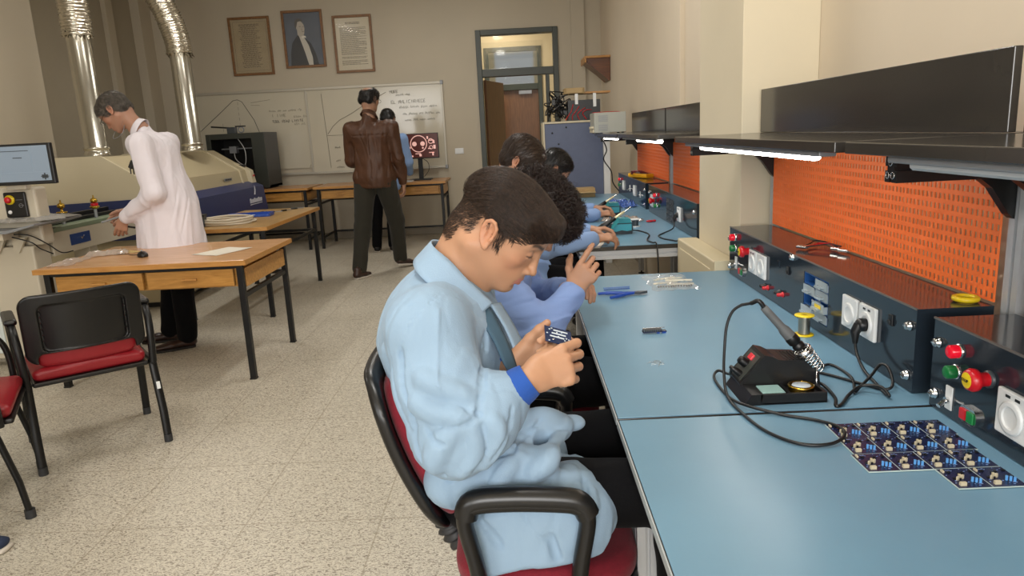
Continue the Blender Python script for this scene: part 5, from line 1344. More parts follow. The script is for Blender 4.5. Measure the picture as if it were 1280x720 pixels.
    # lap bunch and rolled folds
    s.cap((-.04,1.36,.765),(.03,1.37,.770),.050,.040,.03); s.cap((.03,1.37,.770),(.058,1.375,.768),.036,.03,.015)
    s.cap((-.16,1.30,.70),(.02,1.275,.742),.055,.03,.03)
    s.ell((.085,1.40,.765),(.030,.022,.016),None,.008)
    # sculpted creases, given in the plane of the sleeve and skirt
    def crease(pts,r,Y,k=.010,op=-1,dy=0.0):
        P=[A((x,Y,z)) for x,z in pts]; P=A([list(p) for p in bez([tuple(p) for p in P],4)])
        # march towards +Y until the cloth is met
        yy=np.full(len(P),1.02); 
        for _ in range(60):
            P[:,1]=yy; d=s.ev(P); yy=yy+np.clip(d,-.01,.03)*.8
        P[:,1]=yy+dy
        ok=(np.abs(s.ev(np.stack([P[:,0],yy,P[:,2]],1)))<.004)&(yy<1.36)
        P=P[ok]
        if len(P)<2: return
        s.chain([tuple(p) for p in P],[r]*len(P),k,op)
    cr=crease
    return root,c,R,q,s,cr,b,dict(wrR=wrR,elR=elR,shR=shR,shL=shL,elL=elL,wrL=wrL,neck=neck,chest=chest)
root,c,R,q,s,cr,bS,J=hero()
# crease lines: (x,z) read on the coat's near side
CR=(  # long creases: points, radius, blend, sign, offset
    ([(-0.086,0.884),(-0.117,0.859),(-0.144,0.826),(-0.158,0.792),(-0.155,0.768)],.0042,.004,-1,0),
    ([(-0.098,0.884),(-0.132,0.858),(-0.160,0.826),(-0.172,0.795)],.011,.02,1,.008),
    ([(-0.100,0.860),(-0.097,0.814),(-0.125,0.776)],.008,.012,1,.004),
    ([(-0.080,0.866),(-0.078,0.820),(-0.105,0.775)],.0035,.004,-1,0),
    ([(-0.062,0.872),(-0.055,0.835),(-0.085,0.783)],.009,.014,1,.004),
    ([(-0.030,0.885),(-0.040,0.840),(-0.070,0.795)],.0030,.005,-1,0),
    ([(-0.085,0.955),(-0.084,0.92),(-0.086,0.884)],.0045,.004,-1,.001),
    ([(-0.072,1.0),(-0.078,0.96),(-0.079,0.92)],.0045,.006,-1,0),
    ([(-0.224,0.985),(-0.222,0.928),(-0.208,0.891),(-0.206,0.829),(-0.196,0.797)],.0055,.007,-1,.001),
    ([(-0.187,0.935),(-0.145,0.914),(-0.103,0.894),(-0.086,0.886)],.0035,.004,-1,0),
    ([(-0.187,0.948),(-0.145,0.928),(-0.108,0.910)],.010,.018,1,.005),
    ([(-0.195,0.890),(-0.165,0.870),(-0.118,0.874),(-0.095,0.880)],.0035,.005,-1,0),
    ([(-0.195,0.905),(-0.165,0.887),(-0.120,0.886)],.010,.018,1,.005),
    ([(-0.180,0.860),(-0.165,0.845),(-0.150,0.842)],.0035,.006,-1,0),
    ([(-0.153,1.055),(-0.157,1.011),(-0.157,0.955),(-0.150,0.93)],.0022,.003,1,.0005),
    ([(-0.221,1.055),(-0.191,1.071),(-0.155,1.079)],.0016,.002,-1,.0005),
    ([(-0.150,1.078),(-0.190,1.052),(-0.216,1.014),(-0.226,0.977)],.0020,.003,-1,.0005),
    ([(-0.085,1.037),(-0.075,0.999),(-0.083,0.965)],.004,.006,-1,0),
    ([(0.082,0.775),(0.037,0.743),(-0.001,0.712),(-0.03,.69)],.0038,.003,-1,0),
    ([(0.072,0.782),(0.030,0.752),(-0.008,0.722)],.010,.018,1,.006),
    ([(-0.006,0.795),(-0.056,0.762),(-0.085,0.713)],.0045,.005,-1,0),
    ([(0.004,0.785),(-0.040,0.752),(-0.070,0.708)],.011,.02,1,.006),
    ([(0.100,0.760),(0.115,0.718),(0.108,0.652)],.007,.012,1,.003),
    ([(0.088,0.755),(0.100,0.715),(0.096,0.650)],.0045,.008,-1,0),
    ([(0.01,0.795),(0.054,0.785),(0.082,0.776)],.0016,.002,-1,.0005),
    ([(-0.026,0.672),(-0.005,0.630),(0.032,0.597)],.0016,.002,-1,.0005),
    ([(-0.13,0.640),(-0.085,0.665),(-0.04,0.69)],.005,.006,-1,0),
    ([(-0.103,0.646),(-0.068,0.594)],.006,.01,-1,0),
    ([(0.03,0.61),(0.04,0.57)],.007,.012,-1,0),
    ([(-0.249,0.985),(-0.240,0.908),(-0.216,0.845)],.0035,.006,-1,0),
    ([(-0.265,0.97),(-0.254,0.894),(-0.232,0.83)],.009,.016,1,.004),
    ([(-0.158,0.725),(-0.111,0.752),(-0.035,0.775),(0.02,0.80)],.0045,.005,-1,0))
for pts,rr_,kk,op,dy in CR: cr(pts,rr_,1.2,kk,op,dy)
s.disp=both(folds(.0026,24,5,(.3,0,1),.5),creases(.0024,24,14,(.5,0,.8),.28,.06),creases(.0014,44,23,(.2,0,1),.35,.07))
coat=part('coat',s.mesh(.0034,'coat'),root,M_coat1,world=True)
for w,e in ((J['wrR'],J['elR']),(J['wrL'],J['elL'])):
    d=nrm(w-e); m=MB(); m.tube([w-d*.060,w-d*.035,w-d*.012,w+d*.002],[.043,.0395,.036,.0325],24); part('knit_cuff',m,root,M_cuff,world=True)
# collar: stands at the nape and falls to a point at the chest
up=[(-.062,1.395,1.030),(-.105,1.385,1.078),(-.140,1.395,1.118),(-.172,1.42,1.142),(-.186,1.47,1.150),(-.172,1.52,1.142),(-.13,1.55,1.11),(-.075,1.54,1.05)]
lo=[(-.098,1.362,1.005),(-.140,1.345,1.048),(-.180,1.348,1.084),(-.212,1.39,1.108),(-.222,1.47,1.115),(-.21,1.55,1.105),(-.165,1.59,1.07),(-.11,1.57,1.00)]
part('collar',band(up,lo,.0045,6,8),root,M_coat1,world=True)
# front placket edge and the dark shirt showing inside
pl=[(-.092,1.375,1.010),(-.062,1.35,.965),(-.045,1.335,.925),(-.030,1.335,.895)]; pr=[(-.068,1.40,1.022),(-.045,1.385,.975),(-.028,1.37,.935),(-.018,1.36,.90)]
part('inner_shirt',band(pl,pr,.003,4,6),root,mat('dark_teal_shirt','#3d5a6e',.8),world=True)
pl2=[(-.066,1.405,1.025),(-.040,1.395,.98),(-.022,1.38,.935),(-.008,1.365,.895)]; pr2=[(-.048,1.44,1.02),(-.022,1.44,.97),(-.004,1.43,.93),(.008,1.42,.89)]
part('front_lapel',band(pl2,pr2,.004,4,6),root,M_coat1,world=True)
m=MB(); m.lathe([(0,.003),(.006,.003),(.007,0)],(-.006,1.352,.898),(.3,-1,.2)); part('button',m,root,M_white,world=True)
# trousers and shoes
t=S()
t.chain([(-.08,1.36,.63),(.30,1.335,.635),(.33,1.335,.14)],[.078,.066,.052],.03); t.chain([(-.08,1.58,.63),(.30,1.62,.635),(.33,1.62,.14)],[.078,.066,.052],.03); t.cap((-.12,1.38,.63),(-.12,1.56,.63),.08,.08,.04)
t.disp=folds(.003,24,9,(1,0,0),.5); part('trousers',t.mesh(.006),root,M_trk,world=True)
for y in (1.335,1.62): shoe(root,(.26,y,0.0),(.54,y,0.0),M_blk,M_sole,res=.006)
# hair: swept forward on top, faded at the sides
def hero_hair(c,R,q):
    T=lambda p:c+R@(A(p)*q); s=S()
    s.ell(T((-.014,0,.035)),A((.104,.0765,.082))*q,R,.02)
    s.ell(T((.043,0,.048)),A((.055,.0625,.050))*q,R,.02)
    for y0,y1 in ((.036,.020),(.018,.008),(0,-.004),(-.018,-.016),(-.036,-.028)):
        s.cap(T((.050,y0,.070)),T((.088,y1,.072)),.022*q,.012*q,.012); s.cap(T((.088,y1,.072)),T((.102,y1-.003,.060)),.012*q,.0045*q,.010)
    s.cap(T((.045,-.050,.060)),T((.078,-.036,.055)),.013*q,.007*q,.012)
    s.ell(T((.098,0,.0)),A((.055,.09,.048))*q,R,.006,-1)
    s.ell(T((-.02,0,-.075)),A((.20,.16,.103))*q,R,.006,-1)
    return s
hs=hero_hair(c,R,q)
fl=lambda p:np.stack([1.0+0*p[:,0],-.25-p[:,1]*1.5,.9*(p[:,0]<-.04)-9*np.maximum(p[:,0]-.05,0)-.1],1)
hair_obj(root,hs,c,R,q,fl,M_h_brown,12000,.05,.00055,.0035,lift=.003,jit=.17)
# short side hair: fine strands lying on the skin
def sidekeep(p):
    x,y,z=p[:,0],np.abs(p[:,1]),p[:,2]
    m=(z>.012)&(x<.045)|(z>-.03)&(x<-.038)|(z>-.075)&(x<-.068)|(z>-.022)&(x>.010)&(x<.028)
    return m&(np.linalg.norm(p,axis=1)<.15)&((y<.0800)|(z>.03))&(z<.08)&(x<.06)
kp=lambda Vv:sidekeep(((Vv-c)@R)/q)
fl2=lambda P:(np.stack([0*P[:,0]+.15-1.2*((((P-c)@R))[:,0]<-.03),0*P[:,0],-1+0*P[:,0]],1))@R.T
headonly=S(); headonly.p=[p for p in bS.p if np.linalg.norm((p[1]+p[2])/2-c)<.13]
st=strands(headonly,bS.V,None,fl2,9000,.013,4,.0004,M_h_brown,root,lift=.0008,jit=.25,keep=kp,seed=4)
part('side_hair',st,root,None,world=True)
# the board in his hands
t=thing('circuit_board','small blue circuit board held in the hands of the nearest student','circuit board',(.062,1.325,.975))
Rb=Matrix(((1,0,0),(0,math.cos(.6),-math.sin(.6)),(0,math.sin(.6),math.cos(.6))))@Matrix.Rotation(.45,3,'Y')
M_pcb=mat('dark_blue_solder_mask','#14284e',.25,noise=.25,nscale=120); M_sil=mat('silkscreen','#c6d2dc',.5); M_solder=mat('solder','#c8cacc',.25,1)
m=MB(); m.box((0,0,0),(.056,.038,.0016),Rb); part('board',m,t,M_pcb)
m=MB(); rr=random.Random(1)
for k in range(3): m.box(Rb@V(-.003+.004*k,-.004+.008*k,.0013),(.030,.0028,.001),Rb)
for k in range(12): m.box(Rb@V(rr.uniform(-.025,.025),rr.uniform(-.017,.017),.0013),(.003,.002,.001),Rb)
part('components',m,t,M_sil); m=MB(); m.box(Rb@V(.024,-.014,.002),(.007,.006,.003),Rb); m.ell(Rb@V(-.012,-.012,.002),(.003,.003,.0016),seg=10,rings=6); part('terminals',m,t,M_solder)
# ---- the curly-haired student
def lapcoat(x0,x1,z,yl,yr):
    def f(s,J,side):
        for y in (yl,yr): s.ecap((x0,y,z),(x1,y,z),(0,1,0),(.105,.085),(.095,.07),.04)
        s.ecap((x0,(yl+yr)/2,z-.02),(x1*.8,(yl+yr)/2,z-.02),(0,1,0),(.12,.07),(.11,.06),.04)
    return f
Y=2.22
J2=dict(pelvis=A((-.10,Y,.61)),waist=A((-.15,Y,.74)),chest=A((-.10,Y,.90)),neck=A((-.035,Y-.01,.99)),head=A((.035,Y-.01,1.105)),fwd=(.70,-.10,-.70),up=(0,0,1),
 shR=A((-.085,Y-.17,.93)),shL=A((-.07,Y+.17,.94)),elR=A((.045,Y-.20,.79)),elL=A((.06,Y+.2,.80)),wrR=A((.148,Y-.12,.885)),wrL=A((.13,Y+.04,.86)),
 handR=(nrm((.55,.05,.75)),nrm((.2,.95,-.1)),(-.6,.3,.6),dict(curl=[(.25,.40,.3),(.7,.8,.5),(.8,.9,.5),(.9,.9,.5)],q=.95,thumb=(.6,.7,.5))),handL=(nrm((.5,-.5,.3)),nrm((.2,-.5,-.8)),(-.3,-.4,.8),dict(curl=[.6,.7,.7,.8],q=.95)),
 hipR=A((-.08,Y-.1,.60)),hipL=A((-.08,Y+.1,.60)),knR=A((.32,Y-.13,.60)),knL=A((.32,Y+.13,.60)),anR=A((.34,Y-.13,.12)),anL=A((.34,Y+.13,.12)),toeR=A((.55,Y-.13,0)),toeL=A((.55,Y+.13,0)))
def curly(c,R,q):
    T=lambda p:c+R@(A(p)*q); s=S()
    s.ell(T((-.008,0,.052)),A((.112,.090,.086))*q,R,.02); s.ell(T((.058,0,.068)),A((.062,.080,.052))*q,R,.03); s.ell(T((-.06,0,.01)),A((.055,.072,.065))*q,R,.03)
    s.cap(T((.092,.04,.048)),T((.092,-.04,.048)),.030*q,.030*q,.02)
    s.ell(T((.105,0,-.012)),A((.058,.085,.045))*q,R,.008,-1); s.ell(T((.03,0,-.10)),A((.11,.13,.085))*q,R,.01,-1)
    s.disp=lambda P:.010*snoise(P,100,3)+.006*snoise(P,210,8); return s
figure('person','person with a mop of curly dark hair in a periwinkle coat, second student along','students in blue coats at the benches',J2,(.42,.225,.14),M_coat2,'coat',M_trk,(M_blk,M_sole),res=.0035,hres=.0045,hair=curly,hm=M_h_curl,disp=both(folds(.006,24,12,(1,0,.6),.5),creases(.005,30,4,(1,0,.3),.4)),coatfn=lapcoat(-.10,.10,.62,Y-.1,Y+.1),hcount=5000,hl=.055,hw=.0011,curl=1.6,hjit=.5,hlift=.006,flow=lambda p:np.stack([.5+0*p[:,0],p[:,1]*4,-.7+0*p[:,0]],1))
Y=3.78
def J_far(Y,dx,hx,hz,yaw=0,wz=.80):
    return dict(pelvis=A((-.12+dx,Y,.61)),waist=A((-.16+dx,Y,.78)),chest=A((-.13+dx,Y,.95)),neck=A((-.07+dx,Y,1.06)),head=A((hx,Y,hz)),fwd=(.80,yaw,-.58),up=(0,0,1),
 shR=A((-.12+dx,Y-.18,.99)),shL=A((-.12+dx,Y+.18,.99)),elR=A((.10+dx,Y-.24,.79)),elL=A((.10+dx,Y+.22,.80)),wrR=A((.36+dx,Y-.12,wz+.005)),wrL=A((.36+dx,Y+.12,wz+.02)),
 handR=(nrm((.9,.25,.05)),nrm((.1,.3,-.9)),(.0,.9,.3),dict(curl=[.5,.6,.65,.7])),handL=(nrm((.9,-.25,.05)),nrm((.1,-.3,-.9)),(.0,-.9,.3),dict(curl=[.5,.6,.65,.7])),
 hipR=A((-.10+dx,Y-.1,.60)),hipL=A((-.10+dx,Y+.1,.60)),knR=A((.32+dx,Y-.13,.60)),knL=A((.32+dx,Y+.13,.60)),anR=A((.34+dx,Y-.13,.12)),anL=A((.34+dx,Y+.13,.12)),toeR=A((.55+dx,Y-.13,0)),toeL=A((.55+dx,Y+.13,0)))
hh=lambda c,R,q:std_hair(c,R,q,infl=1.06,top=.006)
figure('person','person with short dark brown hair in a light blue coat, third student at the benches','students in blue coats at the benches',J_far(Y,.02,.02,1.205,-.12),(.45,.24,.15),M_coat3,'coat',M_trk,(M_blk,M_sole),res=.005,hres=.007,hair=hh,hm=M_h_brown,disp=folds(.006,22,4,(1,0,.6),.5),coatfn=lapcoat(-.08,.10,.62,Y-.1,Y+.1),hcount=1500,hl=.05,hw=.0016)
Y=4.85
figure('person','person with black hair bent low over the far bench, farthest seated student','students in blue coats at the benches',J_far(Y,.15,.245,1.10,.15),(.42,.225,.14),M_coat3,'coat',M_trk,(M_blk,M_sole),res=.006,hres=.008,hair=hh,hm=M_h_blk,disp=folds(.006,22,6,(1,0,.6),.5),coatfn=lapcoat(.05,.22,.62,Y-.1,Y+.1),hcount=900,hl=.05,hw=.0018)
task_chair('black task chair of the farthest seated student',.10,4.85,.52)
# ---- the man in the white coat (faces left)
def skirt(z0,z1,r0,r1,dx=0,dy=0,side=None,depth=.75):
    def f(s,J,sd):
        p=A(J['pelvis']); s.ecap((p[0],p[1],z0),(p[0]+dx,p[1]+dy,z1),sd,(r0,r0*depth),(r1,r1*depth),.05)
        s.box((p[0]+dx,p[1]+dy,z1-.30),(.6,.6,.25),None,.01,.01,-1)
    return f
X=-2.44;Yc_=4.93
Jc=dict(pelvis=A((X+.03,Yc_,.95)),waist=A((X+.05,Yc_,1.10)),chest=A((X+.005,Yc_,1.33)),neck=A((X-.075,Yc_-.01,1.50)),head=A((X-.215,Yc_-.02,1.622)),fwd=(-.72,.02,-.68),up=(0,0,1),
 shR=A((X+.0,Yc_+.19,1.40)),shL=A((X+.0,Yc_-.19,1.40)),elR=A((X-.02,Yc_+.22,1.10)),elL=A((X+.07,Yc_-.23,1.09)),wrR=A((X-.27,Yc_+.06,.955)),wrL=A((X-.20,Yc_-.14,.925)),
 handR=(nrm((-.8,-.2,-.45)),nrm((.2,-.9,-.3)),(-.4,-.2,.8),dict(curl=[.5,.7,.8,.9])),handL=(nrm((-.45,.05,-.85)),nrm((-.2,.95,.1)),(-.8,.3,.2),dict(curl=[.35,.45,.5,.55])),
 hipR=A((X+.05,Yc_+.09,.90)),hipL=A((X+.05,Yc_-.09,.90)),knR=A((X-.06,Yc_+.10,.50)),knL=A((X+.10,Yc_-.10,.50)),anR=A((X-.13,Yc_+.10,.11)),anL=A((X+.085,Yc_-.10,.11)),toeR=A((X-.35,Yc_+.06,0)),toeL=A((X-.13,Yc_-.22,0)))
hc=lambda c,R,q:std_hair(c,R,q,infl=1.03,low=(.030,0,-.10))
r_,c_,R_,s_=figure('person','person in a white lab coat and glasses leaning over the left machine',None,Jc,(.38,.20,.13),M_coatw,'lab_coat',M_trk,(M_shoeb,M_solk),res=.005,hres=.006,hair=hc,hm=M_h_grey,disp=both(folds(.008,18,2,(0,0,1),.35),creases(.005,22,7,(.2,0,1),.35)),coatfn=skirt(.97,.60,.20,.235,-.005,0,depth=.98),hcount=2200,hl=.05,hw=.0014,coatr=1.13,trw=1.12)
# glasses, pocket clip, pen
gl=S; T=lambda p:tuple(c_+R_@A(p)); m=MB()
for y in (1,-1):
    m.tube([T((.108,.033*y+.021*math.cos(a),-.002+.015*math.sin(a))) for a in np.linspace(0,2*PI,20)[:-1]],.0013,6,True); m.tube([T((.104,.054*y,.004)),T((.05,.076*y,.010)),T((-.015,.082*y,.010)),T((-.03,.082*y,-.005))],.0018,6)
m.tube([T((.110,-.013,.002)),T((.112,0,.005)),T((.110,.013,.002))],.0014,6)
t=thing('eyeglasses','thin dark framed glasses worn by the person in the white coat','glasses',T((.1,0,0))); part('glasses_frame',m,t,M_blk,world=True)
m=MB()
for y in (1,-1): m.add([T((.108,.033*y+.020*math.cos(a),-.002+.014*math.sin(a))) for a in np.linspace(0,2*PI,20)[:-1]],[tuple(range(19))])
part('lens',m,t,mat('lens_glass','#ffffff',.02,alpha=.15,spec=.8),world=True)
part('neck_cord',MB().tube(bez([T((-.03,-.082,-.005)),(X-.14,Yc_-.09,1.50),(X-.20,Yc_-.07,1.455),(X-.25,Yc_-.03,1.46),T((.07,-.075,-.03)),T((.104,-.054,-.008))],6),.0018,6),t,M_grey,world=True)
m=MB(); m.box((X-.115,Yc_-.105,1.275),(.030,.015,.055),Matrix.Rotation(.5,3,'Y'),.004); m.cyl((X-.125,Yc_-.112,1.26),(X-.125,Yc_-.112,1.215),.004); m.cyl((X-.105,Yc_-.112,1.255),(X-.105,Yc_-.112,1.21),.004)
single('clip_badge',m,M_blk,'black clip-on device on the chest pocket of the white coat','clip')
m=MB(); w=Jc['wrL']; m.cyl((w[0]-.17,w[1]+.02,w[2]-.02),(w[0]-.05,w[1]+.03,w[2]+.01),.0065); m.mat(M_grey); single('white_pen',m,M_white,'white pen held by the person in the white coat','pen')
# ---- the man in the brown leather jacket, seen from behind
X=-1.43;Yj=7.25
Jj=dict(pelvis=A((X,Yj,.98)),waist=A((X,Yj,1.12)),chest=A((X+.0,Yj,1.38)),neck=A((X-.005,Yj+.01,1.60)),head=A((X+.01,Yj+.045,1.745)),fwd=(.45,.86,-.2),up=(0,0,1),
 shR=A((X+.195,Yj+.0,1.46)),shL=A((X-.195,Yj,1.46)),elR=A((X+.255,Yj+.02,1.16)),elL=A((X-.225,Yj+.06,1.16)),wrR=A((X+.265,Yj+.12,.90)),wrL=A((X-.12,Yj+.28,1.10)),
 handR=(nrm((.0,.1,-1)),nrm((-1,.1,0)),(0,1,.1),dict(curl=[.5,.55,.6,.65])),handL=(nrm((.8,.5,0)),nrm((0,-.3,-1)),(.1,.8,.3),dict(curl=[.4,.4,.4,.4])),
 hipR=A((X+.1,Yj,.93)),hipL=A((X-.1,Yj,.93)),knR=A((X+.14,Yj+.22,.53)),knL=A((X-.16,Yj-.02,.50)),anR=A((X+.13,Yj+.36,.13)),anL=A((X-.21,Yj-.12,.11)),toeR=A((X+.30,Yj+.50,.0)),toeL=A((X-.12,Yj-.02,.0)),heelR=(X+.09,Yj+.30,.035),heelL=(X-.24,Yj-.24,.0))
def jk(s,J,sd):
    p=A(J['pelvis']); s.ecap((p[0],p[1],.99),(p[0],p[1],.93),sd,(.215,.15),(.205,.14),.04); s.box((p[0],p[1],.70),(.4,.4,.19),None,.01,.008,-1)
    s.cap((X-.13,Yj,1.42),(X+.13,Yj,1.42),.095,.095,.06)
    for pts in ([(X-.19,1.40),(X+.19,1.40)],[(X,1.39),(X,.98)],[(X-.17,1.38),(X-.15,1.0)],[(X+.17,1.38),(X+.15,1.0)]):
        P=A([[a,0,b] for a,b in (tuple(A(pts[0])*(1-k/8)+A(pts[1])*k/8) for k in range(9))]); yy=np.full(9,Yj-.4)
        for _ in range(40): P[:,1]=yy; yy=yy+np.clip(s.ev(P),-.01,.05)*.8
        P[:,1]=yy; s.chain([tuple(p) for p in P],[.0055]*9,.006,-1)
def bald(p):
    z,x=p[:,2],p[:,0]; return .8*(1-sm(x,.0,.03))*(1-sm(z,.06,.085))*sm(z,-.06,-.04)
hj=lambda c,R,q:std_hair(c,R,q,infl=1.02,crown=((-.055,0,.105),(.080,.052,.060)),low=(.035,0,-.105))
r_,c_,R_,s_=figure('person','person in a brown leather jacket walking away near the whiteboard',None,Jj,(.36,.20,.13),M_leather,'leather_jacket',M_trg,(M_shoeb,M_sole),res=.006,hres=.007,hair=hj,hm=M_h_blk,disp=both(folds(.010,17,21,(0,0,1),.22),creases(.006,24,5,(0,0,1),.25)),coatfn=jk,coatr=1.12,trw=1.22,hcount=900,hl=.03,hw=.0018,scalp=((.04,.03,.025),bald))
m=MB(); T=lambda p:tuple(c_+R_@A(p)); m.tube([T((.104,-.054,.004)),T((.05,-.076,.008)),T((-.02,-.082,.008))],.002,6); m.tube([T((.108,-.033+.021*math.cos(a),-.002+.015*math.sin(a))) for a in np.linspace(0,2*PI,20)[:-1]],.0015,6,True)
m.tube([T((.104,.054,.004)),T((.05,.076,.008)),T((-.02,.082,.008))],.002,6); m.tube([T((.108,.033+.021*math.cos(a),-.002+.015*math.sin(a))) for a in np.linspace(0,2*PI,20)[:-1]],.0015,6,True)
m.tube([T((.110,-.013,.002)),T((.112,0,.005)),T((.110,.013,.002))],.0014,6)
single('eyeglasses',m,M_blk,'glasses worn by the person in the brown leather jacket','glasses')
# ---- the student standing in front of him
X=-1.50;Ys=8.75
Js=dict(pelvis=A((X-.10,Ys,.90)),waist=A((X-.08,Ys,1.04)),chest=A((X-.05,Ys,1.27)),neck=A((X-.02,Ys,1.44)),head=A((X-.01,Ys,1.575)),fwd=(.05,.86,-.52),up=(0,0,1),
 shR=A((X+.14,Ys,1.34)),shL=A((X-.24,Ys,1.34)),elR=A((X+.19,Ys+.02,1.07)),elL=A((X-.27,Ys+.02,1.07)),wrR=A((X+.17,Ys+.22,.93)),wrL=A((X-.18,Ys+.24,.93)),
 handR=(nrm((-.2,.9,.1)),nrm((0,.1,-1)),(-1,.2,0),dict(curl=[.3,.4,.4,.5])),handL=(nrm((.2,.9,.1)),nrm((0,.1,-1)),(1,.2,0),dict(curl=[.3,.4,.4,.5])),
 hipR=A((X-.03,Ys,.86)),hipL=A((X-.19,Ys,.86)),knR=A((X-.06,Ys+.01,.48)),knL=A((X-.24,Ys+.01,.48)),anR=A((X-.07,Ys,.11)),anL=A((X-.27,Ys,.11)),toeR=A((X-.05,Ys+.2,0)),toeL=A((X-.29,Ys+.2,0)))
figure('person','person with black hair in a pale blue coat partly hidden behind the brown jacket',None,Js,(.38,.21,.14),M_coat3,'coat',M_trk,(M_blk,M_sole),res=.007,hres=.009,hair=lambda c,R,q:std_hair(c,R,q,infl=1.05),hm=M_h_blk,disp=folds(.006,20,31,(0,0,1),.4),coatfn=skirt(.90,.80,.17,.18),hcount=600,hl=.04,hw=.002)
# ---- the seated visitor at the left edge, mostly outside the photo
X=-2.13;Yv=2.02
Jv=dict(pelvis=A((X,Yv,.95)),waist=A((X,Yv,1.10)),chest=A((X,Yv,1.33)),neck=A((X+.01,Yv,1.52)),head=A((X+.04,Yv,1.66)),fwd=(.95,.1,-.25),up=(0,0,1),
 shR=A((X,Yv-.19,1.42)),shL=A((X,Yv+.19,1.42)),elR=A((X-.03,Yv-.25,1.12)),elL=A((X-.03,Yv+.25,1.12)),wrR=A((X+.10,Yv-.20,.90)),wrL=A((X+.10,Yv+.20,.90)),
 handR=(nrm((.3,0,-1)),nrm((0,1,0)),(1,0,0),dict(curl=[.4]*4)),handL=(nrm((.3,0,-1)),nrm((0,-1,0)),(1,0,0),dict(curl=[.4]*4)),
 hipR=A((X,Yv-.09,.90)),hipL=A((X,Yv+.09,.90)),knR=A((X+.0,Yv-.11,.50)),knL=A((X+.04,Yv+.20,.50)),anR=A((X-.06,Yv-.12,.11)),anL=A((X+.06,Yv+.265,.11)),toeR=A((X+.15,Yv-.14,0)),toeL=A((X+.285,Yv+.27,0)))
figure('person','person standing outside the left edge of the photo, one navy sneaker in view',None,Jv,(.40,.22,.14),M_coatw,'lab_coat',M_trk,(M_navyc,M_sole),res=.007,hres=.009,hair=lambda c,R,q:std_hair(c,R,q),hm=M_h_blk,hcount=400,hw=.002)
# ------------------------------------------------------------ things on the near benches
ZB=.7603
t=station=thing('soldering_station','black soldering station with sponge tray on the near bench','soldering station',(.57,1.52,ZB))
m=MB(); m.b2(.497,.640,1.462,1.60,ZB,ZB+.006,.002)
m.b2(.497,.640,1.462,1.468,ZB,ZB+.024,.001); m.b2(.632,.640,1.468,1.60,ZB,ZB+.024,.001); m.b2(.560,.566,1.468,1.53,ZB,ZB+.022,.001); m.b2(.566,.632,1.468,1.53,ZB+.006,ZB+.014)
part('tray_base',m,t,M_blk,world=True)
part('side_fascia',MB().prism([(.462,0),(.497,0),(.503,.024),(.478,.024)],(0,1.462,ZB),(1,0,0),(0,0,1),(0,1,0),.14),t,M_blk,world=True)
m=MB(); m.prism([(.478,.0),(.474,.024),(.528,.088),(.545,.084),(.560,.076),(.618,.072),(.650,.040),(.655,.0)],(0,1.532,ZB),(1,0,0),(0,0,1),(0,1,0),.085); part('transformer_housing',m,t,M_blk,world=True)
m=MB()
for k in range(6): m.b2(.575+k*.008,.579+k*.008,1.535,1.60,ZB+.0715,ZB+.0755)
part('vent_slots',m,t,M_blkm,world=True)
fa=Vector((.528-.474,0,.064)).normalized(); fn=Vector((-fa.z,0,fa.x)); P0=Vector((.474,1.575,ZB+.024))
Rf=Matrix((fa,Vector((0,1,0)),fn)).transposed()
part('panel_plate',MB().box(P0+fa*.040+fn*.0010,(.070,.066,.001),Rf),t,mat('dark_panel_print','#3a3d38',.4),world=True)
part('power_switch',MB().box(P0+fa*.062+fn*.003,(.014,.022,.005),Rf,.001),t,mat('red_lit_switch','#c8303a',.3,emit='#c83038',estr=.2),world=True)
part('dial_knob',MB().lathe([(0,.020),(.008,.020),(.010,.016),(.011,0)],P0+fa*.042+fn*.001,fn),t,M_blkm,world=True)
part('cord_socket',MB().lathe([(0,.030),(.004,.030),(.006,.020),(.008,.012),(.008,0)],P0+fa*.016+fn*.001-Vector((0,.012,0)),fn),t,M_blk,world=True)
part('sponge',MB().b2(.506,.556,1.474,1.525,ZB+.006,ZB+.0225,.002),t,mat('pale_teal_sponge','#8fb3b0',.9,bump=.5,bscale=300),world=True)
text('side_lettering','SOLDERING',.011,(.478,1.50,ZB+.0135),Matrix(((0,0,-1),(-1,0,0),(0,1,0))),M_sil,t)
t=thing('solder_tin','round gold tin with a purple disc in the soldering station tray','tin',(.598,1.50,ZB+.014))
part('tin_body',MB().lathe([(0,0),(.025,0),(.0265,.003),(.0265,.010),(.028,.011),(.028,.014),(.023,.0155),(.022,.013),(0,.013)],(.598,1.50,ZB+.0142),seg=32),t,M_brass,world=True)
m=MB(); m.lathe([(0,.0142),(.019,.0142),(.0195,.0130)],(.598,1.50,ZB+.0142),seg=28); m.mat(M_sil); m.lathe([(0,.0146),(.006,.0145)],(.598,1.50,ZB+.0142),seg=20)
part('flux_disc',m,t,mat('purple_flux','#3d2f7a',.3),world=True)
# iron rest spring and the iron itself
b0=Vector((.660,1.55,.802)); b1=Vector((.541,1.565,.942)); ax=(b1-b0).normalized(); u,w_=frame(ax)
t=thing('iron_holder','silver coiled spring holder on the soldering station','iron holder',(.64,1.54,ZB+.024))
part('support_rod',MB().tube([(.637,1.515,ZB+.0245),(.637,1.515,.805),(.650,1.545,.812)],.0018,8),t,M_chrome,world=True)
P=[]
for i in range(150):
    v=i/149; r_=.0125+.0075*v; a=v*2*PI*8; P.append(b0+ax*(.062*v)+(u*math.cos(a)+w_*math.sin(a))*r_)
part('coil',MB().tube(P,.0017,6),t,M_chrome,world=True)
m=MB(); m.lathe([(.0185,.050),(.0195,.052),(.0195,.066),(.016,.067),(.016,.050),(.0185,.050)],b0,ax,20); part('collar_ring',m,t,M_chrome,world=True)
t=thing('soldering_iron','grey handled soldering iron resting in the coiled spring','soldering iron',tuple(b1))
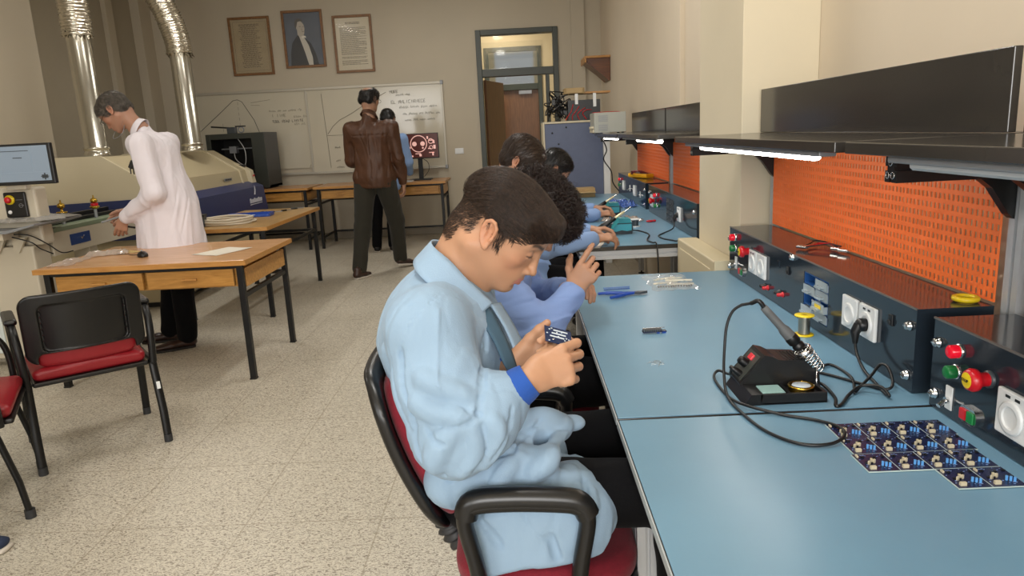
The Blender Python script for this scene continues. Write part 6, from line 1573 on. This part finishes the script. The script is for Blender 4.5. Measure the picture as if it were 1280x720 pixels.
m=MB(); m.lathe([(0,.004),(.0015,.006),(.0028,.02),(.0032,.065),(.005,.068),(.005,.075)],b0,ax,16); part('iron_shaft',m,t,M_chrome,world=True)
m=MB(); m.lathe([(.006,.068),(.0135,.070),(.0135,.080),(.0115,.082),(.0115,.086),(.0145,.088),(.0145,.102),(.0135,.106)],b0,ax,20); part('grip_collar',m,t,M_blk,world=True)
m=MB(); m.lathe([(.0135,.104),(.0125,.125),(.0095,.135),(.0088,.18),(.0082,.195),(.0,.197)],b0,ax,20); part('handle',m,t,mat('grey_handle_rubber','#5d5f60',.6),world=True)
e=b0+ax*.19
m=MB(); m.tube(bez([e,b0+ax*.212+V(.0,0,.002),(.510,1.578,.958),(.492,1.59,.952)],6),[.0055]*7+[.005]*6+[.0035]*6,10); part('strain_relief',m,t,M_blk,world=True)
cab=[(.494,1.59,.953),(.475,1.60,.935),(.462,1.60,.90),(.455,1.59,.85),(.446,1.56,.80),(.438,1.50,.768),(.445,1.40,.7645),(.463,1.315,.7645),(.502,1.258,.7645),(.551,1.247,.7655),(.590,1.270,.769),(.602,1.315,.768),(.575,1.362,.7645),(.520,1.398,.7645),(.462,1.44,.770),(.444,1.50,.7645),(.440,1.575,.7645),(.445,1.64,.766),(.460,1.655,.775),(.470,1.60,.785)]
cab.append(tuple(P0+fa*.016+fn*.028-Vector((0,.012,0))))
part('iron_cable',MB().tube(bez(cab,10),.0033,10),t,M_cord,world=True)
# power cords and the plug
t=station
pf=Vector((.8195,1.692,.862))
m=MB(); m.lathe([(.0145,-.012),(.0165,0),(.0165,.010),(.012,.016),(.0,.018)],pf,(-1,0,0),20); m.tube([pf+V(-.010,0,0),pf+V(-.020,0,-.018),pf+V(-.020,-.003,-.045)],[.013,.0115,.006],12); part('plug',m,t,M_blk,world=True)
c1=[pf+V(-.020,-.003,-.040),(.797,1.67,.795),(.792,1.62,.772),(.785,1.55,.766),(.775,1.478,.7645),(.770,1.462,.772),(.765,1.49,.780),(.735,1.51,.776),(.70,1.49,.766),(.660,1.438,.7645),(.645,1.432,.7645),(.662,1.475,.7645),(.668,1.54,.7665),(.656,1.565,.772)]
part('power_cord',MB().tube(bez(c1,10),.0036,10),t,M_cord,world=True)
c2=[(.648,1.618,.775),(.70,1.66,.768),(.745,1.69,.7645),(.752,1.60,.7645),(.722,1.515,.7645),(.715,1.50,.7645),(.735,1.52,.768),(.775,1.55,.785),(.806,1.575,.800),(.812,1.55,.80),(.805,1.515,.775),(.785,1.51,.7655),(.75,1.56,.7645),(.71,1.62,.7645),(.67,1.66,.7645),(.648,1.61,.768)]
part('looped_cord',MB().tube(bez(c2,10),.0034,10),t,M_cord,world=True)
# solder spool
t=thing('solder_spool','spool of solder wire with yellow flanges by the drawer block','spool',(.785,1.965,ZB))
for z in (0,.0555): part('flange',MB().lathe([(.006,.0),(.0265,.0),(.0265,.003),(.006,.003)],(.785,1.965,ZB+z),seg=32),t,M_yel,world=True)
m=MB(); pr=[(.006,.003)]
for k in range(24): pr+= [(.0155+.0006*(k%2),.0032+k*.00218)]
pr.append((.006,.0553)); m.lathe(pr,(.785,1.965,ZB),seg=28); part('solder_wire',m,t,mat('solder_wire_metal','#a39d90',.3,.9),world=True)
# circuit boards
M_pcb2=mat('purple_blue_solder_mask','#1b2346',.25,noise=.35,nscale=150); M_blue_c=mat('light_blue_capacitor','#5f9fdc',.3); M_beige=mat('board_header','#cbbfa2',.4)
M_pedge=mat('board_edge','#b9c8c2',.5)
def pcb(label,x,y,group='finished circuit boards laid out on the bench'):
    t=thing('circuit_board',label,'circuit board',(x,y,ZB),0,group); W,D=.0535,.066
    m=MB(); m.b2(0,W,0,D,.0012,.0028); part('board',m,t,M_pcb2)
    part('board_rim',MB().b2(-.0011,W+.0004,-.0014,D+.0004,.0006,.0024),t,M_pedge)
    m=MB()
    for k in range(3): m.cyl((.037+k*.0048-.004,.020-k*.003,.0028),(.037+k*.0048-.004,.020-k*.003,.0105),.0021,seg=12)
    part('capacitors',m,t,M_blue_c)
    m=MB(); r2=random.Random(5)
    for k in range(4): m.box((.018+r2.uniform(-.006,.006),.026+r2.uniform(-.010,.010),.006),(.004,.003,.007),Matrix.Rotation(r2.uniform(-.5,.5),3,'Z'))
    m.b2(.006,.016,.006,.011,.0028,.0085); m.b2(.003,.006,.052,.060,.0028,.006); part('headers',m,t,M_beige)
    m=MB()
    for k in range(26): 
        a,b=r2.uniform(.003,W-.004),r2.uniform(.003,D-.004); m.b2(a,a+r2.uniform(.001,.004),b,b+r2.uniform(.0006,.0016),.0028,.0034)
    part('silkscreen',m,t,mat('pale_board_print','#7f97c4',.4))
    m=MB()
    for k in range(7): a,b=r2.uniform(.003,W-.008),r2.uniform(.003,D-.008); m.b2(a,a+.005,b,b+.004,.0028,.0052)
    part('chips',m,t,M_blk)
    return t
rows=[(1.276,.586,4),(1.209,.582,4),(1.141,.576,4),(1.072,.688,2)]
rn=['row farthest from the camera','second row from the back','third row from the back','nearest, shortest row']; cn=['first from the left','second from the left','third from the left','fourth from the left']
pr=None
for r_i,(y,x,n) in enumerate(rows):
    for k in range(n):
        lb='blue circuit board on the bench, %s, %s'%(rn[r_i],cn[k])
        xx=x+k*.0555
        if pr is None: pr=pcb(lb,xx,y)
        else: copy_tree(pr,(xx,y,ZB),0,lb)
# module, pliers, screwdriver, bag, clippings
t=thing('sensor_module','slim dark module with a row of pins alone on the bench','module',(.38,2.055,ZB),.05)
part('module_board',MB().b2(-.035,.035,-.011,.011,.004,.006),t,M_pcb2); part('module_body',MB().b2(-.033,.022,-.009,.009,.006,.012,.001),t,M_blk)
m=MB()
for k in range(12): m.b2(-.032+k*.0055,-.031+k*.0055,-.0105,-.0095,.0,.0125)
m.b2(-.033,.033,.006,.009,.012,.0135); part('pins',m,t,M_solder)
part('blue_connectors',MB().b2(.022,.033,-.011,-.004,.0,.006).b2(.006,.014,-.0115,-.005,.0,.004),t,M_bluet)
t=thing('side_cutters','blue handled side cutters on the bench near the plastic bag','pliers',(.385,2.55,ZB),.15)
m=MB(); m.tube(bez([(.02,.0,.009),(-.03,.012,.009),(-.08,.030,.009),(-.11,.030,.009)],6),[.006]*6+[.0075]*7+[.006]*6,8,flat=.9); part('handle',m,t,M_bluet)
m=MB(); m.tube(bez([(.02,.0,.009),(-.025,-.014,.009),(-.06,-.034,.009),(-.085,-.045,.009)],6),[.006]*6+[.0075]*7+[.006]*6,8,flat=.9); part('handle',m,t,M_bluet)
m=MB(); m.prism([(.015,-.008),(.035,-.011),(.05,-.006),(.066,0),(.05,.006),(.035,.011),(.015,.008)],(0,0,.004),(1,0,0),(0,1,0),(0,0,1),.009); part('jaws',m,t,M_dg)
t=thing('spring_wire_strip','light blue coiled strip lying behind the side cutters','strip',(.352,2.66,ZB),.08)
P=[(-.05+i*.001,.004*math.cos(i*.9),.006+.004*math.sin(i*.9)) for i in range(100)]
part('coil',MB().tube(P,.0014,5),t,mat('light_blue_plastic','#5f86c8',.3)); part('strip',MB().b2(-.05,.05,-.002,.002,.0,.002),t,M_bluet)
t=thing('plastic_bag','clear plastic bag of white components on the far edge of the bench','plastic bag',(.565,2.73,ZB),.02)
def film(seed,sx,sy,h):
    rr=random.Random(seed); n=16; vs=[];fs=[]
    for i in range(n+1):
        for j in range(n+1):
            e=min(i,j,n-i,n-j)/8; vs.append(((i/n-.5)*sx*(1+.06*math.sin(j)),(j/n-.5)*sy*(1+.08*math.sin(i*1.3)),.001+h*min(1,e*1.6)**.6*(.7+.5*rr.random())))
    for i in range(n):
        for j in range(n): a,b,c,d=i*(n+1)+j,(i+1)*(n+1)+j,(i+1)*(n+1)+j+1,i*(n+1)+j+1; fs+=[(a,b,c),(a,c,d)]
    return MB().add(vs,fs)
part('bag_film',film(3,.17,.26,.026),t,mat('bag_film','#dfe2e0',.08,alpha=.28,spec=1.0))
m=MB(); rr=random.Random(8)
for k in range(5):
    a=rr.uniform(-.3,.5); p=V(rr.uniform(-.03,.03),rr.uniform(-.08,.06),.008+.004*k); m.box(p,(.10,.010,.006),Matrix.Rotation(a,3,'Z'),.002)
part('component_strips',m,t,mat('ivory_tape','#d8d2bf',.5))
m=MB()
for k in range(14): m.box((-.06+k*.0095,-.085+.004*math.sin(k),.006),(.005,.008,.006))
part('dark_components',m,t,M_blk)
m=MB(); rr=random.Random(6)
for k in range(9):
    a=rr.uniform(0,PI); p=V(rr.uniform(-.018,.018),rr.uniform(-.02,.02),.001); d=V(math.cos(a),math.sin(a),0)*rr.uniform(.008,.02); m.tube([p-d,p+V(0,0,.003),p+d],.0005,5)
tag(single('wire_clippings',m,M_solder,'thin silver wire clippings lying on the bench mat','wire clippings',loc=(.33,1.77,ZB)),kind='stuff')
# test leads on the instrument box
t=thing('test_leads','red and black test leads with clips on top of the instrument box','test leads',(.95,2.25,.952)); zt=.9555
for k,(m_,dy) in enumerate(((M_red,.0),(M_cord,.02),(M_red,-.03),(M_cord,-.05))):
    P=[(.893,2.262+dy*.3,zt+.004),(.93,2.29+dy,zt+.003*k),(.965,2.31+dy*1.6,zt+.004+.003*k),(1.0-.01*k,2.27+dy*1.2,zt+.003+.003*k),(.985,2.22+dy*.4,zt+.003*k)]
    P=[(x if x<.985 else .985,y,z+.002) for x,y,z in P]
    part('lead_wire',MB().tube(bez(P,8),.0020,7),t,m_,world=True)
for (x,y,m_) in ((.886,2.262,M_blk),(.895,2.275,M_red),(.968,2.20,M_red),(.975,2.165,M_blk)):
    m=MB(); m.box((x,y,zt+.004),(.012,.035,.009),Matrix.Rotation(.6,3,'Z'),.003); m.mat(M_chrome); m.box((x+.006,y-.02,zt+.004),(.004,.014,.004),Matrix.Rotation(.6,3,'Z')); part('clip',m,t,None if False else m_,world=True)
single('tape_ring',MB().torus((0,0,.006),.022,.006,(0,0,1),24,8),M_yel,'small yellow ring lying at the near end of the instrument box top','ring',loc=(.962,1.535,.9517))
# ------------------------------------------------------------ things on the far benches
M_teal=mat('teal_plastic','#1f8592',.35); M_dteal=mat('dark_navy_plastic','#15242c',.4); M_tip=mat('iron_barrel','#d8cfa8',.3,.3)
def teal_station(label,x,y,lab2):
    t=thing('soldering_station',label,'soldering station',(x,y,ZB),0,'teal soldering stations on the far bench')
    part('station_base',MB().prism([(-.085,0),(.07,0),(.075,.03),(.07,.062),(-.055,.062),(-.085,.018)],(0,-.05,0),(1,0,0),(0,0,1),(0,1,0),.12),t,M_dteal)
    part('front_panel',MB().prism([(-.045,.022),(-.02,.017),(.01,.024),(.04,.018),(.066,.022),(.066,.058),(-.048,.058)],(0,-.053,0),(1,0,0),(0,0,1),(0,1,0),.003),t,mat('light_teal_panel','#3f9fb0',.3))
    part('top_cover',MB().prism([(-.03,.0625),(.068,.0625),(.062,.085),(-.01,.090)],(0,-.045,0),(1,0,0),(0,0,1),(0,1,0),.09),t,M_teal)
    part('holder_wing',MB().prism([(-.055,.03),(-.028,.10),(-.012,.105),(-.008,.075),(-.03,.05)],(0,-.075,0),(1,0,0),(0,0,1),(0,1,0),.022),t,mat('bright_teal_plastic','#2b9a9e',.35))
    i=thing('soldering_iron',lab2,'soldering iron',(x-.04,y-.065,ZB+.06),0,'irons resting on the teal stations')
    a=Vector((-.10,0,-.030)); b=Vector((.10,0,.098)); d=(b-a).normalized(); L=(b-a).length
    m=MB(); m.lathe([(0,0),(.010,.002),(.016,.02),(.018,.05),(.014,.09),(.012,L*.55),(.0,L*.55+.001)],a+V(0,-.02,0),d,16); part('handle',m,i,M_blk)
    m=MB(); m.lathe([(.007,L*.55),(.007,L*.80),(.005,L*.81)],a+V(0,-.02,0),d,14); part('barrel',m,i,M_tip)
    m=MB(); m.lathe([(.004,L*.81),(.004,L*.9),(.0025,L),(0,L)],a+V(0,-.02,0),d,12); part('tip',m,i,M_chrome)
    m=MB(); z0=-.06+.004; rt=t; m.tube(bez([a+V(0,-.02,0),a+V(-.05,-.03,-.022),(-.24,-.10,z0),(-.30,-.03,z0),(-.25,.03,z0),(-.1,.05,z0)],8),.003,8); part('iron_cable',m,i,M_cord)
    return t
tealA=teal_station('nearer teal soldering station at the end of the far bench',.565,4.13,'black iron leaning on the nearer teal station')
teal_station('second teal soldering station farther along the far bench',.625,5.05,'black iron leaning on the farther teal station')
t=thing('charging_lead','black lead plugged into the socket and hanging over the far bench end','lead',(.905,4.15,.82))
m=MB(); m.lathe([(.014,-.01),(.016,.008),(0,.016)],(.905,4.15,.846),(-1,0,0),14); m.tube([(.90,4.15,.846),(.888,4.15,.828),(.888,4.147,.806)],[.012,.010,.006],10); part('plug',m,t,M_blk,world=True)
part('cord',MB().tube(bez([(.888,4.147,.81),(.87,4.10,.778),(.80,4.02,.765),(.755,3.93,.765),(.76,3.82,.765),(.80,3.72,.766),(.815,3.665,.757),(.82,3.65,.60),(.86,3.66,.42),(.80,3.72,.30),(.74,3.68,.15)],8),.004,8),t,M_cord,world=True)
t=tealA
part('power_cord',MB().tube(bez([(.645,4.12,.775),(.69,4.14,.766),(.715,4.0,.765),(.67,3.80,.765),(.68,3.70,.766),(.695,3.662,.755),(.70,3.65,.60),(.70,3.66,.35),(.66,3.7,.12)],8),.004,8),t,M_cord,world=True)
t=thing('paper_sheet','bright white strip of paper at the near corner of the far bench','paper',(.40,3.78,ZB),-.25)
part('paper',MB().b2(-.035,.035,-.14,.14,.0004,.0012),t,M_paper)
t=thing('wire_reel','small cream reel with a dark core behind the teal station','reel',(.70,4.38,ZB))
for z in (0,.043): part('flange',MB().cyl((.70,4.38,ZB+z),(.70,4.38,ZB+z+.005),.030,seg=24),t,M_white,world=True)
part('wound_wire',MB().cyl((.70,4.38,ZB+.005),(.70,4.38,ZB+.043),.020,seg=20),t,M_dg,world=True)
m=MB(); m.ell((0,0,.007),(.025,.014,.007),seg=12,rings=8); m.ell((.03,.01,.007),(.012,.010,.007),seg=12,rings=8); single('red_connector',m,M_red,'small dark red connector in front of the grey drawer block','connector',loc=(.82,4.55,ZB))
crumple('plastic_bag','crumpled clear plastic bag on the far bench behind the reel','plastic bag',(.66,4.66,ZB),.22,.2,.03,M_film,12,.3)
crumple('plastic_bag','blue tinted plastic bag lying along the farthest instrument box','plastic bag',(.78,5.6,ZB),.2,.35,.05,mat('blue_film','#5f7fc8',.15,alpha=.6,spec=.9),15,.1)
t=thing('multimeter','yellow multimeter with dark red leads on the farthest instrument box','multimeter',(.985,5.85,.9515),math.radians(25))
part('meter_body',MB().box((0,0,.018),(.075,.26,.034),None,.010),t,mat('amber_yellow_plastic','#e0a416',.4)); part('meter_face',MB().b2(-.028,.028,-.10,.10,.0352,.0365,.003),t,M_dg)
part('dial',MB().cyl((0,-.02,.0365),(0,-.02,.043),.018),t,M_blk)
m=MB()
for k in range(3): m.tube(bez([(.0,-.1+.03*k,.037),(-.055,-.06+.03*k,.06),(-.06,.05,.03+.01*k),(.02,.09,.05),(.05,.0,.03),(.045,-.12,.006)],6),.0035,7)
part('lead_wire',m,t,mat('dark_red_wire','#6b1620',.4))
t=thing('power_supply','light grey bench power supply on the shelf at the far end','power supply',(.80,6.42,1.3105))
part('case',MB().b2(.665,.935,6.26,6.60,1.318,1.485,.004),t,mat('light_grey_case','#a9aaa0',.4),world=True)
m=MB()
for j in range(2):
    for k in range(5): m.b2(.70,.78,6.2575,6.2605,1.335+j*.075+k*.011,1.340+j*.075+k*.011)
part('vent_slots',m,t,M_grey,world=True)
for x in (.69,.91):
    for y in (6.29,6.57): part('foot',MB().cyl((x,y,1.3102),(x,y,1.318),.012,seg=12),t,M_blk,world=True)
part('front_knobs',MB().cyl((.665,6.32,1.36),(.645,6.32,1.36),.012).cyl((.665,6.40,1.36),(.645,6.40,1.36),.012).cyl((.665,6.48,1.36),(.645,6.48,1.36),.012).b2(.655,.665,6.30,6.56,1.32,1.345),t,M_cream2,world=True)
m=MB()
for k in range(3): m.tube(bez([(.668,6.30+k*.05,1.487),(.78,6.35,1.491),(.90,6.42+k*.03,1.489),(.945,6.42,1.46),(.95,6.45+k*.02,1.36),(.945,6.40,1.317)],6),.003,6)
part('red_wire',m,t,M_red,world=True)
m=MB(); m.tube(bez([(.70,6.0,1.27),(.74,6.05,1.18),(.72,6.1,1.10),(.78,6.1,1.0),(.80,6.15,.9),(.86,6.2,.82)],8),.005,8)
tag(part('hanging_cable',m,None,M_cord),'black cable hanging from the lamp under the far shelf','cable')
t=thing('parts_box','brown cardboard box on the bench in front of the slate blue cabinet','box',(.60,6.55,ZB)); part('carton',MB().b2(.50,.68,6.45,6.62,.7605,.84,.002),t,bpy.data.materials['cardboard'],world=True); part('flap',MB().b2(.50,.68,6.38,6.449,.805,.808),t,bpy.data.materials['cardboard_light'],world=True)
t=thing('parts_tray','dark tray with a pale lid beside the brown cardboard box','tray',(.42,6.45,ZB)); part('tray_body',MB().b2(.33,.48,6.38,6.52,.7605,.80,.003),t,M_dg,world=True); part('tray_lid',MB().b2(.325,.485,6.375,6.525,.801,.810,.002),t,M_grey,world=True)
# ------------------------------------------------------------ light
wd=bpy.data.worlds.new('world'); sc.world=wd; wd.use_nodes=True
bg=wd.node_tree.nodes['Background']; bg.inputs[0].default_value=lin('#dfe6ee'); bg.inputs[1].default_value=1.0
def area(name,loc,rot,sx,sy,power,col):
    l=bpy.data.lights.new(name,'AREA'); l.shape='RECTANGLE'; l.size=sx; l.size_y=sy; l.energy=power; l.color=col
    o=bpy.data.objects.new(name,l); C.objects.link(o); o.location=loc; o.rotation_euler=rot; return o
area('daylight_window_a',(-.3,WY0+.02,1.95),(math.radians(90),0,0),2.3,1.8,150,(1,.985,.96))
area('daylight_window_b',(-3.25,WY0+.02,1.95),(math.radians(90),0,0),2.2,1.8,75,(1,.985,.96))
M_tube=mat('ceiling_tube','#ffffff',.4,emit='#fff1dc',estr=6)
def ceiling_lamp(x,y,p):
    t=thing('ceiling_light','twin tube ceiling light above %s'%('the desks' if x<-1.5 else 'the bench row'),'ceiling light',(x,y,WZ),0,'ceiling tube lights')
    part('lamp_body',MB().b2(x-.1,x+.1,y-.6,y+.6,WZ-.05,WZ-.001,.004),t,M_white,world=True)
    for dx in (-.05,.05): part('light_tube',MB().cyl((x+dx,y-.58,WZ-.065),(x+dx,y+.58,WZ-.065),.013),t,M_tube,world=True)
    area('ceiling_lamp_light',(x,y,WZ-.09),(0,0,0),.2,1.2,p,(1,.97,.92))
for x,y,p in ((-.3,1.2,30),(-.3,4.6,34),(-3,2.5,24),(-3,6.4,24),(-.9,8.2,20)): ceiling_lamp(x,y,p)
area('corridor_light',(-.2,11.6,3.25),(0,0,0),.2,1.0,42,(1,.93,.82))
part('light_tube',MB().b2(-.42,.1,11.3,11.36,3.24,3.30),tag(thing('corridor_light_fitting','lit tube light on the corridor ceiling beyond the door','ceiling light',(-.15,11.33,3.30)),None),mat('corridor_tube','#ffffff',.4,emit='#ffe9c4',estr=5),world=True)
